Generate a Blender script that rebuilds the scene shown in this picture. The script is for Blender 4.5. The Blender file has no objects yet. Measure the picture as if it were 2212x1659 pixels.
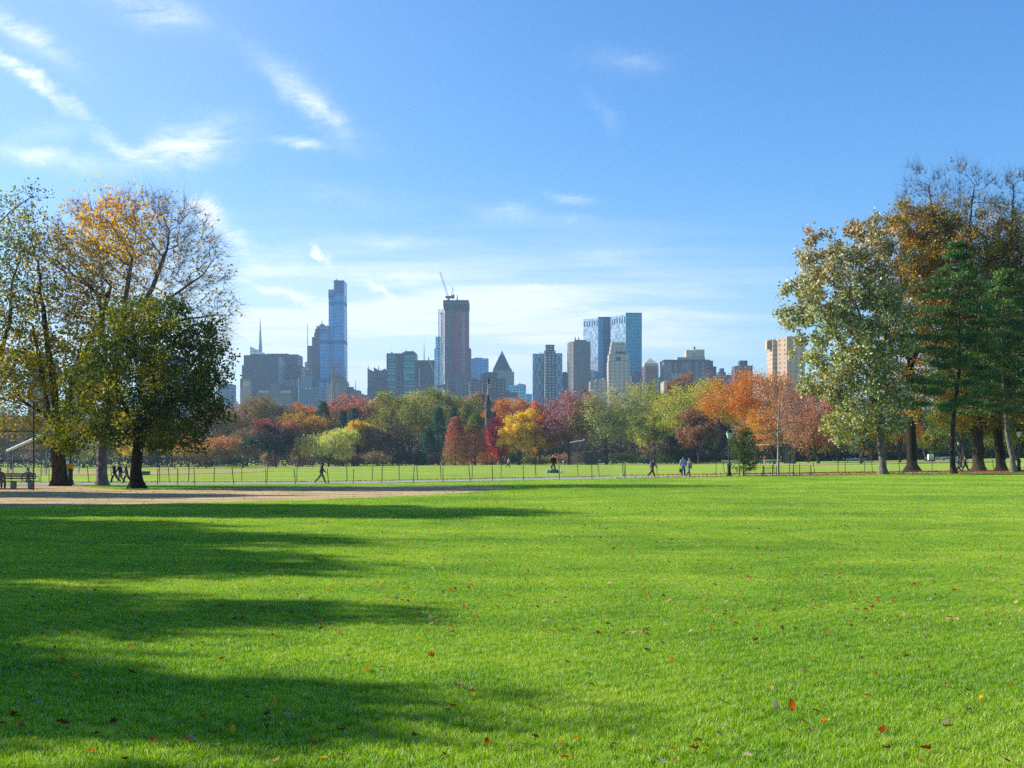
import bpy, math, random
import numpy as np
from mathutils import Vector, Matrix
R = math.radians
SC = bpy.context.scene
COL = SC.collection
# ------------------------------------------------------------------ camera
# sizes below were measured on the photograph (2212 px wide): F focal length, CX centre, HZ eye level, EYE camera height
F, CX, HZ, EYE = 2700.0, 1106.0, 991.0, 1.72
cam_d = bpy.data.cameras.new('camera'); cam = bpy.data.objects.new('camera', cam_d); COL.objects.link(cam)
cam.location = (0, 0, EYE); cam.rotation_euler = (R(90), 0, 0)
cam_d.sensor_width = 36; cam_d.lens = 36 * F / 2212
cam_d.shift_y = (HZ - 829.5) / 2212
cam_d.clip_start = 0.1; cam_d.clip_end = 20000
SC.camera = cam
# ------------------------------------------------------------------ light
SUN_AZ, SUN_EL = 76.0, 27.0         # degrees left of the view direction, above the horizon
to_sun = Vector((-math.sin(R(SUN_AZ)) * math.cos(R(SUN_EL)), math.cos(R(SUN_AZ)) * math.cos(R(SUN_EL)), math.sin(R(SUN_EL))))
sd = bpy.data.lights.new('sun', 'SUN'); sun = bpy.data.objects.new('sun', sd); COL.objects.link(sun)
sd.energy = 5.0; sd.angle = R(0.5); sd.color = (1.0, 0.93, 0.80)
sun.rotation_euler = to_sun.to_track_quat('Z', 'Y').to_euler()
SC.view_settings.view_transform = 'Standard'; SC.view_settings.look = 'None'
SC.view_settings.exposure = 0.74; SC.view_settings.gamma = 1.0
HAZE = 0.00013
cy = SC.cycles
cy.max_bounces = 6; cy.diffuse_bounces = 3; cy.glossy_bounces = 2; cy.transmission_bounces = 3; cy.volume_bounces = 0
cy.transparent_max_bounces = 8; cy.use_denoising = False; cy.denoiser = 'OPENIMAGEDENOISE'; cy.denoising_input_passes = 'RGB_ALBEDO_NORMAL'; cy.sample_clamp_indirect = 4.0
cy.caustics_reflective = False; cy.caustics_refractive = False

def lin(c):
    if isinstance(c, str):
        c = [int(c[i:i+2], 16) / 255 for i in (0, 2, 4)]
    return tuple(((v + 0.055) / 1.055) ** 2.4 if v > 0.04045 else v / 12.92 for v in c) + (1.0,)

class NT:
    """small helper round a node tree"""
    def __init__(s, tree): s.t = tree; s.n = tree.nodes; s.l = tree.links; s.n.clear()
    def new(s, kind, **kw):
        nd = s.n.new(kind)
        for k, v in kw.items(): setattr(nd, k, v)
        return nd
    def put(s, sock, v):
        if hasattr(v, 'is_output') or isinstance(v, bpy.types.NodeSocket): s.l.new(v, sock)
        elif v is not None:
            if isinstance(v, (int, float)) and sock.type in ('RGBA',): v = (v, v, v, 1)
            sock.default_value = v
    def m(s, op, a, b=None, c=None, clamp=False):
        nd = s.new('ShaderNodeMath', operation=op, use_clamp=clamp)
        for i, v in enumerate((a, b, c)):
            if v is not None: s.put(nd.inputs[i], v)
        return nd.outputs[0]
    def mix(s, f, a, b, blend='MIX'):
        nd = s.new('ShaderNodeMix', data_type='RGBA', blend_type=blend)
        s.put(nd.inputs[0], f); s.put(nd.inputs[6], a); s.put(nd.inputs[7], b)
        return nd.outputs[2]
    def noise(s, vec, scale, detail=3, rough=0.55, dist=0.0):
        nd = s.new('ShaderNodeTexNoise'); s.put(nd.inputs['Vector'], vec)
        nd.inputs['Scale'].default_value = scale; nd.inputs['Detail'].default_value = detail
        nd.inputs['Roughness'].default_value = rough; nd.inputs['Distortion'].default_value = dist
        return nd.outputs['Fac']
    def ramp(s, f, stops):
        nd = s.new('ShaderNodeValToRGB'); s.put(nd.inputs[0], f)
        e = nd.color_ramp.elements
        while len(e) < len(stops): e.new(0.5)
        for i, (p, c) in enumerate(stops): e[i].position = p; e[i].color = c if len(c) == 4 else tuple(c) + (1,)
        return nd.outputs[0]
    def mapv(s, vec, scale=(1, 1, 1), loc=(0, 0, 0), rot=(0, 0, 0)):
        nd = s.new('ShaderNodeMapping'); s.put(nd.inputs[0], vec)
        nd.inputs['Location'].default_value = loc; nd.inputs['Rotation'].default_value = rot; nd.inputs['Scale'].default_value = scale
        return nd.outputs[0]

# ------------------------------------------------------------------ sky: Nishita with cirrus laid over it by direction
world = bpy.data.worlds.new('World'); SC.world = world; world.use_nodes = True
t = NT(world.node_tree)
sky = t.new('ShaderNodeTexSky', sky_type='NISHITA', sun_disc=False)
sky.sun_elevation = R(SUN_EL); sky.sun_rotation = R(-SUN_AZ)
sky.altitude = 0; sky.air_density = 1.0; sky.dust_density = 0.35; sky.ozone_density = 3.2
tc = t.new('ShaderNodeTexCoord')
sep = t.new('ShaderNodeSeparateXYZ'); t.l.new(tc.outputs['Generated'], sep.inputs[0])
yy = t.m('MAXIMUM', sep.outputs[1], 0.02)
A = t.m('DIVIDE', sep.outputs[0], yy); B = t.m('DIVIDE', sep.outputs[2], yy)
cmb = t.new('ShaderNodeCombineXYZ'); t.put(cmb.inputs[0], A); t.put(cmb.inputs[1], B)
front = t.m('MULTIPLY', sep.outputs[1], 4.0, clamp=True)
warp = t.new('ShaderNodeTexNoise'); t.l.new(cmb.outputs[0], warp.inputs['Vector'])
warp.inputs['Scale'].default_value = 9.0; warp.inputs['Detail'].default_value = 4
wsep = t.new('ShaderNodeSeparateColor'); t.l.new(warp.outputs['Color'], wsep.inputs[0])
warp2 = t.new('ShaderNodeTexNoise'); t.l.new(cmb.outputs[0], warp2.inputs['Vector'])
warp2.inputs['Scale'].default_value = 42.0; warp2.inputs['Detail'].default_value = 6; warp2.inputs['Roughness'].default_value = 0.65
ws2 = t.new('ShaderNodeSeparateColor'); t.l.new(warp2.outputs['Color'], ws2.inputs[0])
Aw = t.m('ADD', t.m('MULTIPLY_ADD', t.m('SUBTRACT', ws2.outputs[0], 0.5), 0.03, A), t.m('MULTIPLY', t.m('SUBTRACT', wsep.outputs[0], 0.5), 0.05))
Bw = t.m('ADD', t.m('MULTIPLY_ADD', t.m('SUBTRACT', ws2.outputs[1], 0.5), 0.016, B), t.m('MULTIPLY', t.m('SUBTRACT', wsep.outputs[1], 0.5), 0.02))
# each wisp: ends (p, q) measured on the photograph, half width, strength
WISPS = [((-30, 20), (135, 135), 20, .7), ((-40, 100), (180, 245), 10, 1.1), ((215, -5), (430, 40), 28, .6), ((570, 130), (765, 280), 24, .75),
         ((690, 215), (758, 280), 17, .4), ((210, 285), (330, 340), 12, .9), ((290, 345), (490, 280), 30, 1.0), ((360, 330), (470, 330), 26, .5), ((330, 255), (470, 290), 30, .25), ((-20, 325), (225, 352), 18, .8), ((0, 300), (190, 262), 22, .22),
         ((560, 302), (715, 308), 8, .35), ((625, 305), (690, 312), 10, .7), ((445, 440), (505, 500), 20, 1.6), ((420, 445), (470, 436), 12, .5), ((490, 490), (560, 560), 20, .55), ((520, 560), (700, 600), 30, .35), ((720, 520), (920, 524), 10, .5), ((1030, 455), (1170, 462), 14, .33),
         ((1180, 425), (1265, 434), 7, .4), ((1190, 468), (1270, 466), 8, .22), ((1270, 120), (1430, 132), 22, .22), ((1270, 190), (1330, 300), 12, .12), ((1200, 545), (1380, 560), 26, .25),
         ((676, 538), (700, 578), 6, 1.3), ((540, 612), (700, 664), 8, .9), ((770, 610), (890, 680), 6, .9), ((1080, 628), (1270, 626), 6, .6), ((1040, 660), (1310, 664), 9, .55),
         ((620, 410), (860, 430), 20, .16), ((700, 604), (1060, 606), 8, .35), ((1060, 682), (1560, 686), 8, .5), ((1250, 716), (1600, 718), 10, .4)]
tot = None
for (p0, q0), (p1, q1), w, s in WISPS:
    a0, b0, a1, b1 = (p0 - CX) / F, (HZ - q0) / F, (p1 - CX) / F, (HZ - q1) / F
    L = math.hypot(a1 - a0, b1 - b0); ca, sa = (a1 - a0) / L, (b1 - b0) / L; L /= 2; W = w / F * 1.2
    ma, mb = (a0 + a1) / 2, (b0 + b1) / 2
    du = t.m('MULTIPLY_ADD', Aw, ca / L, t.m('MULTIPLY_ADD', Bw, sa / L, -(ma * ca + mb * sa) / L))
    dv = t.m('MULTIPLY_ADD', Aw, -sa / W, t.m('MULTIPLY_ADD', Bw, ca / W, -(-ma * sa + mb * ca) / W))
    r2 = t.m('ADD', t.m('MULTIPLY', du, du), t.m('MULTIPLY', dv, dv))
    g = t.m('MULTIPLY', t.m('EXPONENT', t.m('MULTIPLY', r2, -1.0)), s)
    tot = g if tot is None else t.m('ADD', tot, g)
fib = t.noise(t.mapv(cmb.outputs[0], (20, 66, 1), rot=(0, 0, R(30))), 1.0, 9, 0.66, 0.7)
fib = t.m('MULTIPLY_ADD', fib, 2.5, -0.7, clamp=True)
wisp = t.m('MULTIPLY', tot, fib)
# thin horizontal veils low over the skyline
band = t.noise(t.mapv(cmb.outputs[0], (5.0, 62, 1), rot=(0, 0, R(-3))), 1.0, 5, 0.55, 0.4)
band = t.m('MULTIPLY_ADD', band, 3.0, -1.2, clamp=True)
bm = t.m('MULTIPLY', t.m('EXPONENT', t.m('MULTIPLY', t.m('POWER', t.m('DIVIDE', t.m('SUBTRACT', B, 0.1), 0.06), 2.0), -1.0)),
         t.m('EXPONENT', t.m('MULTIPLY', t.m('POWER', t.m('DIVIDE', t.m('ADD', A, 0.07), 0.28), 2.0), -1.0)))
veil = t.m('MULTIPLY', t.m('MULTIPLY_ADD', band, 1.0, 0.58), bm)
lveil = t.m('MULTIPLY', t.m('EXPONENT', t.m('MULTIPLY', t.m('POWER', t.m('DIVIDE', t.m('ADD', A, .5), .36), 2.0), -1.0)), .22)
cover = t.m('MULTIPLY', t.m('ADD', t.m('ADD', wisp, veil), lveil, clamp=True), front)
hs = t.new('ShaderNodeHueSaturation'); t.l.new(sky.outputs[0], hs.inputs['Color'])
hs.inputs['Saturation'].default_value = 1.2; hs.inputs['Value'].default_value = 1.0; hs.inputs['Hue'].default_value = 0.5
tint = t.mix(1.0, hs.outputs[0], (.80, 1.08, 1.30, 1), 'MULTIPLY')
skyc = t.mix(cover, tint, (6.6, 7.2, 7.9, 1))
high = t.m('SUBTRACT', 1.0, t.m('MULTIPLY', t.m('DIVIDE', t.m('SUBTRACT', sep.outputs[2], 0.38), 0.5, clamp=True), 0.5))   # the clear sky overhead is darker
skyc = t.mix(1.0, skyc, high, 'MULTIPLY')
bg = t.new('ShaderNodeBackground'); t.put(bg.inputs[0], skyc); bg.inputs[1].default_value = 0.10
wo = t.new('ShaderNodeOutputWorld'); t.l.new(bg.outputs[0], wo.inputs[0])

# ------------------------------------------------------------------ object helpers
def tag(o, label=None, cat=None, group=None, kind=None):
    if label: o['label'] = label
    if cat: o['category'] = cat
    if group: o['group'] = group
    if kind: o['kind'] = kind
    return o
def thing(name, label, cat, loc=(0, 0, 0), rz=0.0, group=None):
    o = bpy.data.objects.new(name, None); COL.objects.link(o); o.empty_display_size = 0.3
    o.location = loc; o.rotation_euler = (0, 0, rz)
    return tag(o, label, cat, group)
def mesh_np(name, V, faces=None, quads=None, tris=None, attrs=None, uv=None, smooth=False):
    me = bpy.data.meshes.new(name)
    V = np.asarray(V, dtype=np.float32).reshape(-1, 3)
    if faces is not None:
        me.from_pydata([tuple(v) for v in V.tolist()], [], faces)
    else:
        q = np.zeros((0, 4), int) if quads is None else np.asarray(quads).reshape(-1, 4)
        tr = np.zeros((0, 3), int) if tris is None else np.asarray(tris).reshape(-1, 3)
        nl = q.size + tr.size; npoly = len(q) + len(tr)
        me.vertices.add(len(V)); me.vertices.foreach_set('co', V.ravel())
        me.loops.add(nl); me.loops.foreach_set('vertex_index', np.concatenate([q.ravel(), tr.ravel()]).astype(np.int32))
        st = np.concatenate([np.arange(len(q)) * 4, q.size + np.arange(len(tr)) * 3]).astype(np.int32)
        me.polygons.add(npoly); me.polygons.foreach_set('loop_start', st)
        me.update(calc_edges=True)
    if attrs:
        for k, v in attrs.items():
            a = me.attributes.new(k, 'FLOAT', 'POINT'); a.data.foreach_set('value', np.asarray(v, dtype=np.float32).ravel())
    if smooth: me.polygons.foreach_set('use_smooth', np.ones(len(me.polygons), dtype=bool))
    me.update()
    return me
def link(name, me, mat, parent=None, loc=None):
    o = bpy.data.objects.new(name, me); COL.objects.link(o)
    if mat is not None and not me.materials: me.materials.append(mat)
    if parent is not None: o.parent = parent
    if loc is not None: o.location = loc
    return o
class MB:
    """collects boxes, tubes, prisms into ONE mesh; coordinates are local to the thing"""
    def __init__(s): s.v = []; s.f = []; s.uv = []
    def add(s, vs, fs, uvs=None):
        b = len(s.v); s.v += [tuple(v) for v in vs]
        for i, f in enumerate(fs):
            s.f.append([b + k for k in f]); s.uv.append(uvs[i] if uvs else [(0, 0)] * len(f))
    def box(s, x0, x1, y0, y1, z0, z1):
        vs = [(x, y, z) for z in (z0, z1) for y in (y0, y1) for x in (x0, x1)]
        s.prism([(x0, y0), (x1, y0), (x1, y1), (x0, y1)], z0, z1)
    def prism(s, fp, z0, z1, top=None):
        """footprint counter-clockwise seen from above; uv = metres along the wall, metres up"""
        n = len(fp); tp = top or fp
        z1s = z1 if hasattr(z1, '__len__') else [z1] * n
        vs = [(x, y, z0) for x, y in fp] + [(x, y, z1s[i]) for i, (x, y) in enumerate(tp)]
        fs, us = [], []; per = 0.0
        for i in range(n):
            j = (i + 1) % n; L = math.hypot(fp[j][0] - fp[i][0], fp[j][1] - fp[i][1])
            fs.append([i, j, n + j, n + i]); us.append([(per, z0), (per + L, z0), (per + L, z1s[j]), (per, z1s[i])]); per += L
        fs.append([n + i for i in range(n)]); us.append([(-1000, -1000)] * n)
        fs.append(list(range(n))[::-1]); us.append([(-1000, -1000)] * n)
        s.add(vs, fs, us)
    def cone(s, fp, z0, apex):
        n = len(fp); vs = [(x, y, z0) for x, y in fp] + [apex]
        s.add(vs, [[i, (i + 1) % n, n] for i in range(n)] + [list(range(n))[::-1]])
    def tube(s, a, b, r0, r1=None, n=6, cap=True):
        r1 = r0 if r1 is None else r1
        a = Vector(a); b = Vector(b); d = (b - a)
        if d.length < 1e-6: return
        d.normalize(); u = d.orthogonal().normalized(); w = d.cross(u)
        vs = []
        for c, r in ((a, r0), (b, r1)):
            for k in range(n):
                an = 2 * math.pi * k / n; vs.append(c + u * (math.cos(an) * r) + w * (math.sin(an) * r))
        fs = [[i, (i + 1) % n, n + (i + 1) % n, n + i] for i in range(n)]
        if cap: fs += [list(range(n))[::-1], list(range(n, 2 * n))]
        s.add(vs, fs)
    def lathe(s, prof, c=(0, 0), n=16):
        vs = []
        for r, z in prof:
            for k in range(n):
                an = 2 * math.pi * k / n; vs.append((c[0] + r * math.cos(an), c[1] + r * math.sin(an), z))
        fs = []
        for i in range(len(prof) - 1):
            for k in range(n):
                k2 = (k + 1) % n; fs.append([i * n + k, i * n + k2, (i + 1) * n + k2, (i + 1) * n + k])
        fs += [list(range(n))[::-1], [(len(prof) - 1) * n + k for k in range(n)]]
        s.add(vs, fs)
    def build(s, name, mat, parent=None, smooth=False, loc=None):
        me = bpy.data.meshes.new(name); me.from_pydata(s.v, [], s.f)
        uvl = me.uv_layers.new(name='UVMap')
        flat = [c for poly in s.uv for uvc in poly for c in uvc]
        uvl.data.foreach_set('uv', flat)
        if smooth: me.polygons.foreach_set('use_smooth', [True] * len(me.polygons))
        me.update()
        return link(name, me, mat, parent, loc)

# ------------------------------------------------------------------ materials
def mat_new(name): 
    m = bpy.data.materials.new(name); m.use_nodes = True
    return m, NT(m.node_tree)
def out(t, sh):
    o = t.new('ShaderNodeOutputMaterial'); t.l.new(sh, o.inputs[0]); return o
_plain = {}
def plain(name, col, rough=0.6, metal=0.0, var=0.15, scale=3.0, spec=0.5, bump=0.0):
    if name in _plain: return _plain[name]
    m, t = mat_new(name); p = t.new('ShaderNodeBsdfPrincipled')
    g = t.new('ShaderNodeTexCoord'); n = t.noise(g.outputs['Object'], scale, 4)
    c = lin(col); k = t.ramp(n, [(0.3, tuple(v * (1 - var) for v in c[:3])), (0.7, tuple(min(1, v * (1 + var)) for v in c[:3]))])
    t.put(p.inputs['Base Color'], k); p.inputs['Roughness'].default_value = rough; p.inputs['Metallic'].default_value = metal
    p.inputs['Specular IOR Level'].default_value = spec
    if bump:
        b = t.new('ShaderNodeBump'); b.inputs['Strength'].default_value = bump; t.put(b.inputs['Height'], n); t.l.new(b.outputs[0], p.inputs['Normal'])
    out(t, p.outputs[0]); _plain[name] = m
    return m
FB = 1.0
def foliage(cols, top=None, top_at=(0.55, 0.95), trans=0.35, gloss=0.06, grough=0.4, under=None):
    """leaf material: per-leaf and per-clump variation of the given colours; optional own colour high in the crown"""
    m, t = mat_new('leaves')
    a = t.new('ShaderNodeAttribute', attribute_name='var'); g = t.new('ShaderNodeTexCoord')
    n = t.noise(g.outputs['Object'], 0.35, 3)
    f = t.m('ADD', t.m('MULTIPLY', a.outputs['Fac'], 0.62), t.m('MULTIPLY_ADD', n, 1.3, -0.46), clamp=True)
    k = len(cols); c = t.ramp(f, [((i + 0.3) / k, tuple(min(1, v * FB) for v in lin(x)[:3])) for i, x in enumerate(cols)])
    if top:
        s = t.new('ShaderNodeSeparateXYZ'); t.l.new(g.outputs['Generated'], s.inputs[0])
        h = t.m('ADD', s.outputs[2], t.m('MULTIPLY_ADD', a.outputs['Fac'], 0.3, -0.15))
        h = t.m('DIVIDE', t.m('SUBTRACT', h, top_at[0]), top_at[1] - top_at[0], clamp=True)
        tcol = t.ramp(a.outputs['Fac'], [((i + 0.3) / len(top), tuple(min(1, v * FB) for v in lin(x)[:3])) for i, x in enumerate(top)])
        c = t.mix(h, c, tcol)
    if under:
        gg = t.new('ShaderNodeNewGeometry'); bf = t.m('MULTIPLY', gg.outputs['Backfacing'], t.m('GREATER_THAN', t.m('FRACT', t.m('MULTIPLY', a.outputs['Fac'], 37.0)), 0.25)); c = t.mix(t.m('MULTIPLY', bf, 0.85), c, lin(under))
    d = t.new('ShaderNodeBsdfDiffuse'); t.put(d.inputs[0], c)
    tr = t.new('ShaderNodeBsdfTranslucent')
    ct = t.new('ShaderNodeHueSaturation'); ct.inputs['Saturation'].default_value = 1.15; ct.inputs['Value'].default_value = 1.25
    t.put(ct.inputs['Color'], c); t.l.new(ct.outputs[0], tr.inputs[0])
    x = t.new('ShaderNodeMixShader'); x.inputs[0].default_value = trans; t.l.new(d.outputs[0], x.inputs[1]); t.l.new(tr.outputs[0], x.inputs[2])
    gl = t.new('ShaderNodeBsdfGlossy'); gl.inputs['Roughness'].default_value = grough + .15; gl.inputs[0].default_value = (.5, .52, .5, 1)
    y = t.new('ShaderNodeMixShader'); y.inputs[0].default_value = gloss; t.l.new(x.outputs[0], y.inputs[1]); t.l.new(gl.outputs[0], y.inputs[2])
    out(t, y.outputs[0])
    return m
def bark(name, dark, light, scale=2.0):
    if name in _plain: return _plain[name]
    m, t = mat_new(name); p = t.new('ShaderNodeBsdfPrincipled'); g = t.new('ShaderNodeTexCoord')
    n = t.noise(t.mapv(g.outputs['Object'], (6, 6, 1.2)), scale, 6, 0.65)
    t.put(p.inputs['Base Color'], t.ramp(n, [(0.35, lin(dark)), (0.65, lin(light))])); p.inputs['Roughness'].default_value = 0.95
    p.inputs['Specular IOR Level'].default_value = 0.15
    b = t.new('ShaderNodeBump'); b.inputs['Strength'].default_value = 0.6; b.inputs['Distance'].default_value = 0.05
    t.put(b.inputs['Height'], n); t.l.new(b.outputs[0], p.inputs['Normal']); out(t, p.outputs[0]); _plain[name] = m
    return m
BARK = bark('bark_brown', '2a221c', '5a4c40'); BARKG = bark('bark_grey', '4a443e', '8a8278'); BARKD = bark('bark_dark', '1d1814', '40362e')
BARKW = bark('bark_pale', '8a8278', 'cfc6b8')
def grass_col(t, pos, fine):
    """lawn colour: broad drifts of yellow and deep green plus faint mowing bands"""
    broad = t.noise(pos, 0.16, 3); mid = t.noise(pos, 0.9, 4); mow = t.noise(t.mapv(pos, (0.02, 0.22, 1)), 1.0, 2)
    f = t.m('ADD', t.m('MULTIPLY', broad, 0.4), t.m('ADD', t.m('MULTIPLY', mid, 0.35), t.m('MULTIPLY', mow, 0.25)))
    f = t.m('ADD', t.m('MULTIPLY_ADD', f, 2.0, -0.5), t.m('MULTIPLY_ADD', fine, 0.75, -0.37), clamp=True)
    return t.ramp(f, [(0.04, lin('2e6404')), (0.4, lin('74a808')), (0.74, lin('a8c41c')), (1.0, lin('d2d464'))])
def lawn_mat(far=False):
    m, t = mat_new('lawn_ground')
    g = t.new('ShaderNodeNewGeometry'); pos = g.outputs['Position']
    # blades seen edge on at a distance: noise drawn out sideways a little, in world metres
    sp = t.noise(t.mapv(pos, (9, 3.5, 1)), 1.0, 5, 0.7)
    sp2 = t.noise(t.mapv(pos, (1.2, 0.8, 1)), 1.0, 5, 0.7)
    c = grass_col(t, pos, t.m('ADD', t.m('MULTIPLY', sp, 0.6), t.m('MULTIPLY', sp2, 0.4)))
    d = t.new('ShaderNodeBsdfDiffuse'); t.put(d.inputs[0], c)
    sep = t.new('ShaderNodeSeparateXYZ'); t.l.new(pos, sep.inputs[0])
    # bare soil tone close by, under the modelled blades
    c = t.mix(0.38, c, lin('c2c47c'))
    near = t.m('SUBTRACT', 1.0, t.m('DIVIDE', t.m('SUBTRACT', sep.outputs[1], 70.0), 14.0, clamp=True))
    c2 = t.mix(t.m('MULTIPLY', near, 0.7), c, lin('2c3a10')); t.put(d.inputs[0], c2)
    b = t.new('ShaderNodeBump'); b.inputs['Strength'].default_value = 0.5; b.inputs['Distance'].default_value = 0.04
    t.put(b.inputs['Height'], sp); t.l.new(b.outputs[0], d.inputs['Normal'])
    out(t, d.outputs[0]); return m
def blade_mat():
    m, t = mat_new('grass_blades')
    g = t.new('ShaderNodeNewGeometry'); pos = g.outputs['Position']
    a = t.new('ShaderNodeAttribute', attribute_name='var')
    c = grass_col(t, pos, a.outputs['Fac'])
    dry = t.m('GREATER_THAN', t.m('FRACT', t.m('MULTIPLY', a.outputs['Fac'], 13.0)), 0.885)  # dry and pale blades, with glossy reflections put into their colour
    c = t.mix(t.m('MULTIPLY', dry, 0.7), c, lin('d2d8a8'))
    d = t.new('ShaderNodeBsdfDiffuse'); t.put(d.inputs[0], c)
    tr = t.new('ShaderNodeBsdfTranslucent'); hs = t.new('ShaderNodeHueSaturation'); hs.inputs['Value'].default_value = 1.5; hs.inputs['Saturation'].default_value = 1.1
    t.put(hs.inputs['Color'], c); t.l.new(hs.outputs[0], tr.inputs[0])
    x = t.new('ShaderNodeMixShader'); x.inputs[0].default_value = 0.38; t.l.new(d.outputs[0], x.inputs[1]); t.l.new(tr.outputs[0], x.inputs[2])
    gl = t.new('ShaderNodeBsdfGlossy'); gl.inputs['Roughness'].default_value = 0.45
    y = t.new('ShaderNodeMixShader'); y.inputs[0].default_value = 0.03; t.l.new(x.outputs[0], y.inputs[1]); t.l.new(gl.outputs[0], y.inputs[2])
    out(t, y.outputs[0]); return m
def dirt_mat(name, dark, light, bumps=0.3):
    m, t = mat_new(name); g = t.new('ShaderNodeNewGeometry'); pos = g.outputs['Position']
    n = t.m('ADD', t.m('MULTIPLY', t.noise(t.mapv(pos, (1, 2.2, 1)), 0.35, 5, 0.65), 0.65), t.m('MULTIPLY', t.noise(pos, 6.0, 5, 0.7), 0.4)); n = t.m('MULTIPLY_ADD', n, 1.5, -0.26)
    d = t.new('ShaderNodeBsdfDiffuse'); t.put(d.inputs[0], t.ramp(n, [(0.35, lin(dark)), (0.65, lin(light))]))
    b = t.new('ShaderNodeBump'); b.inputs['Strength'].default_value = bumps; b.inputs['Distance'].default_value = 0.03
    t.put(b.inputs['Height'], n); t.l.new(b.outputs[0], d.inputs['Normal']); out(t, d.outputs[0]); return m

# ------------------------------------------------------------------ ground heights
U = np.array([-.60, -.41, -.27, -.15, 0, .139, .26, .405, .6])
YP = np.array([84, 85, 87, 89.5, 97, 105.5, 111, 118, 126.])
ROWS = [(None, np.zeros(9)), ('y', np.zeros(9)),
        ('p', np.array([-.03, -.03, -.05, -.07, .06, .18, .3, .41, .45])),
        ('q', np.array([.1, .12, .15, .2, .36, .48, .52, .62, .7])),
        (205, np.array([-.4, -.3, -.1, .1, .25, .45, .85, 1.35, 1.5])),
        (430, np.array([-2.3, -2.0, -1.6, -.9, -.35, .0, .9, 1.9, 2.2])),
        (700, np.array([-2.3, -2.0, -1.6, -.9, -.35, .0, .9, 1.9, 2.2])),
        (1500, np.zeros(9)), (9000, np.zeros(9))]
def G(x, y):
    x = np.asarray(x, float); y = np.asarray(y, float)
    u = np.clip(x / np.maximum(y, 20.0), -.6, .6)
    yp = np.interp(u, U, YP)
    ys, zs = [], []
    for k, z in ROWS:
        ys.append({'None': yp * 0 - 500, 'y': yp * 0 + 45, 'p': yp - 4, 'q': yp + 20}.get(str(k), yp * 0 + (k if isinstance(k, (int, float)) else 0)))
        zs.append(np.interp(u, U, z))
    r = zs[0].copy() if hasattr(zs[0], 'copy') else zs[0]
    for i in range(len(ys) - 1):
        tt = np.clip((y - ys[i]) / (ys[i + 1] - ys[i]), 0, 1); tt = tt * tt * (3 - 2 * tt)
        r = np.where(y >= ys[i], zs[i] + (zs[i + 1] - zs[i]) * tt, r)
    return r
def ypath(x, it=6):
    y = 95.0
    for _ in range(it * 4): y = 0.5 * y + 0.5 * float(np.interp(x / y, U, YP))
    return y
def X(p, Y): return (p - CX) / F * Y
def Z(q, Y): return EYE + (HZ - q) / F * Y
def at(p, Y): x = X(p, Y); return (x, Y, float(G(x, Y)))
def gy(p, q):
    """distance of the ground seen at (p, q)"""
    ys = np.arange(5, 600, 0.25); x = (p - CX) / F * ys
    qq = HZ + (EYE - G(x, ys)) * F / ys
    i = np.argmax(qq <= q)
    return float(ys[i]) if qq[i] <= q else 600.0
# ------------------------------------------------------------------ ground
def nonuni(lo, hi, segs):
    out_ = []
    for a, b, n in segs: out_ += list(np.linspace(a, b, n, endpoint=False))
    return np.array(out_ + [hi])
gx = nonuni(-3400, 3400, [(-3400, -600, 8), (-600, -120, 24), (-120, 120, 121), (120, 600, 24), (600, 3400, 8)])
gyy = nonuni(0, 4300, [(-250, 0, 6), (0, 40, 20), (40, 140, 100), (140, 480, 68), (480, 1600, 16), (1600, 4300, 6)])
XX, YY = np.meshgrid(gx, gyy); ZZ = G(XX, YY)
nx = len(gx); idx = np.arange(len(gyy) * nx).reshape(len(gyy), nx)
q_ = np.stack([idx[:-1, :-1], idx[:-1, 1:], idx[1:, 1:], idx[1:, :-1]], -1).reshape(-1, 4)
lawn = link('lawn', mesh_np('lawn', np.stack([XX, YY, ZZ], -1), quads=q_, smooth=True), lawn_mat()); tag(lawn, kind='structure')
def sheet(name, pts, mat, dz=0.02, step=1.0, kind='structure'):
    """pts: outline in world (x, y); filled on a grid that follows the ground, edge ragged by noise"""
    pts = np.array(pts); out_ = []
    y0, y1 = pts[:, 1].min(), pts[:, 1].max(); ys = np.arange(y0, y1 + 1e-6, min(step, (y1 - y0) / 6))
    V, Q = [], []; prev = None; N = 60
    for y in ys[1:-1]:
        xs = []
        for i in range(len(pts)):
            a, b = pts[i], pts[(i + 1) % len(pts)]
            if (a[1] <= y) != (b[1] <= y): xs.append(a[0] + (b[0] - a[0]) * (y - a[1]) / (b[1] - a[1]))
        xs.sort()
        if len(xs) < 2: continue
        xr = np.linspace(xs[0], xs[-1], N); xr[0] += random.uniform(-.4, .4); xr[-1] += random.uniform(-.4, .4)
        b0 = len(V); V += [(a, y, float(z) + dz) for a, z in zip(xr, G(xr, xr * 0 + y))]
        if prev is not None:
            for i in range(N - 1): Q.append((prev + i, prev + i + 1, b0 + i + 1, b0 + i))
        prev = b0
    o = link(name, mesh_np(name, V, quads=Q, smooth=True), mat); tag(o, kind=kind); return o
def strip(name, xs, ylo, yhi, mat, dz=0.02, n=5, kind='structure'):
    V, Q = [], []
    for i, x in enumerate(xs):
        for k in range(n + 1):
            y = ylo[i] + (yhi[i] - ylo[i]) * k / n; V.append((x, y, float(G(x, y)) + dz))
    for i in range(len(xs) - 1):
        for k in range(n):
            a = i * (n + 1) + k; Q.append((a, a + n + 1, a + n + 2, a + 1))
    o = link(name, mesh_np(name, V, quads=Q, smooth=True), mat); tag(o, kind=kind); return o
random.seed(5)
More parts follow.
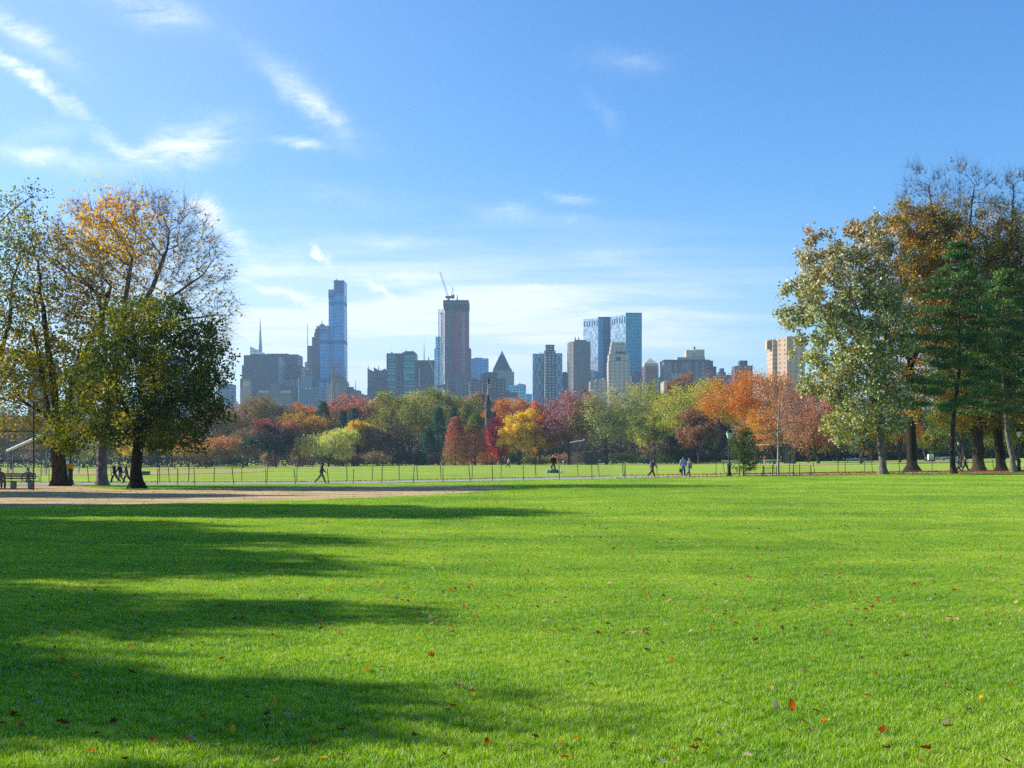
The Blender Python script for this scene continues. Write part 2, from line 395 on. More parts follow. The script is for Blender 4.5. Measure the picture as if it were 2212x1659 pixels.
DIRT = [(-260, 1112), (0, 1098.5), (200, 1093.5), (369, 1090), (560, 1085), (655, 1082.5), (798, 1076.5), (942, 1070), (1031, 1064.5), (1085, 1059), (1112, 1055), (1095, 1051.5), (1040, 1050.5),
        (1002, 1050), (880, 1050.5), (655, 1052), (512, 1054), (369, 1057.5), (320, 1058.5), (262, 1057.5), (205, 1054), (185, 1050), (150, 1048), (60, 1048), (-30, 1048), (-300, 1050)]
DIRT_W = []
for p, q in DIRT: Y = gy(p, q); DIRT_W.append((X(p, Y), Y))
M_DIRT = dirt_mat('infield_dirt', '9a8462', 'd4bc90')
# the outline is not convex in x everywhere: fill it column by column
def poly_cols(pts, x):
    ys = []
    for i in range(len(pts)):
        a, b = pts[i], pts[(i + 1) % len(pts)]
        if (a[0] <= x) != (b[0] <= x): ys.append(a[1] + (b[1] - a[1]) * (x - a[0]) / (b[0] - a[0]))
    return (min(ys), max(ys)) if len(ys) >= 2 else None
xs_, lo_, hi_ = [], [], []
for x in np.arange(-38.0, 3.0, 0.4):
    r = poly_cols(DIRT_W, x)
    if r and r[1] - r[0] > 0.15:
        xs_.append(x); lo_.append(r[0] + random.uniform(-.18, .18) + .5 * math.sin(x * .9)); hi_.append(r[1] + random.uniform(-.1, .1))
strip('dirt_infield', xs_, lo_, hi_, M_DIRT, 0.02, 24)
px_ = np.arange(-70, 110, 1.0); pc = np.array([ypath(x) for x in px_])
M_PATH = dirt_mat('path_asphalt', '8b8d93', 'b2b4ba', 0.15)
strip('path', px_, pc - 2.9 + 0.15 * np.sin(px_ * 1.3), pc + 2.9 + 0.15 * np.sin(px_ * .9), M_PATH, 0.03)
# far ball fields
def ell_sheet(name, p0, p1, q0, q1, dz=0.03):
    yA = gy((p0 + p1) / 2, q1); yB = gy((p0 + p1) / 2, q0); V, Q = [], []
    xs = np.linspace(X(p0, (yA + yB) / 2), X(p1, (yA + yB) / 2), 60)
    t_ = np.linspace(-1, 1, 60); h = np.sqrt(np.maximum(1 - t_ ** 4, 0.0)) * (yB - yA) / 2; c = (yA + yB) / 2
    strip(name, xs, c - h - .05, c + h + .05, M_DIRT, dz, 8)
ell_sheet('dirt_infield', 60, 560, 1018.3, 1026)
ell_sheet('dirt_infield', 140, 700, 1010.8, 1014.5)
ell_sheet('dirt_infield', 860, 1020, 1003.6, 1005.2, .05)
def far_strip(name, p0, p1, Yc, half, dz=.05):
    xs = np.linspace(X(p0, Yc), X(p1, Yc), 60); strip(name, xs, xs * 0 + Yc - half, xs * 0 + Yc + half, M_DIRT, dz, 6)
far_strip('dirt_infield', 1640, 2330, 205, 16)
far_strip('dirt_infield', 1330, 1640, 330, 22)

# ------------------------------------------------------------------ grass: one-metre patches of modelled blades, instanced over the near lawn
rng = np.random.default_rng(3)
def blade_patch(nb, hgt, wid, seed):
    r = np.random.default_rng(seed)
    x = r.uniform(-.56, .56, nb); y = r.uniform(-.56, .56, nb)
    tuft = np.sin(x * 23 + seed) * np.cos(y * 19 + seed * 2) * .5 + .5
    h = hgt * (.35 + .85 * r.random(nb) ** 1.3) * (.6 + .6 * tuft); w = wid * (.7 + .6 * r.random(nb))
    a = r.uniform(0, 2 * np.pi, nb); lean = r.uniform(.15, 1.1, nb) * h; la = r.uniform(0, 2 * np.pi, nb)
    dx, dy = np.cos(a) * w / 2, np.sin(a) * w / 2; lx, ly = np.cos(la) * lean, np.sin(la) * lean
    z0 = np.full(nb, -0.01)
    V = np.stack([np.stack([x - dx, y - dy, z0], -1), np.stack([x + dx, y + dy, z0], -1),
                  np.stack([x + dx * .8 + lx * .35, y + dy * .8 + ly * .35, h * .6], -1), np.stack([x - dx * .8 + lx * .35, y - dy * .8 + ly * .35, h * .6], -1),
                  np.stack([x + lx, y + ly, h], -1)], 1).reshape(-1, 3)
    b = np.arange(nb) * 5
    var = np.repeat(np.clip(r.random(nb) * .75 + .25 * tuft, 0, 1), 5)
    return mesh_np('grass_patch', V, quads=np.stack([b, b + 1, b + 2, b + 3], -1), tris=np.stack([b + 3, b + 2, b + 4], -1), attrs={'var': var})
GM = blade_mat(); variants = []
for k, (nb, hh, ww) in enumerate([(13500, .044, .0038), (13500, .040, .0038), (4600, .052, .008)]):
    me = blade_patch(nb, hh, ww, k + 1); me.materials.append(GM)
    variants.append(bpy.data.objects.new('grass_patch', me))
pts = []
def bare(x, y, m):
    """is (x, y) on the dirt or the path; m: how far grass may creep over the edge"""
    if y > ypath(x) - 2.9 - m: return True
    r_ = poly_cols(DIRT_W, x)
    return bool(r_ and r_[0] + m < y < r_[1] - m)
for y in np.arange(4.0, 112, 1.0):
    half = y * .47 + 2
    for x in np.arange(-round(half), round(half) + 1):
        xx = x + rng.uniform(-.04, .04); yy = y + rng.uniform(-.04, .04); v_ = 2 if y > 34 else int(rng.integers(0, 2))
        if y < 40 or x > 6 and y < 78: pts.append((xx, yy, float(G(xx, yy)), v_, 1.0)); continue
        b_ = [bare(x + dx, y + dy, 0) for dx in (-.55, 0, .55) for dy in (-.55, 0, .55)]
        if not any(b_): pts.append((xx, yy, float(G(xx, yy)), v_, 1.0))
        elif not all(b_):
            for dx in (-.33, 0, .33):
                for dy in (-.33, 0, .33):
                    if not bare(x + dx, y + dy, rng.uniform(-.22, .3)): pts.append((x + dx, y + dy, float(G(x + dx, y + dy)), 2, .36))
pts = np.array(pts)
gm = mesh_np('grass', pts[:, :3], quads=[]) if False else bpy.data.meshes.new('grass')
gm.vertices.add(len(pts)); gm.vertices.foreach_set('co', pts[:, :3].astype(np.float32).ravel())
aa = gm.attributes.new('variant', 'INT', 'POINT'); aa.data.foreach_set('value', pts[:, 3].astype(np.int32))
ab = gm.attributes.new('turn', 'FLOAT', 'POINT'); ab.data.foreach_set('value', (rng.integers(0, 4, len(pts)) * np.pi / 2).astype(np.float32))
asx = gm.attributes.new('spread', 'FLOAT_VECTOR', 'POINT'); asx.data.foreach_set('vector', np.stack([pts[:, 4], pts[:, 4], np.ones(len(pts))], -1).astype(np.float32).ravel())
gobj = bpy.data.objects.new('grass', gm); COL.objects.link(gobj); gm.materials.append(GM)
tag(gobj, 'short bright green mown grass covering the near lawn', 'grass', kind='stuff')
ng = bpy.data.node_groups.new('grass_spread', 'GeometryNodeTree')
ng.interface.new_socket('Geometry', in_out='INPUT', socket_type='NodeSocketGeometry')
ng.interface.new_socket('Geometry', in_out='OUTPUT', socket_type='NodeSocketGeometry')
N = ng.nodes; Lk = ng.links
gi = N.new('NodeGroupInput'); go = N.new('NodeGroupOutput')
join = N.new('GeometryNodeJoinGeometry')
va = N.new('GeometryNodeInputNamedAttribute'); va.data_type = 'INT'; va.inputs[0].default_value = 'variant'
ta = N.new('GeometryNodeInputNamedAttribute'); ta.data_type = 'FLOAT'; ta.inputs[0].default_value = 'turn'
sa = N.new('GeometryNodeInputNamedAttribute'); sa.data_type = 'FLOAT_VECTOR'; sa.inputs[0].default_value = 'spread'
cx = N.new('ShaderNodeCombineXYZ'); Lk.new(ta.outputs[0], cx.inputs[2])
for k, ob in enumerate(variants):
    ob['kind'] = 'stuff'
    oi = N.new('GeometryNodeObjectInfo'); oi.inputs['Object'].default_value = ob; oi.inputs['As Instance'].default_value = True
    eq = N.new('FunctionNodeCompare'); eq.data_type = 'INT'; eq.operation = 'EQUAL'
    ins = [s for s in eq.inputs if s.type == 'INT']; Lk.new(va.outputs[0], ins[0]); ins[1].default_value = k
    ip = N.new('GeometryNodeInstanceOnPoints'); Lk.new(gi.outputs[0], ip.inputs['Points']); Lk.new(eq.outputs[0], ip.inputs['Selection'])
    Lk.new(oi.outputs['Geometry'], ip.inputs['Instance']); Lk.new(cx.outputs[0], ip.inputs['Rotation']); Lk.new(sa.outputs[0], ip.inputs['Scale']); Lk.new(ip.outputs[0], join.inputs[0])
Lk.new(join.outputs[0], go.inputs[0])
md = gobj.modifiers.new('spread', 'NODES'); md.node_group = ng

# ------------------------------------------------------------------ trees
def lobes_points(lobes, n, r, shell=0.55):
    """random points in a set of ellipsoids (cx,cy,cz,rx,ry,rz), more of them near the surface"""
    L = np.array(lobes); w = (L[:, 3] * L[:, 4] * L[:, 5]) ** .8; k = r.choice(len(L), n, p=w / w.sum())
    d = r.normal(size=(n, 3)); d /= np.linalg.norm(d, axis=1)[:, None]
    rad = r.random(n) ** shell
    return L[k, :3] + d * rad[:, None] * L[k, 3:6]
def boughs(lobes, spacing, per, rad, r, flat=.65, cand=6000, shell=.5):
    """points gathered into boughs at least `spacing` apart, so light and gaps fall between them"""
    c = lobes_points(lobes, cand, r, shell); keep = []
    cell = {}
    for i, pnt in enumerate(c):
        k = tuple((pnt // spacing).astype(int)); ok = True
        for dx in (-1, 0, 1):
            for dy in (-1, 0, 1):
                for dz in (-1, 0, 1):
                    for j in cell.get((k[0] + dx, k[1] + dy, k[2] + dz), ()):
                        if ((c[j] - pnt) ** 2).sum() < spacing * spacing: ok = False; break
                    if not ok: break
                if not ok: break
            if not ok: break
        if ok: cell.setdefault(k, []).append(i); keep.append(i)
    b = c[keep]; g = r.normal(size=(len(b), per, 3)); g /= np.maximum(1, np.linalg.norm(g, axis=2)[..., None] / 1.7)
    sc = rad * r.uniform(.7, 1.3, (len(b), 1, 1)); pts_ = b[:, None] + g * sc * np.array([1, 1, flat])
    return pts_.reshape(-1, 3), np.repeat(np.arange(len(b)), per), b
def grow(att, trunk, D=0.5, dk=None, iters=120, up=0.08, seed=0, wob=.25):
    """space colonisation: returns node positions and parents"""
    r = np.random.default_rng(seed); dk = dk or 1.6 * D
    P = []; par = []
    for tr in trunk:                                 # polylines; first starts at the root, others start at the nearest node
        for i, pnt in enumerate(tr):
            pnt = np.array(pnt, float)
            if i == 0 and P:
                near = int(np.argmin([np.linalg.norm(a - pnt) for a in P])); last = near; continue
            if not P: P.append(pnt); par.append(-1); last = 0; continue
            a = P[last]; L = np.linalg.norm(pnt - a); n = max(1, int(L / D))
            for j in range(1, n + 1):
                P.append(a + (pnt - a) * j / n + (r.normal(size=3) * .03 * D if j < n else 0)); par.append(last); last = len(P) - 1
    P = [np.array(a) for a in P]; att = att.copy(); nd = np.full(len(att), 1e9); ni = np.zeros(len(att), int)
    start = 0; skip0 = True
    kids = {}
    alive = np.ones(len(att), bool)
    for it in range(iters):
        new = np.array(P[start:])
        base = start
        if len(new):
            dd = np.linalg.norm(att[:, None, :] - new[None], axis=2)
            if it == 0: # trunk low nodes should not sprout
                z0 = P[0][2]; low = np.array([a[2] < z0 + .25 * (att[:, 2].min() - z0) for a in P[start:]]); dd[:, low] += 1e6
            j = dd.argmin(1); m = dd[np.arange(len(att)), j]; better = m < nd
            nd = np.where(better, m, nd); ni = np.where(better, j + base, ni)
        alive &= nd > dk
        if not alive.any(): break
        ai = np.where(alive)[0]
        v = att[ai] - np.array(P)[ni[ai]]; v /= np.linalg.norm(v, axis=1)[:, None] + 1e-9
        uq, inv = np.unique(ni[ai], return_inverse=True); s = np.zeros((len(uq), 3)); np.add.at(s, inv, v)
        start = len(P); added = 0
        for k, node in enumerate(uq):
            d = s[k]; nn = np.linalg.norm(d)
            d = d / nn if nn > 1e-3 else r.normal(size=3)
            d = d + r.normal(size=3) * wob; d[2] += up; d /= np.linalg.norm(d); q = P[node] + d * D
            ch = kids.setdefault(int(node), [])
            if any(np.linalg.norm(c - q) < .35 * D for c in ch) or len(ch) > 4: 
                # stuck: release the attractors that ask for the same child
                alive[ai[inv == k][:1]] = False; continue
            ch.append(q); P.append(q); par.append(int(node)); added += 1
        if not added and start == len(P):
            continue
    return np.array(P), np.array(par)
def radii(P, par, tip=.012, e=2.25, rmax=None):
    n = len(P); s = np.zeros(n); rr = np.zeros(n); ch = np.zeros(n, int)
    for i in range(n - 1, 0, -1):
        if s[i] == 0: s[i] = tip ** e
        s[par[i]] += s[i]
    rr = s ** (1 / e)
    if rmax: rr *= rmax / rr[0] if rr[0] > rmax else 1; rr = np.maximum(rr, tip)
    return rr
def limb_mesh(P, par, rr, flare=1.6, flare_h=.9, extra=None, minr=0):
    """tapered tubes along the skeleton; extra: (starts, ends, r0) thin twigs added as 3-sided spikes"""
    n = len(P); main = np.full(n, -1)
    for i in range(1, n):
        a = par[i]
        if main[a] < 0 or rr[i] > rr[main[a]]: main[a] = i
    d = np.zeros((n, 3)); d[1:] = P[1:] - P[par[1:]]; d[0] = (0, 0, 1)
    d /= np.linalg.norm(d, axis=1)[:, None] + 1e-9
    def frame(dd):
        ref = np.where(np.abs(dd[:, :1]) > .88, np.array([[0, 1., 0]]), np.array([[1., 0, 0]]))
        u = np.cross(dd, ref); u /= np.linalg.norm(u, axis=1)[:, None] + 1e-9
        return u, np.cross(dd, u)
    r2 = rr.copy(); h = P[:, 2] - P[0, 2]; r2 = r2 * (1 + (flare - 1) * np.exp(-np.maximum(h, 0) / flare_h * 3) * (rr > rr[0] * .5))
    Vs, Qs = [], []; base = 0
    e = np.arange(1, n)
    for sides, sel in ((9, rr[e] > .10), (5, (rr[e] <= .10) & (rr[e] > .035)), (3, (rr[e] <= .035) & (rr[e] > minr))):
        i = e[sel]
        if not len(i): continue
        a = par[i]; ismain = main[a] == i
        da = np.where(ismain[:, None], d[a], d[i]); ra = np.where(ismain, r2[a], r2[i])
        ua, wa = frame(da); ub, wb = frame(d[i]); an = np.arange(sides) * 2 * np.pi / sides
        A_ = P[a][:, None] + (ua[:, None] * np.cos(an)[None, :, None] + wa[:, None] * np.sin(an)[None, :, None]) * ra[:, None, None]
        B_ = P[i][:, None] + (ub[:, None] * np.cos(an)[None, :, None] + wb[:, None] * np.sin(an)[None, :, None]) * r2[i][:, None, None]
        V = np.concatenate([A_, B_], 1).reshape(-1, 3); m = len(i); o = (np.arange(m) * 2 * sides)[:, None] + base
        k = np.arange(sides); k2 = (k + 1) % sides
        Qs.append(np.stack([o + k, o + k2, o + sides + k2, o + sides + k], -1).reshape(-1, 4)); Vs.append(V); base += len(V)
    Ts = []
    if extra is not None and len(extra[0]):
        S, E, r0 = extra; dd = E - S; dd /= np.linalg.norm(dd, axis=1)[:, None] + 1e-9; u, w = frame(dd)
        an = np.arange(3) * 2 * np.pi / 3
        A_ = S[:, None] + (u[:, None] * np.cos(an)[None, :, None] + w[:, None] * np.sin(an)[None, :, None]) * r0
        V = np.concatenate([A_, E[:, None]], 1).reshape(-1, 3); o = np.arange(len(S))[:, None] * 4 + base
        for a_, b_ in ((0, 1), (1, 2), (2, 0)): Ts.append(np.concatenate([o + a_, o + b_, o + 3], 1))
        Vs.append(V)
    return np.concatenate(Vs), (np.concatenate(Qs) if Qs else None), (np.concatenate(Ts) if Ts else None)
def leaves(C, n_per, spread, size, r, flat=0.0, asp=.6, cl=None, elong=None):
    """leaf faces round the centres C"""
    n = len(C) * n_per; c = np.repeat(C, n_per, 0) + r.normal(size=(n, 3)) * (np.array(spread) if hasattr(spread, '__len__') else spread)
    u = r.normal(size=(n, 3)); 
    if elong is not None: u = u * .25 + np.array(elong)
    u /= np.linalg.norm(u, axis=1)[:, None]
    w = np.cross(u, r.normal(size=(n, 3)) * (1 - flat) + np.array([0, 0, 1.]) * flat * np.sign(r.random((n, 1)) - .2)); w /= np.linalg.norm(w, axis=1)[:, None] + 1e-9
    s = (size * (.6 + .8 * r.random(n)))[:, None]
    V = np.stack([c - u * s * .5, c + w * s * asp * .5 - u * s * .05, c + u * s * .5, c - w * s * asp * .5 - u * s * .05], 1).reshape(-1, 3)
    clv = np.repeat(r.random(len(C)) if cl is None else cl, n_per)
    var = np.repeat(np.clip(.55 * clv + .45 * r.random(n), 0, 1), 4)
    return V, np.arange(n * 4).reshape(-1, 4), var
def lumps(cx_, cz, rx, rz, r, n=7, k=.5, ry=None):
    """a crown outline broken into lobes that stay inside the ellipsoid (rx, rz) round (cx, 0, cz)"""
    ry = ry or rx; L = [(cx_, 0, cz, rx * .62, ry * .62, rz * .66)]
    for i in range(n):
        a = 2 * math.pi * (i + r.random() * .7) / n; el = r.uniform(-.75, 1.0); ce = math.sqrt(max(0, 1 - el * el * .8)); s = k * r.uniform(.7, 1.15)
        L.append((cx_ + math.cos(a) * ce * rx * (1 - s * .8), math.sin(a) * ce * ry * (1 - s * .8), cz + el * rz * (1 - s * .85), rx * s, ry * s, rz * s * .9))
    return L
FT = [0]
def far_tree(name, label, p0, p1, qt, qb, Y, mat, kind='round', qc=None, dens=1.0, seed=None, group=None, cat='tree', trunk_mat=None, leaf=None):
    """a tree whose crown spans p0..p1, top at qt; base at qb (None: on the ground); qc: lower edge of the crown"""
    FT[0] += 1; r = np.random.default_rng(seed or FT[0] * 7 + 1)
    x, y, z = at((p0 + p1) / 2, Y); W = (p1 - p0) / F * Y / 2 * 1.24; H = (Z(qt, Y) - z) * 1.02
    root = thing(name, label, cat, (x, y, z), group=group)
    px = Y / F * 2.16                                       # metres per output pixel
    cb = (Z(qc, Y) - z) if qc else H * .16
    rz = (H - cb) / 2; cz = cb + rz; sz = leaf or max(.16, px * 1.35)
    if kind in ('conifer', 'redwood'):
        th = .62 if kind == 'conifer' else .5
        hh = r.random(int(900 * dens)) ** .8; an = r.uniform(0, 2 * np.pi, len(hh)); rad = W * (1 - hh) ** th * (.45 + .55 * r.random(len(hh)) ** .5) + .15
        lay = np.sin(hh * H * 3.2 + an) * .12; C = np.stack([np.cos(an) * rad, np.sin(an) * rad, cb * .6 + (H - cb * .6) * hh * .985 - rad * .22 + lay], -1)
        V, Q, var = leaves(C, 9, (sz * .9, sz * .9, sz * .45), sz * .95, r, asp=.45)
        P = np.array([[0, 0, H * t_] for t_ in np.linspace(0, .97, 24)]); par = np.arange(-1, 23); rr = np.linspace(.32, .02, 24) * H / 18
        mb = limb_mesh(P, par, rr)
        link('crown', mesh_np('crown', V, quads=Q, attrs={'var': var}), mat, root)
        link('trunk', mesh_np('trunk', mb[0], quads=mb[1], smooth=True), trunk_mat or BARKD, root); return root
    if kind == 'shrub':
        L = lumps(0, H * .45, W, H * .55, r, 9, .45, ry=max(1.5, W * .5)); C = lobes_points(L, int(260 * dens), r, .5)
        C = C[C[:, 2] > .05]
        V, Q, var = leaves(C, 12, sz * 1.1, sz * .8, r)
        link('crown', mesh_np('crown', V, quads=Q, attrs={'var': var}), mat, root)
        st = np.stack([r.uniform(-W * .7, W * .7, 14), r.uniform(-.5, .5, 14), np.zeros(14)], -1)
        mb = limb_mesh(np.array([[0, 0, 0], [0, 0, .3]]), np.array([-1, 0]), np.array([.05, .04]), extra=(st, st + r.normal(size=(14, 3)) * .4 + [0, 0, H * .8], .05))
        link('trunk', mesh_np('trunk', mb[0], quads=mb[1], tris=mb[2]), trunk_mat or BARKD, root); return root
    L = lumps(0, cz, W, rz, r, 9 if kind != 'airy' else 7, .46)
    n_att = int({'round': 420, 'airy': 340, 'bare': 460, 'willow': 300}[kind] * min(1.6, max(.5, dens)) )
    sp = (W * W * rz) ** (1 / 3) * {'round': .40, 'airy': .42, 'bare': .34, 'willow': .4}[kind]
    att, bid, bc = boughs(L, sp, 6, sp * .42, r, .7, 1500)
    th = max(H * .1, cb * .9)
    D = max(.45, H / 30)
    P, par = grow(att, [[(0, 0, -.2), (r.normal() * .1, 0, th * .5), (r.normal() * .3, r.normal() * .3, th)]], D=D, dk=D * 1.3, iters=60, seed=FT[0], wob=.2)
    rr = radii(P, par, tip=px * .16, e=2.1, rmax=H * .024)
    tips = P[rr < px * .5]
    if kind == 'bare':
        S = np.repeat(tips, 5, 0); E = S + r.normal(size=S.shape) * D * .9 + (S - [0, 0, cz * .5]) / (np.linalg.norm(S - [0, 0, cz * .5], axis=1)[:, None]) * D * 1.3; ex = (S, E, px * .14)
    else: S = np.repeat(tips, 2, 0); ex = (S, S + r.normal(size=S.shape) * D * .8, px * .12)
    mb = limb_mesh(P, par, rr, extra=ex)
    link('trunk', mesh_np('trunk', mb[0], quads=mb[1], tris=mb[2], smooth=True), trunk_mat or BARK, root)
    if kind == 'willow':
        C = lobes_points(L, int(700 * dens), r, .4); Ls = []
        n = 7; C2 = np.repeat(C, n, 0); C2[:, 2] -= np.tile(np.arange(n), len(C)) * sz * .75; C2 += r.normal(size=C2.shape) * .12
        C2 = C2[C2[:, 2] > cb * .35]
        V, Q, var = leaves(C2, 2, sz * .35, sz * 1.0, r, asp=.4, elong=(0, 0, -1))
    else:
        budget = {'round': 13000, 'airy': 7000, 'bare': 1300}[kind] * dens; per = max(2, int(budget / len(att)))
        bv = r.random(len(bc)); cl = np.clip(bv[bid] * .7 + .3 * r.random(len(att)), 0, 1)
        V, Q, var = leaves(att, per, sp * .24, sz * (.95 if kind != 'bare' else .7), r, cl=cl, asp=.75)
    link('crown', mesh_np('crown', V, quads=Q, attrs={'var': var}), mat, root)
    return root
# ------------------------------------------------------------------ the wood beyond the lawn
FB = 1.22
F_OLIVE = foliage(['3c4a1c', '66702a', '8f8a34', 'b19a3c']); F_BROWNG = foliage(['4a4326', '6f5f34', '93794a']); F_MAUVE = foliage(['6e5648', '92705a', 'b08a6c'])
F_ORANGE = foliage(['8c5022', 'b4702e', 'cc8840']); F_RUST = foliage(['644228', '88603c', 'a87e58']); F_YELLOW = foliage(['9c8420', 'd0ac2c', 'e8c64a'])
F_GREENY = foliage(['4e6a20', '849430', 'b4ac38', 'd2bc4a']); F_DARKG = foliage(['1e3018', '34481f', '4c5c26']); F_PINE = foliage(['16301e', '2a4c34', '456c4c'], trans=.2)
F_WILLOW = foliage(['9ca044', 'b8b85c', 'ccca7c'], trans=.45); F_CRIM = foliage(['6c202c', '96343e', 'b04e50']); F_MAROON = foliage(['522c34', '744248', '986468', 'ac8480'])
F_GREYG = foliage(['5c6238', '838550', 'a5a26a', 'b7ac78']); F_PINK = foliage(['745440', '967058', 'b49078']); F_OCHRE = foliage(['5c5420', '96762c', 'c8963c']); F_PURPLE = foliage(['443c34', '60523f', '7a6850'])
F_REDTOP = foliage(['12281e', '1c3826', '2c4a2c'], top=['7c3034', 'a04c50', 'b46864'], top_at=(.5, 1.05)); F_BUSH = foliage(['5c6a28', '7a7a34', '988440'], top=['a85c38', 'c07c50', 'cc9860'], top_at=(.25, .85))
F_REDRED = foliage(['6e5a2a', '8c6a38', '9c7844'], top=['824434', 'a05c48', 'b47860'], top_at=(.2, .6)); F_REDWG = foliage(['74482e', '925c3e', 'a8744e'], top=['42602a', '5c742e', '6e8036'], top_at=(.6, .85)); F_REDDOME = foliage(['645038', '805c44', '987058'], top=['8c5040', 'a86a58', 'bc8470'], top_at=(.3, .8))
F_ORGR = foliage(['8a7a30', 'b48a38', 'c89840'], top=['c05a34', 'd06c40', 'd88450'], top_at=(.45, .9)); F_FIELDM = foliage(['64583c', '867450', 'a89474'])
C6 = lambda c: 368.7 + c * .2865
C7 = lambda c: 944.7 + c * .2865
# back rows first; (name, label, p0, p1, q_top, Y, material, kind, q lower edge of crown, density)
T = [
 ('shade_tree', "purplish brown thin tree at the far lawn's left end under the near green crown", 330, 412, 905, 520, F_PURPLE, 'round', 975, .8),
 ('shade_tree', 'dark olive brown broad tree left of the pinkish bare one and behind the orange bush', 404, 506, 884, 500, F_BROWNG, 'round', 985, 1.1),
 ('shade_tree', 'pale orange treetop peeking out between the near green crown and the dark olive brown tree', 436, 500, 876, 560, F_ORANGE, 'round', 940, .8),
 ('bare_tree', 'pinkish mauve thinly leaved tree left of the tall brown dome', 486, 580, 872, 510, F_MAUVE, 'airy', 985, 1.1),
 ('shade_tree', 'tall brown and green dome tree below the dark office slab', 540, 640, 854, 500, F_BROWNG, 'round', 965, 1.25),
 ('shade_tree', 'distant orange tree between the brown dome and the dark evergreen', 628, 690, 877, 560, F_ORANGE, 'round', 930, 1.0),
 ('shade_tree', 'distant amber tree just right of the dark evergreen below the stepped brick tower', 700, 742, 881, 570, F_OCHRE, 'round', 930, .9),
 ('evergreen', 'dark blue green evergreen between the ochre dome and the pink red dome', 668, 728, 868, 480, F_PINE, 'conifer', 985, 1.2),
 ('shade_tree', 'small yellow ball shaped treetop showing behind the pink red dome', 803, 842, 849, 580, F_GREENY, 'round', 910, .9),
 ('shade_tree', 'pink red dome tree with a fine twiggy outline', 724, 822, 854, 490, F_REDDOME, 'round', 955, 1.25),
 ('shade_tree', 'red treetop filling the gap between the pink red dome and the large olive one', 806, 850, 866, 540, F_RUST, 'round', 930, .9),
 ('shade_tree', 'large dark olive dome tree left of the two evergreens', 806, 928, 857, 480, F_OLIVE, 'round', 965, 1.6),
 ('shade_tree', 'yellowish green treetop rising behind the large dark olive dome', 846, 920, 848, 540, F_GREENY, 'round', 920, 1.0),
 ('shade_tree', 'olive yellow dome tree below the tower with the crane', 910, 1010, 843, 500, F_OLIVE, 'round', 950, 1.4),
 ('shade_tree', 'orange treetop between the dark olive dome and the taller evergreen', 912, 948, 895, 500, F_ORANGE, 'round', 940, .8),
 ('shade_tree', 'brown pink round tree left of the castle turret', 1008, 1056, 854, 560, F_PINK, 'round', 950, 1.1),
 ('shade_tree', 'brown pink treetop just right of the castle turret', 1052, 1086, 859, 580, F_PINK, 'round', 940, .9),
 ('shade_tree', 'round orange tree to the right of the castle turret', 1064, 1142, 862, 520, F_ORANGE, 'round', 960, 1.3),
 ('shade_tree', 'orange brown treetop behind the yellow tree left of the maroon one', 1136, 1204, 866, 520, F_RUST, 'round', 960, 1.1),
 ('shade_tree', 'red brown tall treetop behind the yellow green tree, below the pyramid roofed brick tower', 1440, 1500, 813, 520, F_RUST, 'round', 930, 1.0),
 ('shade_tree', 'brown tinged treetop behind the right side of the big yellow green dome', 1492, 1566, 820, 540, F_PINK, 'round', 930, 1.0),
 ('shade_tree', 'green treetop squeezed between the big yellow green dome and the broad orange tree', 1534, 1588, 832, 480, F_GREENY, 'round', 960, 1.1),
 ('shade_tree', 'yellow olive tree right of the grey green elm', 1362, 1452, 840, 470, F_GREENY, 'round', 965, 1.3),
]
for (nm, lb, p0, p1, qt, Y, mt, kd, qc, dn) in T: far_tree(nm, lb, p0, p1, qt, None, Y, mt, kd, qc, dn)
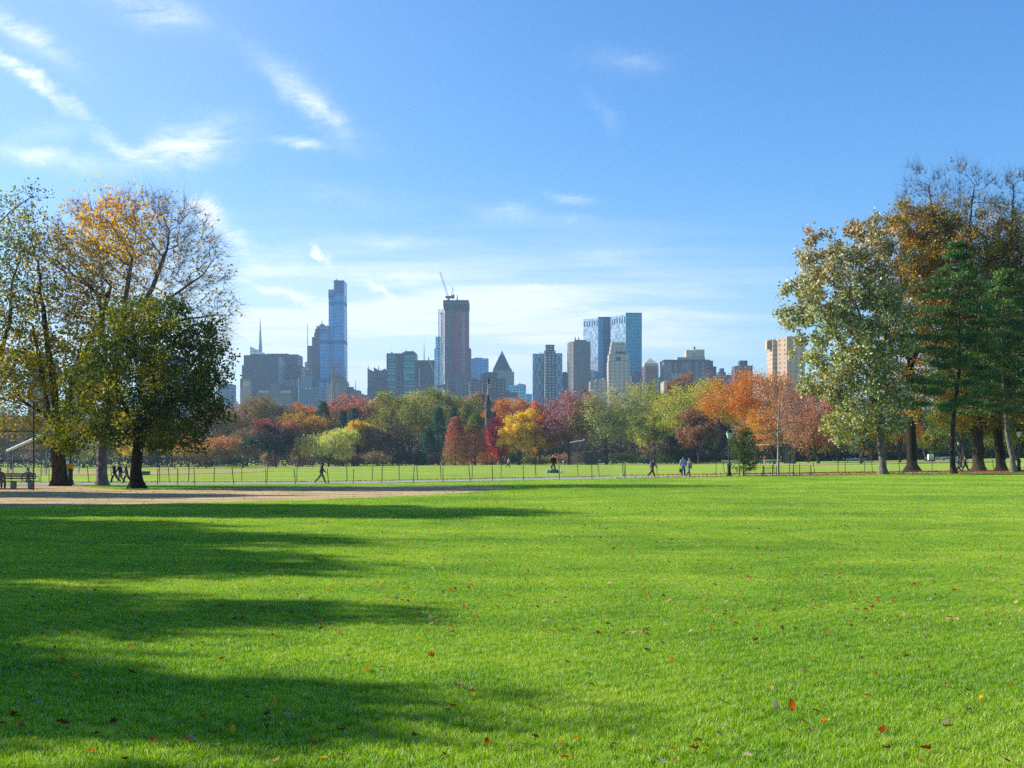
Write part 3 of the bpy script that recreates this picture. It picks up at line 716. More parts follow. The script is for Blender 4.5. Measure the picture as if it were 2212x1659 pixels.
T = [
 ('flowering_tree', 'low round bushy tree, orange on top, green below, left on the far lawn', 392, 498, 943, 418, F_BUSH, 'round', 996, 1.2),
 ('shade_tree', 'brown green thin tree standing between the orange bush and the red topped round tree', 488, 560, 930, 450, F_BROWNG, 'airy', 990, 1.2),
 ('maple_tree', 'dense round dark green tree with a red top, on a short trunk', 554, 640, 917, 412, F_REDTOP, 'round', 994, 1.9),
 ('shade_tree', 'ochre dome tree with a dark underside behind the yellow green willow', 608, 694, 895, 450, F_OCHRE, 'round', 962, 1.4),
 ('shade_tree', 'thin ochre green tree between the red topped round tree and the willow', 622, 668, 945, 435, F_OLIVE, 'airy', 990, 1.0),
 ('willow_tree', 'pale yellow green willow with drooping crown on the far edge of the lawn', 652, 768, 918, 412, F_WILLOW, 'willow', 988, 2.4),
 ('evergreen', 'dark green cone evergreen in front of the left side of the pink red dome', 726, 756, 889, 450, F_PINE, 'conifer', 950, .8),
 ('evergreen', 'dark green evergreen in front of the middle of the pink red dome', 746, 782, 883, 445, F_PINE, 'conifer', 950, .9),
 ('shade_tree', 'golden yellow tree right of the willow', 748, 796, 913, 440, F_YELLOW, 'airy', 975, 1.9),
 ('shade_tree', 'beige brown thinly leaved tree between the golden tree and the bare grey one', 788, 842, 917, 440, F_FIELDM, 'airy', 988, 1.5),
 ('bare_tree', 'grey leafless tree in front of the large dark olive dome', 828, 890, 920, 436, F_PURPLE, 'bare', 980, .5),
 ('evergreen', 'taller blue green evergreen left of the rust coloured redwoods', 924, 970, 882, 450, F_PINE, 'conifer', 990, 1.3),
 ('evergreen', 'blue green evergreen half hidden behind the left redwood', 964, 996, 880, 460, F_PINE, 'conifer', 985, 1.1),
 ('evergreen', 'dark low evergreen filling the gap left of the left redwood', 906, 944, 925, 445, F_PINE, 'conifer', 992, 1.0),
 ('redwood_tree', 'rust red conical redwood on the left of the pair', 960, 1008, 902, 408, F_REDRED, 'redwood', 998, 1.4),
 ('redwood_tree', 'rust brown conical redwood with a green tip on the right of the pair', 1000, 1052, 895, 410, F_REDWG, 'redwood', 998, 1.4),
 ('maple_tree', 'crimson red tree between the castle turret and the yellow tree', 1058, 1112, 907, 425, F_CRIM, 'round', 990, 1.5),
 ('maple_tree', 'bright yellow tree right of the crimson one', 1090, 1152, 888, 408, F_YELLOW, 'round', 985, 1.6),
 ('maple_tree', 'orange red tree with a yellow underside left of the maroon tree', 1138, 1190, 880, 415, F_ORGR, 'round', 985, 1.4),
 ('maple_tree', 'tall maroon purple tree left of the grey green elm', 1178, 1282, 836, 410, F_MAROON, 'round', 978, 1.9),
 ('elm_tree', 'large airy grey green elm with a forked pale trunk near the middle right', 1244, 1376, 829, 404, F_GREYG, 'airy', 968, 3.2),
 ('maple_tree', 'green orange undergrown tree below and right of the grey green elm', 1366, 1436, 900, 440, F_GREENY, 'round', 980, 1.2),
 ('shade_tree', 'big yellow green dome tree, the widest right of the middle', 1438, 1566, 823, 440, F_GREENY, 'round', 960, 2.0),
 ('bare_tree', 'small beige thinly leaved tree low under the yellow olive one', 1388, 1442, 951, 420, F_FIELDM, 'bare', 990, 2.2),
 ('maple_tree', 'round rust brown tree in front of the big yellow green dome', 1474, 1544, 880, 412, F_RUST, 'round', 972, 1.5),
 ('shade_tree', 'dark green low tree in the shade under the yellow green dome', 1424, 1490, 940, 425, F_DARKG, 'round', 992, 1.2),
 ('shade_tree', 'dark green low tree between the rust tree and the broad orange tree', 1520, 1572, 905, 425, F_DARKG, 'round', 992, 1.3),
]
for (nm, lb, p0, p1, qt, Y, mt, kd, qc, dn) in T: far_tree(nm, lb, p0, p1, qt, None, Y, mt, kd, qc, dn)
# nearer trees on the right side of the far lawn
far_tree('maple_tree', 'broad bright orange tree behind the street lamp and the young bare tree', 1552, 1712, 797, None, 280, F_ORANGE, 'round', 965, 2.6)
far_tree('maple_tree', 'orange yellow lower tree in front of the right half of the broad orange tree', 1630, 1716, 880, None, 262, foliage(['94581c', 'b87830', 'cc983c']), 'round', 975, 1.4)
far_tree('maple_tree', 'pinkish rust tree with hanging branches left of the silvery green oak', 1700, 1836, 822, None, 240, foliage(['7c4c3c', 'a06c54', 'bc907a']), 'round', 974, 2.4)
far_tree('shade_tree', 'small dark green tree under the pinkish rust one', 1716, 1776, 930, None, 300, F_DARKG, 'round', 984, 1.2)
far_tree('oak_tree', 'olive yellow tree on a short thick trunk seen left of the silvery oak trunk', 1800, 1920, 880, None, 196, foliage(['4c5a1e', '7c8028', 'a89838']), 'round', 968, 2.0)
far_tree('maple_tree', 'orange yellow tree framed by the two oak trunks', 1914, 1975, 890, None, 235, foliage(['b06c20', 'd89030', 'ecb044']), 'round', 962, 1.3)
for i, (p0, p1, qt, Y, mt, lb) in enumerate([
  (1838, 1930, 900, 330, F_DARKG, 'dark green background tree far behind the trunk of the silvery oak'), (1950, 2050, 880, 300, F_DARKG, 'dark green background tree between the second oak trunk and the first pine trunk'),
  (2030, 2130, 860, 310, F_DARKG, 'dark green background tree behind the two strollers under the pines'), (2110, 2230, 850, 300, F_OLIVE, 'olive background tree at the right edge behind the thick trunks'),
  (1760, 1860, 905, 350, F_BROWNG, 'brown green background tree at the end of the lawn under the pinkish rust tree'), (1860, 1960, 925, 380, F_RUST, 'rust background tree low between the oak trunks')]):
    far_tree('shade_tree', lb, p0, p1, qt, None, Y, mt, 'round', 975 if i < 4 else 980, 1.3)
far_tree('oak_tree', 'short trunked dark tree beyond the right ball field, left of the first pine trunk', 1990, 2046, 930, None, 268, F_OLIVE, 'round', 970, 1.1)
far_tree('shade_tree', 'green tree behind the right pine trunk', 2130, 2260, 900, None, 230, foliage(['3a5020', '5c7028', '7c8430']), 'round', 972, 1.2)
# far trees seen under and through the near crowns on the left
for p0, p1, qt, Y, mt, kd, dn, lb in [
  (-20, 70, 900, 430, F_PURPLE, 'round', 1.0, 'purple brown far tree behind the wire backstops at the left edge'), (50, 150, 890, 480, F_PINK, 'round', 1.0, 'pinkish far tree behind the white backstop frame'),
  (130, 230, 900, 500, F_PURPLE, 'round', 1.0, 'dark far tree behind the yellow sign'), (160, 260, 950, 430, F_GREYG, 'airy', 1.4, 'grey green low far tree between the two left trunks'),
  (215, 300, 880, 520, F_MAUVE, 'round', 1.0, 'mauve far tree behind the three walkers'), (255, 312, 950, 420, F_YELLOW, 'airy', 2.0, 'yellow far tree showing beside the knobbly trunk'),
  (290, 390, 900, 500, F_PURPLE, 'round', 1.1, 'dark brown far tree right of the knobbly trunk'), (355, 400, 962, 430, F_GREYG, 'airy', 1.6, 'pale grey green low far tree left of the orange bush'), (-60, 20, 870, 500, F_BROWNG, 'round', 1.0, 'brown green far tree at the very left edge')]:
    far_tree('shade_tree', lb, p0, p1, qt, None, Y, mt, kd, 988, dn)
# undergrowth along the far edge and the dark wood behind it
rs = random.Random(4)
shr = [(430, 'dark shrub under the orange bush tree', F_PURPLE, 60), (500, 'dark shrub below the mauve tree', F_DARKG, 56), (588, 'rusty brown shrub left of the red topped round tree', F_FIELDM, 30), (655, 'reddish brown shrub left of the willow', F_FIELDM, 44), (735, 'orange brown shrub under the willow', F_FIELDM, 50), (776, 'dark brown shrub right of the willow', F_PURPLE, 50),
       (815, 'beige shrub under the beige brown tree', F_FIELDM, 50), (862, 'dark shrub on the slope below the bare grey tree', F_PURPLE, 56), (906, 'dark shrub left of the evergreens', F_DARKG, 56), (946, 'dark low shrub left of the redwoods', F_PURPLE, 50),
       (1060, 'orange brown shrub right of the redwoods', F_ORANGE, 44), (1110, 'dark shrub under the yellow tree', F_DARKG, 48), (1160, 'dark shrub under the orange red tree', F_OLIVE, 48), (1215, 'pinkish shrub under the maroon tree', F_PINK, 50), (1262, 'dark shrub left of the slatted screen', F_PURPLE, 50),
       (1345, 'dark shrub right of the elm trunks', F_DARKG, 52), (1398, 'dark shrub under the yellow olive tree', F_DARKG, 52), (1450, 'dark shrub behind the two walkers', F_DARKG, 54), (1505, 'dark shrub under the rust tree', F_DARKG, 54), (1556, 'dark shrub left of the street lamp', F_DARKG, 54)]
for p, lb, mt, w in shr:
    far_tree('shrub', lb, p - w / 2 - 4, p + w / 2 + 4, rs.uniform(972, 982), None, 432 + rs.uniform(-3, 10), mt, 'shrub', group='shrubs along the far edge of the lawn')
# the mass of wood further back: reads as one thicket
def thicket(name, label, p0, p1, Y, qt, mat, n, seed, depth=30):
    r = np.random.default_rng(seed); p = r.uniform(p0, p1, n); top = qt + 10 * np.sin(p / 23.0) + 6 * np.sin(p / 9.1 + 1)
    q = top + (1000 - top) * r.random(n) ** .9; yy = Y + r.uniform(0, depth, n)
    C = np.stack([(p - CX) / F * yy, yy, EYE + (HZ - q) / F * yy], -1); C[:, 2] = np.maximum(C[:, 2], G(C[:, 0], C[:, 1]) + .3)
    V, Q, var = leaves(C, 10, 1.6, 1.3, r)
    o = link(name, mesh_np(name, V, quads=Q, attrs={'var': var}), mat); tag(o, label, 'wood', kind='stuff'); return o
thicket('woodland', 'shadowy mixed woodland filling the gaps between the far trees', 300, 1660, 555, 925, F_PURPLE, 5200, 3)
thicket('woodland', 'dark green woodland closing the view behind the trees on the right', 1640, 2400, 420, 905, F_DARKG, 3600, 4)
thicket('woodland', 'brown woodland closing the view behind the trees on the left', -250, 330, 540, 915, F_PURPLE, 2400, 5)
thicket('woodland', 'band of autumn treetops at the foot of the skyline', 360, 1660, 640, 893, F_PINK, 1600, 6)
FB = 1.0
# ------------------------------------------------------------------ near trees
def near_tree(name, label, base, Y, trunks, lobes, cols, n_att=900, D=.55, rmax=.45, per=16, size=.17, spread=.42, weight=None, twigs=4, twig_len=.7, seed=1, tmat=None,
              flare=1.7, shell=.5, up=.06, tip=.011, group=None, cat='tree', gl=None, below=None, loc=None, asp=.62, sp=1.3, brad=.5, flat=.6):
    """base p; trunks and lobes in photograph measures at distance Y (lobes: p, q, half width, half height, depth offset m, depth radius m)"""
    r = np.random.default_rng(seed)
    bx, by, bz = at(base, Y) if loc is None else loc
    k = Y / F
    L3 = lambda p, q, dy=0: ((p - CX) * k - bx, dy, EYE + (HZ - q) * k - bz)
    root = thing(name, label, cat, (bx, by, bz), group=group)
    tr = [[L3(*pt) for pt in t_] for t_ in trunks]
    lb = []
    for l in lobes:
        p, q, rp, rq = l[:4]; dy = l[4] if len(l) > 4 else 0; ry = l[5] if len(l) > 5 else rp * k
        c = L3(p, q, dy); lb.append((c[0], dy, c[2], rp * k, ry, rq * k))
    pb = 7 if per > 5 else 6
    att, bid, bc = boughs(lb, sp, pb, brad, r, flat, 9000, shell)
    P, par = grow(att, tr, D=D, dk=D * 1.25, iters=90, seed=seed, wob=.18, up=up)
    rr = radii(P, par, tip=tip, e=2.3); 
    if rr[0] > 0: rr = np.maximum(rr * (rmax / rr[0]) ** np.clip((np.log(rr / tip) / math.log(rr[0] / tip)), 0, 1), tip)
    tipn = np.where(rr < tip * 2.6)[0]; S0 = P[tipn]
    outd = S0 - (att.mean(0) - [0, 0, 2.5]); outd /= np.linalg.norm(outd, axis=1)[:, None]
    S = np.repeat(S0, twigs, 0); E = S + (np.repeat(outd, twigs, 0) * .75 + r.normal(size=S.shape) * .55) * twig_len * r.uniform(.5, 1.2, (len(S), 1))
    mb = limb_mesh(P, par, rr, flare=flare, flare_h=1.1, extra=(S, E, tip * .8))
    link('trunk', mesh_np('trunk', mb[0], quads=mb[1], tris=mb[2], smooth=True), tmat or BARK, root)
    bv = r.random(len(bc)); C = att; cl = np.clip(.65 * bv[bid] + .35 * r.random(len(att)), 0, 1)
    if per <= 7: E = S + (E - S) * r.random((len(S), 1)); C = np.concatenate([att, E]); cl = np.concatenate([cl, r.random(len(E))])
    if weight is not None:
        pp = (C[:, 0] + bx) / k + CX; qq = HZ - (C[:, 2] + bz - EYE) / k
        ok = r.random(len(C)) < weight(pp, qq); C, cl = C[ok], cl[ok]
    V, Q, var = leaves(C, per, spread, size, r, asp=asp, cl=cl)
    print(name, base, 'att', len(att), 'nodes', len(P), 'leaves', len(Q))
    link('crown', mesh_np('crown', V, quads=Q, attrs={'var': var}), cols, root)
    return root
N_DARK = foliage(['22300c', '3e4e14', '66721e', 'a8982e'], trans=.45, gloss=.05)
N_GOLD = foliage(['b8941c', 'dcb02c', 'f0cc50'], top=['cc8c30', 'e4a83c', 'ecb850'], top_at=(.6, .95), trans=.58)
N_YG = foliage(['48581c', '747c24', 'a89828', 'd8b03c'], trans=.45)
N_GRN = foliage(['2c4418', '4c6a24', '7c8a2c', 'b0a038'], trans=.45)
N_OAK = foliage(['506418', '708224', '92902c', 'b0943c'], trans=.3, gloss=.07, top=['6a6c34', '947c40', 'ac7648'], top_at=(.5, 1.0), under='dcdcb8')
N_OAK2 = foliage(['545c20', '847c24', 'b08a28', 'd09434'], trans=.35, gloss=.08)
N_GRN2 = foliage(['20381a', '38541e', '587026', '807c2c'], trans=.35, gloss=.07)
# left group
near_tree('maple_tree', 'wide fan shaped tree, half bare with golden orange leaves, rising behind the dark green one', 220, 81,
  [[(220, 1052), (220, 985), (226, 930), (235, 860)], [(235, 860), (262, 740), (270, 650), (285, 560)], [(240, 840), (300, 720), (370, 640), (430, 600)], [(235, 860), (225, 740), (215, 640)], [(262, 740), (330, 620), (360, 540)], [(300, 720), (400, 690), (470, 680)]],
  [(300, 560, 150, 140), (400, 570, 95, 95), (230, 540, 120, 110), (455, 650, 58, 90), (330, 480, 110, 60), (190, 600, 90, 120), (440, 720, 60, 50), (270, 450, 70, 34)],
  N_GOLD, sp=.8, brad=.4, D=.45, rmax=.33, per=3, size=.2, spread=.2, seed=11, twigs=8, twig_len=1.0, tip=.0105,
  tmat=bark('bark_backlit', '584a48', '94868a'), weight=lambda p, q: np.clip(.52 * np.exp(-((p - 240) / 72) ** 2 - ((q - 500) / 75) ** 2) + .3 * np.exp(-((p - 210) / 80) ** 2 - ((q - 700) / 100) ** 2) + .05, 0, 1))  # mauve bark: backlight and haze on the twigs put into the colour
near_tree('maple_tree', 'old forked tree with yellow green leaves and a thick limb reaching left', 130, 80,
  [[(130, 1052), (127, 1000), (124, 950), (122, 925)], [(122, 925), (108, 905), (90, 892), (70, 880), (50, 868), (30, 840)], [(124, 940), (145, 880), (165, 800), (180, 720)], [(128, 960), (118, 850), (105, 760), (95, 680)], [(108, 905), (90, 800), (70, 700)], [(165, 800), (215, 700), (240, 620)]],
  [(110, 700, 110, 110), (60, 800, 80, 80), (150, 800, 90, 80), (120, 590, 105, 90), (40, 650, 70, 100), (190, 690, 70, 100), (90, 880, 60, 50), (20, 880, 50, 50), (70, 520, 70, 60)],
  N_YG, sp=1.0, brad=.45, D=.5, rmax=.45, per=7, size=.19, spread=.25, seed=12, twigs=4,
  weight=lambda p, q: np.clip(.22 + .45 * (q > 720) + .12 * (q > 620), 0, .8))
near_tree('maple_tree', 'dense dark green round tree with a knobbly trunk, front of the left group', 296, 73,
  [[(296, 1058), (293, 1020), (296, 985), (300, 930)], [(300, 930), (325, 860), (335, 780), (338, 700)], [(300, 940), (270, 880), (240, 820)], [(300, 930), (380, 860), (430, 830)], [(335, 780), (380, 730), (420, 700)]],
  [(330, 760, 125, 120), (410, 790, 88, 90), (240, 850, 95, 90), (330, 880, 130, 75), (340, 690, 75, 55), (200, 900, 62, 62), (430, 850, 62, 80), (390, 930, 60, 42), (270, 930, 80, 38), (455, 740, 40, 50), (160, 930, 70, 36), (350, 940, 70, 36), (230, 890, 90, 50)],
  N_DARK, sp=.96, brad=.42, D=.46, rmax=.31, per=24, size=.18, spread=.2, seed=13, twigs=2, tmat=BARKD, flare=2.2)
near_tree('maple_tree', 'green and yellow tree at the left edge whose trunk is outside the picture', -62, 81,
  [[(-62, 1052), (-58, 960), (-40, 880), (-10, 800), (20, 700), (28, 600)], [(-40, 880), (0, 840), (30, 790), (48, 700)], [(-10, 800), (-40, 640), (-30, 540)]],
  [(10, 520, 72, 110), (0, 650, 90, 100), (-60, 560, 80, 120), (40, 440, 42, 48), (60, 560, 40, 80), (-50, 750, 90, 90), (30, 800, 60, 80)],
  N_GRN, sp=1.1, brad=.45, D=.5, rmax=.35, per=13, size=.18, spread=.24, seed=14, twigs=3, weight=lambda p, q: q * 0 + .62)
# right group
near_tree('oak_tree', 'tall oak with silvery green leaves, left of the right hand group', 1908, 108,
  [[(1908, 1027), (1903, 960), (1900, 900), (1897, 820)], [(1897, 820), (1880, 740), (1850, 660), (1830, 580)], [(1897, 840), (1830, 760), (1785, 690), (1750, 600)], [(1897, 820), (1915, 720), (1920, 640)], [(1830, 760), (1790, 790), (1770, 810)]],
  [(1800, 640, 95, 110), (1860, 560, 70, 90), (1845, 760, 105, 110), (1760, 560, 48, 56), (1900, 700, 80, 120), (1880, 870, 90, 60), (1802, 800, 76, 70), (1730, 660, 40, 56), (1722, 600, 26, 22), (1840, 500, 36, 38), (1900, 640, 60, 60), (1775, 705, 44, 50), (1850, 920, 60, 32), (1925, 880, 40, 60)],
  N_OAK, sp=1.85, brad=.72, flat=.8, D=.6, rmax=.3, per=64, size=.25, spread=.26, seed=21, twigs=2, tmat=BARKG, flare=1.9, asp=.7)
near_tree('oak_tree', 'second oak with orange and olive leaves and a dark flared trunk', 1971, 124,
  [[(1971, 1020), (1969, 950), (1966, 880), (1964, 780)], [(1964, 780), (1950, 680), (1945, 560)], [(1964, 800), (2010, 700), (2040, 560)], [(1950, 680), (1915, 590), (1900, 530)]],
  [(1960, 600, 80, 90), (1920, 540, 55, 64), (2010, 540, 75, 85), (1970, 720, 90, 100), (2030, 660, 80, 110), (1960, 840, 80, 60), (1905, 520, 34, 34), (1950, 470, 40, 34)],
  N_OAK2, sp=1.6, brad=.62, D=.65, rmax=.46, per=34, size=.23, spread=.28, seed=22, twigs=2, tmat=BARKD, flare=2.3)
near_tree('elm_tree', 'tallest tree of the right group with leafless twigs standing above its rusty green crown', 2114, 125,
  [[(2114, 1020), (2112, 940), (2110, 860), (2095, 720)], [(2095, 720), (2060, 600), (2020, 480), (2005, 400)], [(2095, 740), (2100, 600), (2095, 480), (2105, 400)], [(2095, 720), (2150, 600), (2160, 500)], [(2060, 600), (1990, 520), (1945, 470)]],
  [(2010, 470, 75, 85), (1985, 400, 45, 50), (2090, 430, 60, 80), (2060, 560, 110, 80), (2150, 540, 70, 100), (2110, 700, 110, 120), (2100, 860, 90, 80), (2000, 600, 60, 80)],
  foliage(['5c6424', '8c8430', 'b89434', 'd09440'], trans=.4), sp=1.3, brad=.55, D=.6, rmax=.55, per=20, size=.22, spread=.3, seed=23, twigs=12, twig_len=1.3, tip=.011, tmat=BARK, flare=1.8,
  weight=lambda p, q: np.clip((q - 425) / 60.0, 0.02, .9))
near_tree('elm_tree', 'dark trunked leaning tree at the right with bare twig tips above yellow olive leaves', 2161, 126,
  [[(2163, 1018), (2156, 940), (2146, 860), (2142, 780)], [(2142, 780), (2170, 640), (2185, 500), (2190, 400)], [(2142, 780), (2110, 660)], [(2170, 640), (2220, 520)]],
  [(2190, 450, 50, 80), (2215, 400, 40, 50), (2190, 600, 80, 100), (2150, 760, 100, 90), (2240, 620, 60, 120), (2230, 860, 70, 100), (2160, 900, 60, 40)],
  foliage(['48541c', '747422', 'a88a2a', 'c08a34'], trans=.4), sp=1.3, brad=.55, D=.6, rmax=.45, per=21, size=.22, spread=.3, seed=24, twigs=11, twig_len=1.2, tip=.011, tmat=BARKD,
  weight=lambda p, q: np.clip((q - 440) / 60.0, 0.03, .9))
far_tree('oak_tree', 'dark green undergrown tree closing the gap behind the right group trunks', 2020, 2130, 800, None, 150, N_GRN2, 'round', 955, 1.6)
far_tree('oak_tree', 'green tree behind the leaning trunk at the right edge', 2120, 2280, 760, None, 150, N_GRN2, 'round', 960, 1.8)
# the young bare tree, the sparse conifer beside it
near_tree('sapling', 'young leafless pale barked tree on a thin straight trunk right of the street lamp', 1681.5, 104,
  [[(1681.5, 1029), (1681.5, 980), (1681, 930), (1683, 890)]],
  [(1683, 860, 32, 52), (1660, 900, 30, 50), (1705, 900, 34, 52), (1680, 940, 46, 28), (1682, 830, 16, 26), (1650, 935, 20, 18), (1716, 925, 18, 26)],
  foliage(['a8602c', 'c8803c']), sp=.75, brad=.3, up=.4, D=.26, rmax=.1, per=2, size=.13, spread=.1, seed=31, twigs=1, twig_len=.3, tmat=bark('bark_sapling', '6c6056', 'b4a898'), flare=1.2, tip=.02, weight=lambda p, q: p * 0 + .05)
def sparse_conifer(p, Y, q_top, label):
    x, y, z = at(p, Y); H = Z(q_top, Y) - z; r = np.random.default_rng(8)
    root = thing('conifer', label, 'conifer', (x, y, z))
    P = [np.array([0, 0, H * t_ * .98]) for t_ in np.linspace(0, 1, 20)]; par = [-1] + list(range(19)); C = []
    for i in range(46):
        h = r.uniform(.08, .97) ** 1.0; j = int(h * 19); a = r.uniform(0, 6.28); L = (1.15 if h < .3 else 1.5 - 1.3 * abs(h - .6)) * r.uniform(.6, 1.1) * (1 - .55 * max(0, h - .7) / .3)
        if .24 < h < .36: L *= .55
        last = j; b = P[j]
        for s in range(1, 5):
            P.append(b + np.array([math.cos(a), math.sin(a), .35]) * L * s / 4); par.append(last); last = len(P) - 1
            if s > 1: C += [P[-1] + r.normal(size=3) * .1 for _ in range(3)]
    P = np.array(P); par = np.array(par); rr = radii(P, par, .01, 2.3)
    mb = limb_mesh(P, par, rr); link('trunk', mesh_np('trunk', mb[0], quads=mb[1], smooth=True), BARKD, root)
    V, Q, var = leaves(np.array(C), 14, (.15, .15, .08), .14, r, asp=.35)
    link('crown', mesh_np('crown', V, quads=Q, attrs={'var': var}), foliage(['2c3c1e', '4a5a2a', '6c7236']), root)
sparse_conifer(1607, 103, 922, 'small ragged dark green conifer between the street lamp and the young bare tree')
# white pines
N_PINE = foliage(['24401a', '3c5c26', '547636', '7c944a'], trans=.3, gloss=.05)
def pine(label, p, Y, trunk, env, seed, dirs=None, n_br=46, tmat=BARK, rb=.24):
    """env: (q, half width in photo px left, right) rows giving the reach of the branches at that height"""
    r = np.random.default_rng(seed); bx, by, bz = at(p, Y); k = Y / F
    root = thing('pine_tree', label, 'pine', (bx, by, bz))
    tl = [np.array([(a - CX) * k - bx, 0, EYE + (HZ - b) * k - bz]) for a, b in trunk]
    P = [tl[0]]; par = [-1]
    for a, b in zip(tl[:-1], tl[1:]):
        n = max(2, int(np.linalg.norm(b - a) / .8))
        for j in range(1, n + 1): P.append(a + (b - a) * j / n); par.append(len(P) - 2)
    nt = len(P); tz = np.array([a[2] for a in P]); eq = [HZ - 0 * e[0] for e in env]
    ez = np.array([EYE + (HZ - e[0]) * k - bz for e in env]); el = np.array([e[1] * k * 1.32 for e in env]); er = np.array([e[2] * k * 1.3 for e in env]); o = np.argsort(ez); ez, el, er = ez[o], el[o], er[o]
    C, dead = [], []
    zz = np.linspace(ez[0], ez[-1], n_br // 2) + r.uniform(-.25, .25, n_br // 2); th = r.uniform(0, 6.28)
    for i, z in enumerate(zz):
        for w in range(2):
            th += 2.4 + r.uniform(-.3, .3); cx_ = math.cos(th); reach = (np.interp(z, ez, er) if cx_ > 0 else np.interp(z, ez, el)) * r.uniform(.55, 1.12)
            reach = max(.4, reach * (1 if abs(cx_) > .5 else .8)); j = int(np.argmin(abs(tz - (z - reach * .12)))); b = P[j]
            d = np.array([cx_, math.sin(th), 0.0]); n = max(3, int(reach / .5)); last = j
            tipz = z - b[2]
            for s in range(1, n + 1):
                f = s / n; q = b + d * reach * f + np.array([0, 0, tipz * f ** 1.6 + .15 * math.sin(f * 3)]) + r.normal(size=3) * .05
                P.append(q); par.append(last); last = len(P) - 1
                if f > .35:
                    side = np.array([-d[1], d[0], 0]); m = 3
                    for _ in range(m):
                        C.append(q + side * r.normal() * (.28 + .55 * (1 - abs(f - .7))) * min(1, reach / 2.5) + np.array([0, 0, abs(r.normal()) * .12]))
    P = np.array(P); par = np.array(par); rr = radii(P, par, .014, 2.35)
    rr[:nt] = np.maximum(rr[:nt], rb * np.linspace(1, .12, nt)); rr[nt:] = np.minimum(rr[nt:], .06)
    mb = limb_mesh(P, par, rr, flare=1.5); link('trunk', mesh_np('trunk', mb[0], quads=mb[1], smooth=True), tmat, root)
    C = np.array(C)
    n = 44; V, Q, var = leaves(C, n, (.32, .32, .11), .34, r, asp=.24)
    # needles point up and outwards
    link('crown', mesh_np('crown', V, quads=Q, attrs={'var': var}), N_PINE, root)
pine('white pine with layered blue green branches, the left one of the two pines', 2060, 110, [(2060, 1023), (2056, 980), (2058, 930), (2062, 880), (2072, 800), (2072, 700), (2070, 540)],
     [(535, 4, 4), (580, 30, 30), (640, 62, 48), (700, 52, 60), (745, 84, 70), (790, 55, 70), (825, 92, 80), (862, 88, 50), (890, 50, 50)], 41, n_br=54)
pine('white pine with a pale crooked trunk at the right edge', 2188, 113, [(2190, 1020), (2186, 985), (2176, 940), (2172, 880), (2166, 800), (2164, 700), (2170, 600)],
     [(590, 6, 10), (630, 40, 60), (690, 60, 70), (735, 90, 70), (770, 70, 80), (815, 96, 70), (850, 60, 60), (893, 84, 40)], 42, n_br=54, tmat=BARKG, rb=.26)
# trees standing beyond the left edge of the picture; their shadows cross the lawn
def edge_tree(label, x, y, h, w, seed, cb=.22, per=15):
    z = float(G(x, y)); r = np.random.default_rng(seed)
    root = thing('maple_tree', label, 'tree', (x, y, z))
    L = lumps(0, h * (1 + cb) / 2, w, h * (1 - cb) / 2, r, 9, .5); att, bid, bc = boughs(L, 1.15, 6, .5, r, .7, 5000)
    P, par = grow(att, [[(0, 0, -.2), (.1, 0, h * cb * .9)]], D=.8, dk=1.0, iters=50, seed=seed); rr = radii(P, par, .02, 2.2)
    mb = limb_mesh(P, par, rr); link('trunk', mesh_np('trunk', mb[0], quads=mb[1], smooth=True), BARK, root)
    V, Q, var = leaves(att, 22, .34, .44, r); link('crown', mesh_np('crown', V, quads=Q, attrs={'var': var}), N_DARK, root)
EDGE = [(-38, 47.5, 19.2, 6.6), (-36, 28.0, 16.8, 4.4), (-33, 20.0, 16.6, 3.0), (-29, 15.2, 14.4, 2.0), (-25, 12.9, 12.9, 2.8), (-50, 40, 21.5, 5), (-45, 36, 21, 5), (-30, 20.3, 13.4, 2.9), (-49, 66, 19, 4.5)]
for i, (x, y, h, w) in enumerate(EDGE):
    edge_tree(['tree outside the left edge opposite the dirt infield', 'tree outside the left edge, third from the camera side', 'tree outside the left edge, low and round', 'slim tree outside the left edge', 'nearest tree outside the left edge', 'tree outside the left edge set back from the others', 'tall tree outside the left edge in the second row', 'short broad tree outside the left edge', 'tree outside the left edge in line with the dirt infield'][i], x, y, h, w, 60 + i)
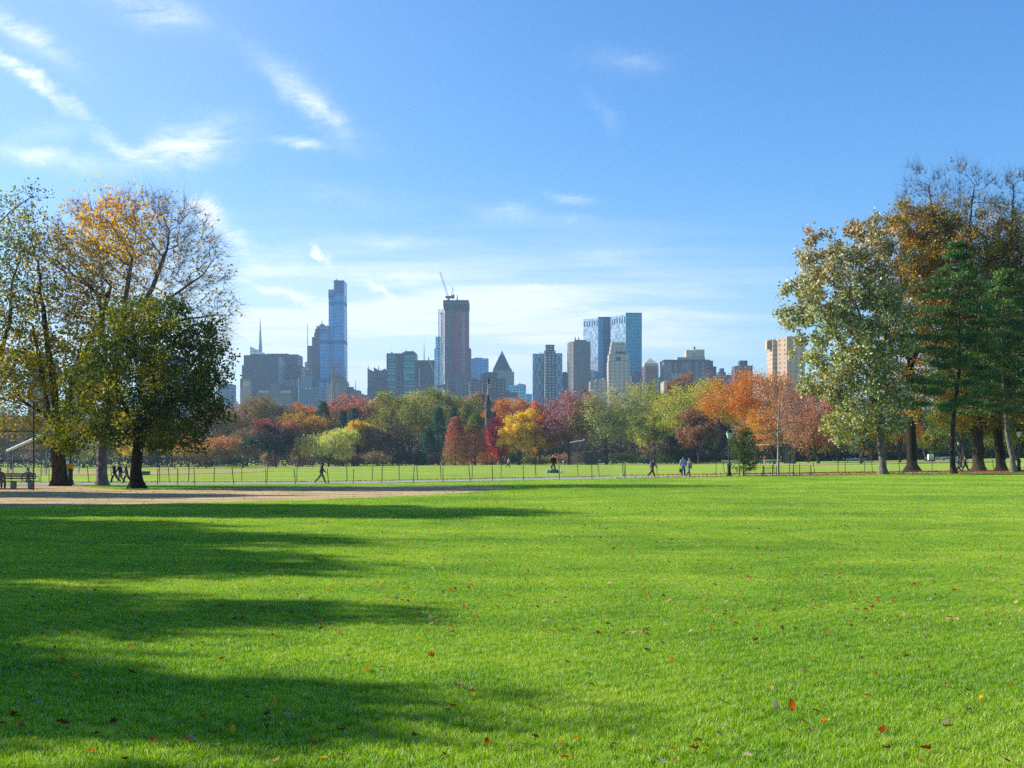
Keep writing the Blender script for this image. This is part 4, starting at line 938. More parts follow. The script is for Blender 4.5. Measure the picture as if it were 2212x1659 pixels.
# ------------------------------------------------------------------ the skyline
_fm = {}
def facade(key, wall, glass, bay=3.2, floor=3.8, ww=.6, wh=.55, grough=.18, lit=0.0, wallr=.8, gm=.0, gvar=.5, vary=.1, strip=None, band=None):
    """wall with a grid of windows measured in metres along and up the wall"""
    if key in _fm: return _fm[key]
    m, t = mat_new('facade'); uv = t.new('ShaderNodeUVMap'); s = t.new('ShaderNodeSeparateXYZ'); t.l.new(uv.outputs[0], s.inputs[0])
    bay *= 1.5; floor *= 1.3; u = t.m('DIVIDE', s.outputs[0], bay); v = t.m('DIVIDE', s.outputs[1], floor)
    fu = t.m('FRACT', u); fv = t.m('FRACT', v)
    mu = t.m('LESS_THAN', t.m('ABSOLUTE', t.m('SUBTRACT', fu, .5)), ww / 2); mv = t.m('LESS_THAN', t.m('ABSOLUTE', t.m('SUBTRACT', fv, .5)), wh / 2)
    mask = t.m('MULTIPLY', t.m('MULTIPLY', mu, mv), t.m('GREATER_THAN', s.outputs[1], -500))
    if band:   # plain mechanical storeys every so many metres
        mask = t.m('MULTIPLY', mask, t.m('GREATER_THAN', t.m('FRACT', t.m('DIVIDE', s.outputs[1], band)), .09))
    cell = t.new('ShaderNodeCombineXYZ'); t.put(cell.inputs[0], t.m('FLOOR', u)); t.put(cell.inputs[1], t.m('FLOOR', v))
    wn = t.new('ShaderNodeTexWhiteNoise', noise_dimensions='2D'); t.l.new(cell.outputs[0], wn.inputs['Vector'])
    g = t.new('ShaderNodeTexCoord'); big = t.noise(g.outputs['Object'], .02, 3)
    gc = lin(glass); gv = t.ramp(wn.outputs[0], [(0, tuple(c * (1 - gvar) for c in gc[:3])), (1, tuple(min(1, c * (1 + gvar)) for c in gc[:3]))])
    wc = lin(wall); wv = t.ramp(big, [(.35, tuple(c * (1 - vary) for c in wc[:3])), (.65, tuple(min(1, c * (1 + vary)) for c in wc[:3]))])
    wl = t.new('ShaderNodeBsdfPrincipled'); t.put(wl.inputs['Base Color'], wv); wl.inputs['Roughness'].default_value = wallr; wl.inputs['Specular IOR Level'].default_value = .25
    gl = t.new('ShaderNodeBsdfPrincipled'); t.put(gl.inputs['Base Color'], gv); gl.inputs['Roughness'].default_value = grough; gl.inputs['Metallic'].default_value = gm
    gl.inputs['Specular IOR Level'].default_value = .8
    x = t.new('ShaderNodeMixShader'); t.put(x.inputs[0], mask); t.l.new(wl.outputs[0], x.inputs[1]); t.l.new(gl.outputs[0], x.inputs[2])
    out(t, x.outputs[0]); _fm[key] = m; return m
K3 = lambda cx_, cy_: (495.4 + cx_ * .2083, 547.2 + cy_ * .2083)
K4 = lambda cx_, cy_: (921.7 + cx_ * .2344, 547.2 + cy_ * .2344)
K5 = lambda cx_, cy_: (1382.5 + cx_ * .1823, 662.4 + cy_ * .1823)
KP = lambda p, q: (p, q)
SPLIT = {'louvre': 'louvre', 'open_storeys': 'open_bay', 'bright_window': 'bright_window', 'sky_window': 'sky_window', 'bright_floor': 'bright_floor', 'corner_strip': 'corner_strip', 'ribs': 'rib', 'window': 'window', 'corner_fin': 'corner_fin', 'formwork_post': 'formwork_post', 'fins': 'fin', 'crown_fins': 'crown_fin', 'open_floor': 'open_floor', 'slab_edge': 'slab_edge', 'balconies': 'balcony', 'side_frame': 'side_frame'}
class Tower:
    """a building at distance Y; everything in photo measures through K, made local to its base"""
    def __init__(s, name, label, K, xc, Y, cat='skyscraper', group='buildings of the skyline'):
        s.K = K; s.Y = Y; p, _ = K(xc, 0); s.x0 = X(p, Y); s.root = thing(name, label, cat, (s.x0, Y, 0))
    def P(s, x, dy=0): return (s.K(x, 0)[0] - CX) / F * (s.Y + dy) - s.x0
    def z(s, y, dy=0): return EYE + (HZ - s.K(0, y)[1]) / F * (s.Y + dy)
    def blk(s, part, mat, xl, xr, top, d0=0, dep=35, bot=None, xm=None, slope=None, setb=12):
        """front face from xl (or xm) to xr; with xm the face xl..xm is the side that recedes to the left"""
        mb = MB(); b = -2 if bot is None else s.z(bot, d0); tz = s.z(top, d0)
        if xm is None:
            fp = [(s.P(xl, d0), d0), (s.P(xr, d0), d0), (s.P(xr, d0), d0 + dep), (s.P(xl, d0), d0 + dep)]
        elif xm < xr or xm == xr:
            a = setb * 3
            fp = [(s.P(xm, d0), d0), (s.P(xr, d0), d0), (s.P(xr, d0), d0 + dep + a), (s.P(xl, d0 + a), d0 + a)]
            if fp[3][0] > fp[0][0]: fp[3] = (fp[0][0] - .5, fp[3][1])
        zt = tz
        if slope is not None: zt = [tz, s.z(slope, d0), s.z(slope, d0), tz]
        mb.prism(fp, b, zt); return mb.build(part, mat, s.root)
    def free(s, part, mat, mb):
        if part in SPLIT and len(mb.v) > 8 and len(mb.v) % 8 == 0 and all(len(f) == 4 for f in mb.f):
            for k in range(len(mb.v) // 8):
                m_ = MB(); m_.add(mb.v[k * 8:k * 8 + 8], [[i - k * 8 for i in f] for f in mb.f[k * 6:k * 6 + 6]], mb.uv[k * 6:k * 6 + 6]); o = m_.build(SPLIT[part], mat, s.root)
            return o
        return mb.build(part, mat, s.root)
    def mast(s, x, y0, y1, r=.9, mat=None, part='mast', dy=8):
        mb = MB(); mb.tube((s.P(x, dy), dy, s.z(y0, dy) - 2), (s.P(x, dy), dy, s.z(y1, dy)), r, r * .35, 6); return mb.build(part, mat or M_STEEL, s.root)
M_STEEL = plain('grey_steel', '7c828a', .5, .3); M_DSTEEL = plain('dark_steel', '33383f', .6, .2); M_WHITE = plain('white_paint', 'cfd2d4', .6); M_CONC = plain('concrete', '8c8680', .85)
M_COPPER = plain('green_copper', '3c6c68', .7); M_REDN = plain('red_letters', 'b03a52', .6); M_TEAL = plain('teal_roof', '1c6070', .6); M_CREAM = plain('cream_stone', 'b5a792', .85); M_DARKROOF = plain('dark_roof', '2c3036', .8)
M_YEL = plain('crane_yellow', 'a8934c', .6)
f_blueslab = facade('blueslab', '20405c', '144460', 3.4, 3.7, .62, .8, .25, vary=.05)
f_brown = facade('brown', '4c4048', '20303c', 3.4, 3.7, .4, .55)
f_greyb = facade('greyb', '5c5a5c', '2c3846', 3.6, 3.8, .55, .5)
f_beige = facade('beige', '9a8672', '3c4048', 3.6, 3.8, .4, .5)
f_one = facade('one', '106ca8', '2c9cdc', 2.6, 4.2, .84, .86, .3, gm=.1, gvar=.18, band=62)
f_one2 = facade('one2', '164a80', '2068a8', 2.6, 4.2, .84, .8, .15, gm=.3, gvar=.2)
f_teal = facade('teal', '0c4450', '127480', 12, 3.9, .95, .6, .2, gm=.3, gvar=.5)
f_dark = facade('dark', '1e2a38', '142436', 3.2, 3.8, .45, .6, vary=.06)
f_cyan = facade('cyan', '48a0c4', '78c8e0', 3.4, 4.0, .84, .74, .12, gm=.4, gvar=.2)
f_blue = facade('blue', '3474a8', '50a0d4', 6, 4.0, .9, .8, .14, gm=.4, gvar=.22)
f_pink = facade('pink', 'a84c60', '8c3c50', 40, 4.3, .98, .62, .7, gvar=.15)
f_cgrid = facade('cgrid', '6f6864', '3b4450', 4.8, 3.9, .62, .62)
f_stone = facade('stone', '9c928c', '4b5560', 3.8, 3.9, .42, .55)
f_fin = facade('fin', '716a66', '2a3036', 3.0, 3.8, .55, .7)
f_tw = facade('tw', '08708c', '0e90ac', 3.0, 4.1, .9, .86, .3, gm=.2, gvar=.18)
f_twd = facade('twd', '143454', '1c4870', 3.0, 4.1, .9, .86, .3, gm=.2, gvar=.2)
f_twl = facade('twl', '66788a', '8294a8', 3.0, 4.1, .9, .9, .2, gm=.3, gvar=.45)  # side glass: bright reflections partly put into a paler, patchy colour
f_red = facade('red', '8c5850', '2c3c48', 5.0, 3.7, .66, .6)
f_mauve = facade('mauve', '8c7c80', '3e4656', 5.4, 3.4, .62, .45)
f_mauved = facade('mauved', '4a4450', '343c4a', 5.4, 3.4, .62, .45)
f_tan = facade('tan', 'c4a088', '7c6a60', 4.2, 3.6, .34, .5)
f_hearst = facade('hearst', '184c70', '206494', 3.0, 4.0, .9, .85, .12, gm=.4, gvar=.25)
f_green = facade('green', '2c4448', '9cb4bc', 3.6, 3.2, .55, .35, gvar=.6)
f_bluegrey = facade('bluegrey', '48688c', '2c4c6c', 3.0, 3.8, .5, .55)

# B1 far left sliver and blocks showing through the crowns
b = Tower('office_tower', 'plain blue grey office block left of the skyline beside the near green crown', KP, 487, 1900); b.blk('shaft', f_bluegrey, 472, 499, 829)
for i, (p0, p1, q, f_, lb) in enumerate([(300, 345, 800, f_greyb, 'grey block showing through the dense dark green crown, left'), (352, 398, 772, f_blue, 'blue glass block showing through the dense dark green crown'), (410, 440, 800, f_stone, 'pale block just behind the edge of the dense dark green crown'), (60, 110, 770, f_blueslab, 'slab behind the yellow green crowns at the far left'), (150, 190, 790, f_bluegrey, 'low block behind the forked tree')]):
    b = Tower('office_tower', lb, KP, (p0 + p1) / 2, 1900 + i * 30); b.blk('shaft', f_, p0, p1, q); b.blk('penthouse', M_CONC, p0 + 8, p1 - 12, q - 5, 5, 15, bot=q)
b = Tower('low_building', 'low pale roofline between the left sliver and the wide dark slab', KP, 512, 1850, 'building'); b.blk('wall', f_stone, 499, 521, 873); b.blk('penthouse', M_CREAM, 505, 512, 869, 3, 10, bot=873)
# B2
b = Tower('office_slab', 'wide dark blue office slab with close vertical fins, left end of the skyline', K3, 330, 1900); b.blk('shaft', f_blueslab, 152, 510, 1062, 0, 60)
mb = MB()
for x in np.linspace(154, 508, 30): mb.box(b.P(x) - .45, b.P(x) + .45, -1.2, -.05, -2, b.z(1066))
b.free('fins', plain('fin_grey', '46525e', .6), mb); b.blk('cornice', M_DARKROOF, 150, 512, 1056, -1.5, 62, bot=1066); b.blk('penthouse', M_DSTEEL, 215, 372, 1047, 10, 30, bot=1057)
mb = MB(); mb.box(b.P(128), b.P(134), 2, 30, -2, b.z(1160)); mb.box(b.P(146), b.P(152), 2, 30, -2, b.z(1160)); mb.box(b.P(134), b.P(146), 2, 30, b.z(1180), b.z(1160)); mb.box(b.P(134), b.P(146), 2, 30, -2, b.z(1235)); mb.box(b.P(120), b.P(128), 2, 30, -2, b.z(1290)); b.free('side_frame', f_dark, mb)
# B4 slanted crystal with spire, behind
b = Tower('glass_tower', 'pale crystalline glass tower top with a slanted edge and a tall needle spire', K3, 300, 2700)
mb = MB(); mb.prism([(b.P(215), 0), (b.P(385), 0), (b.P(385), 40), (b.P(215), 40)], b.z(1120), [b.z(965), b.z(1047), b.z(1047), b.z(965)]); b.free('shaft', facade('crys', '8fa8bc', 'b8ccd8', 30, 5, .98, .55, .3, gvar=.1), mb)
mb = MB(); mb.box(b.P(215), b.P(385), 1, 39, -2, b.z(1119.9)); b.free('lower_shaft', f_blue, mb)
mb = MB(); 
for k, (h0, h1, r0, r1) in enumerate([(1010, 930, 4.5, 3.6), (930, 800, 3.4, 2.0), (800, 668, 1.8, .5)]): mb.tube((b.P(303), 20, b.z(h0)), (b.P(303 - k * 2), 20, b.z(h1)), r0, r1, 6)
b.free('spire', M_STEEL, mb)
# B3
b = Tower('office_slab', 'brownish grey office slab right of the dark blue slab, stepped down on its right side', K3, 600, 2000); b.blk('shaft', f_brown, 390, 606, 1040, 6, 50); b.blk('shaft', f_brown, 606, 708, 1048, 6, 50); b.blk('side_wing', f_brown, 708, 748, 1165, 6, 40); b.blk('glass_base', f_twd, 512, 655, 1240, -2, 8)
b = Tower('office_block', 'dark modern block with an open roof frame in front of the brownish slab', K3, 625, 1880); b.blk('shaft', f_blueslab, 512, 735, 1355, 0, 40); b.blk('penthouse', f_dark, 575, 650, 1335, 8, 20, bot=1355)
mb = MB()
for x in np.linspace(514, 733, 12): mb.box(b.P(x) - .6, b.P(x) + .6, 2, 3.5, b.z(1355), b.z(1322))
mb.box(b.P(511), b.P(736), 1.5, 4, b.z(1322), b.z(1314)); b.free('roof_frame', M_STEEL, mb)
b = Tower('old_hotel', 'wide low grey building with a raised middle and cream strips along its roof', K3, 465, 1830); b.blk('wall', f_greyb, 293, 640, 1412, 0, 30); b.blk('central_block', f_greyb, 415, 520, 1347, 3, 25, bot=1412); b.blk('roof_strip', M_CREAM, 315, 405, 1428, -1, 1, bot=1444); b.blk('roof_strip', M_CREAM, 535, 635, 1428, -1, 1, bot=1444); b.blk('penthouse', f_dark, 425, 510, 1341, 6, 14, bot=1347)
b = Tower('old_tower', 'narrow beige tower with an ornate stepped crown at the left foot of the dark slab', K3, 172, 1840); b.blk('shaft', f_beige, 120, 225, 1388, 0, 25)
b.blk('crown', M_CREAM, 140, 208, 1335, 3, 18, bot=1388); b.blk('crown', plain('crown_tan', 'a88a6c', .8), 148, 205, 1312, 6, 12, bot=1335); b.mast(150, 1312, 1300, 1.2); b.mast(178, 1312, 1303, 1.2); b.mast(203, 1312, 1300, 1.2)
b.blk('wing', f_dark, 112, 150, 1300, 26, 10)
# B8
b = Tower('hotel_tower', 'grey hotel tower with a teal mansard roof, in front of the brown domed tower', K3, 825, 1850); b.blk('shaft', f_bluegrey, 722, 925, 1388, 0, 34)
fp = [(b.P(722), 0), (b.P(925), 0), (b.P(925), 34), (b.P(722), 34)]; tp = [(b.P(752), 12), (b.P(900), 12), (b.P(900), 22), (b.P(752), 22)]
mb = MB(); mb.prism(fp, b.z(1388), b.z(1290), tp); b.free('mansard_roof', M_TEAL, mb)
b.blk('gable', f_bluegrey, 782, 862, 1338, -1.5, 12, bot=1400)
mb = MB(); mb.prism([(b.P(782), 0), (b.P(862), 0), (b.P(862), 30), (b.P(782), 30)], b.z(1338), b.z(1262), [(b.P(786), 8), (b.P(857), 8), (b.P(857), 24), (b.P(786), 24)]); b.free('roof', M_TEAL, mb)
for x in (803, 840): mb = MB(); mb.box(b.P(x - 7), b.P(x + 7), -2.2, -1.6, b.z(1410), b.z(1394)); b.free('bright_window', M_WHITE, mb)
b.mast(719, 1580, 1290, .8, M_WHITE, 'pale_edge', -2)
b = Tower('low_building', 'small blue building tucked between the hotel tower and the tall blue glass tower', K3, 925, 1870, 'building'); b.blk('wall', f_blue, 905, 940, 1345); b.blk('penthouse', M_WHITE, 912, 935, 1352, -1, 1, bot=1360)
# B9
b = Tower('slim_tower', 'slim dark tower with scaffold like floors and a tall antenna', K3, 835, 2300); b.blk('shaft', f_dark, 815, 857, 958, 0, 25)
mb = MB()
for y in np.arange(965, 1260, 11): mb.box(b.P(812), b.P(856), -1.5, -.4, b.z(y + 2.2), b.z(y))
b.free('balconies', M_STEEL, mb); b.mast(811, 1180, 735, 1.2, M_STEEL)
b = Tower('lattice_building', 'dark stepped block with pipes and lattice on its roof, left of the slim tower', K3, 795, 2250); b.blk('shaft', f_brown, 760, 850, 1212, 0, 30)
mb = MB()
for i, y in enumerate([1205, 1180, 1155, 1135]): mb.box(b.P(778 + i * 3), b.P(812), 4, 7, b.z(y + 4), b.z(y)); mb.tube((b.P(782 + i * 7), 5, b.z(1212)), (b.P(782 + i * 7), 5, b.z(1125)), .8)
b.free('roof_lattice', M_STEEL, mb)
# B10
b = Tower('domed_tower', 'brown stepped tower with a grey green dome behind the blue glass tower', K3, 905, 2150); b.blk('shaft', f_brown, 857, 960, 868, 0, 40); b.blk('upper_shaft', f_brown, 880, 975, 820, 3, 34, bot=868); b.blk('upper_shaft', f_brown, 890, 980, 785, 5, 30, bot=820); b.blk('drum', f_beige, 902, 982, 755, 6, 28, bot=785)
cx_ = b.P(942); r_ = b.P(980) - cx_; mb = MB(); z0 = b.z(757); hz_ = b.z(716) - z0
mb.lathe([(r_, z0 - 3), (r_, z0)] + [(r_ * math.cos(a), z0 + hz_ * math.sin(a)) for a in np.linspace(.15, 1.45, 8)] + [(.8, z0 + hz_ + 1), (.4, z0 + hz_ + 6)], (cx_, 20), 20); b.free('dome', M_COPPER, mb)
b.blk('lower_wing', f_brown, 855, 900, 1145, -6, 20); b.blk('lower_wing', f_dark, 900, 940, 1215, -6, 20)
# B11 the blue glass tower
b = Tower('glass_skyscraper', 'tallest tower of the skyline, bright blue glass, stepped in three heights', K3, 1110, 2000)
mb = MB(); mb.prism([(b.P(1083), -3), (b.P(1204), -3), (b.P(1204), 35), (b.P(1083), 35)], -2, b.z(430), [(b.P(1086), -3), (b.P(1190), -3), (b.P(1190), 35), (b.P(1086), 35)]); b.free('high_shaft', f_one, mb)
b.blk('top_storeys', f_one2, 1086, 1188, 280, -3.3, 37, bot=430); b.blk('mid_shaft', f_one, 1030, 1083, 470, 4, 35); b.blk('top_storeys', f_one2, 1027, 1083, 376, 3.6, 36, bot=470)
b.blk('low_shaft', f_one, 940, 1031, 780, 0, 38); b.blk('top_storeys', f_one2, 938, 1029, 750, -.4, 38, bot=830)
mb = MB()
for i in range(5):
    for j in range(3): mb.box(b.P(1033 + i * 10), b.P(1039 + i * 10), 3.2, 3.5, b.z(392 + j * 10), b.z(386 + j * 10))
b.free('louvre', M_WHITE, mb)
mb = MB(); rr_ = random.Random(2)
for i in range(34): x = rr_.uniform(1105, 1172); y = 288 + abs(rr_.gauss(0, 40)); w_ = 3 + rr_.random() * 5; mb.box(b.P(x), b.P(x + w_), -3.8, -3.4, b.z(y + 6), b.z(y))
b.free('open_storeys', plain('open_brown', '5a4a5c', .8), mb)
mb = MB()
for x in (1084.5, 1187): mb.box(b.P(x), b.P(x + 2), -4.2, -3.4, b.z(430), b.z(280))
mb.box(b.P(1082), b.P(1084.5), -4, -3.1, 0, b.z(430)); b.free('corner_fin', f_one2, mb)
mb = MB()
for y in np.linspace(500, 750, 15): mb.box(b.P(1038), b.P(1056), 3.5, 3.9, b.z(y + 6), b.z(y))
b.free('bright_window', facade('brt', 'a4c4dc', 'b8d0e0', 5, 5, .9, .9, .2), mb)
mb = MB()
for y in (762, 776): mb.box(b.P(945), b.P(982), -.9, -.5, b.z(y + 6), b.z(y)); mb.box(b.P(990), b.P(1024), -.9, -.5, b.z(y + 6), b.z(y))
b.free('sky_window', M_WHITE, mb); b.mast(1108, 280, 266, 1.6, M_DSTEEL, 'roof_rig'); b.blk('penthouse', M_DSTEEL, 1102, 1118, 273, 10, 8, bot=280)
b.blk('side_wing', f_one2, 1197, 1207, 1180, 6, 20)
# B12 stepped brick hotel with its sign
b = Tower('brick_hotel', 'stepped brown brick tower in front of the blue glass skyscraper, with a red rooftop sign', K3, 1110, 1820)
for part, x0, x1, y0, y1, dd in [('wing', 1000, 1062, 1600, 1385, 0), ('wing', 1010, 1062, 1385, 1340, 4), ('shaft', 1056, 1200, 1600, 1335, -2), ('shaft', 1060, 1192, 1335, 1300, 0), ('shaft', 1062, 1170, 1300, 1268, 3), ('crown', 1068, 1152, 1268, 1240, 5), ('crown', 1078, 1142, 1240, 1218, 7)]:
    b.blk(part, f_beige if part != 'shaft' else facade('brickhotel', '705c54', '56646c', 3.6, 3.7, .42, .5), x0, x1, y1, dd, 22 - dd, bot=None if y0 == 1600 else y0)
b.blk('pinnacle', M_CREAM, 1040, 1048, 1372, -1, 5); b.mast(1062, 1600, 1290, .9, M_CREAM, 'pale_edge', -3)  # sunlit left edge put in as a pale cream rod
def text_mesh(s, size, mat, loc, parent, name='sign_letters', ext=.15, mirror=False):
    cu = bpy.data.curves.new('t', 'FONT'); cu.body = s; cu.size = size; cu.extrude = ext; cu.align_x = 'CENTER'; cu.space_line = .95; cu.offset = size * .02
    ob = bpy.data.objects.new('t', cu); dg = bpy.context.evaluated_depsgraph_get(); COL.objects.link(ob); dg.update()
    me = bpy.data.meshes.new_from_object(ob.evaluated_get(dg)); bpy.data.objects.remove(ob); me.name = name
    me.transform(Matrix.Rotation(R(90), 4, 'X')); 
    if mirror: me.transform(Matrix.Scale(-1, 4, (1, 0, 0)))
    o = link(name, me, mat, parent, loc); return o
fr = MB()
for x in (1068, 1095, 1125, 1155): fr.tube((b.P(x), -1, b.z(1218) - 12), (b.P(x), -1, b.z(1140)), .35, .35, 4)
b.free('sign_frame', M_DSTEEL, fr); text_mesh('ESSEX\nHOUSE', 4.6, M_REDN, (b.P(1112), -2, b.z(1162)), b.root)
fr = MB()
for x in (1032, 1052, 1074): fr.tube((b.P(x), 14, b.z(1385)), (b.P(x), 14, b.z(1205)), .4, .4, 4)
b.free('sign_frame', M_DSTEEL, fr); text_mesh('ESSEX\nHOUSE', 3.6, M_DSTEEL, (b.P(1053), 14, b.z(1222)), b.root).rotation_euler = (0, 0, R(-48))
# B13
b = Tower('apartment_block', 'low purple grey blocks stepping down right of the blue glass tower', K3, 1270, 1900, 'building'); b.blk('wall', f_brown, 1208, 1285, 1405, 0, 30); b.blk('penthouse', f_dark, 1213, 1278, 1386, 4, 16, bot=1405); b.blk('wall', f_greyb, 1285, 1345, 1420, 4, 30); b.mast(1310, 1420, 1310, .7, M_STEEL)
b = Tower('low_building', 'lowest dark roofline left of the notched dark tower', K3, 1380, 1950, 'building'); b.blk('wall', f_mauve, 1345, 1430, 1468); b.blk('penthouse', M_CONC, 1360, 1390, 1458, 4, 12, bot=1468)
b = Tower('slim_tower', 'narrow dark block hidden behind the right edge of the brick hotel', K3, 1200, 1950); b.blk('shaft', f_dark, 1190, 1212, 1325); b.blk('penthouse', M_DSTEEL, 1193, 1207, 1318, 4, 8, bot=1325)
# B14
b = Tower('notched_tower', 'dark blue grey tower with pointed slanted roof edges and a mast', K3, 1530, 2050)
b.blk('shaft', f_blueslab, 1433, 1500, 1190, 0, 40, slope=1228); b.blk('shaft', f_greyb, 1498, 1555, 1180, 5, 40, slope=1218); b.blk('shaft', f_greyb, 1555, 1640, 1214, 5, 40)
mb = MB(); mb.prism([(b.P(1575), 5), (b.P(1612), 5), (b.P(1612), 20), (b.P(1575), 20)], b.z(1214), [b.z(1212), b.z(1192), b.z(1192), b.z(1212)]); b.free('roof_fin', f_greyb, mb)
b.blk('front_block', f_dark, 1490, 1640, 1270, -8, 10); b.blk('front_block', f_dark, 1500, 1575, 1255, -5, 8, bot=1270); b.mast(1549, 1215, 1165, 1.2); b.mast(1441, 1200, 1160, .8)
mb = MB(); mb.prism([(b.P(1422), -4), (b.P(1448), -4), (b.P(1448), 20), (b.P(1422), 20)], -2, b.z(1390), [(b.P(1434), -4), (b.P(1448), -4), (b.P(1448), 20), (b.P(1434), 20)]); b.free('curved_base', f_blueslab, mb)
# B15 twin teal
b = Tower('teal_tower', 'black framed tower with teal glass and a few bright floors, left of the taller twin', K3, 1715, 1950); b.blk('shaft', f_dark, 1630, 1800, 1037, 0, 45); b.blk('glass_front', f_teal, 1641, 1726, 1050, -.8, 1)
mb = MB()
for y, x0, x1 in [(1237, 1645, 1724), (1297, 1645, 1668), (1297, 1692, 1724), (1438, 1645, 1712)]: mb.box(b.P(x0), b.P(x1), -1.2, -.85, b.z(y + 12), b.z(y))
b.free('bright_floor', plain('lit_teal', '6fb4bc', .3), mb); b.mast(1685, 1037, 1020, 2.5, M_CONC, 'roof_cone')
b = Tower('teal_tower', 'taller black framed tower with teal glass and a faint roof sign band', K3, 1865, 1930); b.blk('shaft', f_dark, 1793, 1930, 1026, 0, 45); b.blk('glass_front', f_teal, 1807, 1924, 1045, -.8, 1); b.blk('penthouse', M_DSTEEL, 1815, 1910, 1015, 8, 20, bot=1026)
mb = MB()
for y, x0, x1 in [(1225, 1810, 1920), (1247, 1810, 1838), (1287, 1810, 1862), (1432, 1812, 1918)]: mb.box(b.P(x0), b.P(x1), -1.2, -.85, b.z(y + 12), b.z(y))
b.free('bright_floor', plain('lit_teal', '6fb4bc', .3), mb); b.blk('sign_band', plain('sign_grey', '6c8088', .6), 1808, 1922, 1088, -1.3, .4, bot=1102)
b.mast(1835, 1015, 996, .8); b.mast(1905, 1020, 1005, 1.4, M_DSTEEL)
b = Tower('office_slab', 'dark slab with fine vertical lines right of the teal twins', K3, 2028, 2050); b.blk('shaft', f_blueslab, 1930, 2125, 1110, 0, 45); b.blk('roof_band', f_dark, 1928, 2127, 1108, -1, 47, bot=1165); b.blk('lower_band', f_dark, 1930, 2125, 1320, -1.4, 1, bot=1345); b.mast(2020, 1110, 930, .9); b.mast(2062, 1110, 1075, .8); b.mast(2070, 1110, 1075, .8); b.mast(1972, 1500, 1190, 1.1, M_WHITE, 'lamp_mast', -4)
def lattice(mb, a, b_, w, n, r=.25):
    a = Vector(a); b_ = Vector(b_); d = (b_ - a).normalized(); s = Vector((0, 1, 0)); u = d.cross(s).normalized()
    cs = [u * w + s * w, u * -w + s * w, u * -w - s * w, u * w - s * w]
    for c in cs: mb.tube(a + c, b_ + c, r, r, 4)
    for i in range(n):
        p0 = a + (b_ - a) * i / n; p1 = a + (b_ - a) * (i + 1) / n
        for j in range(4): mb.tube(p0 + cs[j], p1 + cs[(j + 1) % 4], r * .7, r * .7, 3)
def crane(label, K, Y, mastb, mastt, jib0, jib1, col, w=1.3, cab=True):
    p0, q0 = K(*mastb); p1, q1 = K(*mastt); x0 = X(p0, Y); zb = Z(q0, Y)
    root = thing('tower_crane', label, 'crane', (x0, Y, zb)); L = lambda c: Vector((X(K(*c)[0], Y) - x0, 0, Z(K(*c)[1], Y) - zb))
    m_ = MB(); lattice(m_, L(mastb), L(mastt), w, 6, .4); m_.build('mast', col, root)
    m_ = MB(); lattice(m_, L(jib0), L(jib1), w * .65, 16, .22); m_.build('jib', col, root)
    t_ = L(mastt)
    if cab:
        m_ = MB(); m_.box(t_.x - 5, t_.x + 7, -2, 2, t_.z - 1, t_.z + 2.5); m_.box(t_.x + 5, t_.x + 9, -2.2, 2.2, t_.z - 1.5, t_.z + 4); m_.build('cab', M_DSTEEL, root)
        m_ = MB(); m_.tube(t_ + Vector((4, 0, 2)), t_ + Vector((6.5, 0, 17)), .5, .3, 4); m_.tube(t_ + Vector((8, 0, 2)), t_ + Vector((6.5, 0, 17)), .4, .3, 4); m_.tube(t_ + Vector((6.5, 0, 17)), L(jib1) * .9 + L(jib0) * .1, .12, .12, 3); m_.build('cable_frame', M_DSTEEL, root)
crane('yellowish luffing crane leaning in front of the dark slab', K3, 1900, (2187, 1430), (2187, 1385), (2187, 1388), (2072, 1112), M_YEL)
crane('small crane with an upright jib at the foot of the tower under construction', K4, 1880, (180, 1300), (182, 1252), (182, 1252), (197, 1160), M_YEL, .9)
# B17
b = Tower('glass_tower', 'slim pale cyan glass tower half hidden behind the tower under construction', K4, 100, 2400); b.blk('shaft', f_cyan, 82, 125, 768, 0, 30); b.blk('shaft', f_cyan, 70, 82, 880, 3, 26); b.blk('ledge', f_one2, 69, 126, 880, -1, 2, bot=886); b.blk('ledge', f_one2, 82, 125, 793, -1, 2, bot=798)
# B18 under construction
b = Tower('unfinished_tower', 'tower under construction wrapped in pink red netting with a dark jutting crown', K4, 270, 1950)
b.blk('netted_shaft', f_pink, 165, 384, 520, 0, 40, bot=1130); b.blk('base_shaft', f_cgrid, 168, 388, 1130, .3, 40); b.blk('core', plain('core_grey', '4c5462', .9), 196, 246, 500, -2, 3)
b.blk('side_shaft', f_bluegrey, 376, 407, 878, 6, 30); b.blk('ledge', M_DSTEEL, 166, 400, 872, -1, 2, bot=880)
fp = [(b.P(162), -3), (b.P(380), -3), (b.P(380), 40), (b.P(162), 40)]; tp = [(b.P(154), -6), (b.P(387), -6), (b.P(387), 44), (b.P(154), 44)]
mb = MB(); mb.prism(fp, b.z(524), b.z(495), tp); mb.prism(tp, b.z(494.9), b.z(436)); b.free('crown_formwork', plain('formwork', '2c2a32', .9), mb)
b.blk('ledge', M_CONC, 158, 388, 455, -7, .8, bot=462); 
mb = MB()
for x in (160, 185, 210, 240, 270, 300, 330, 360, 383): mb.box(b.P(x), b.P(x) + .8, -7.4, -6.4, b.z(520), b.z(432))
b.free('formwork_post', M_DSTEEL, mb)
mb = MB()
for y in np.arange(545, 1115, 16): mb.box(b.P(322), b.P(356), -.9, -.3, b.z(y + 6), b.z(y))
b.free('open_floor', plain('floor_light', 'b4a4ac', .8), mb)
mb = MB()
for y in np.arange(535, 1120, 16): mb.box(b.P(250), b.P(380), -.5, -.1, b.z(y + 1.6), b.z(y))
b.free('slab_edge', plain('slab_dark', '5c3444', .8), mb)
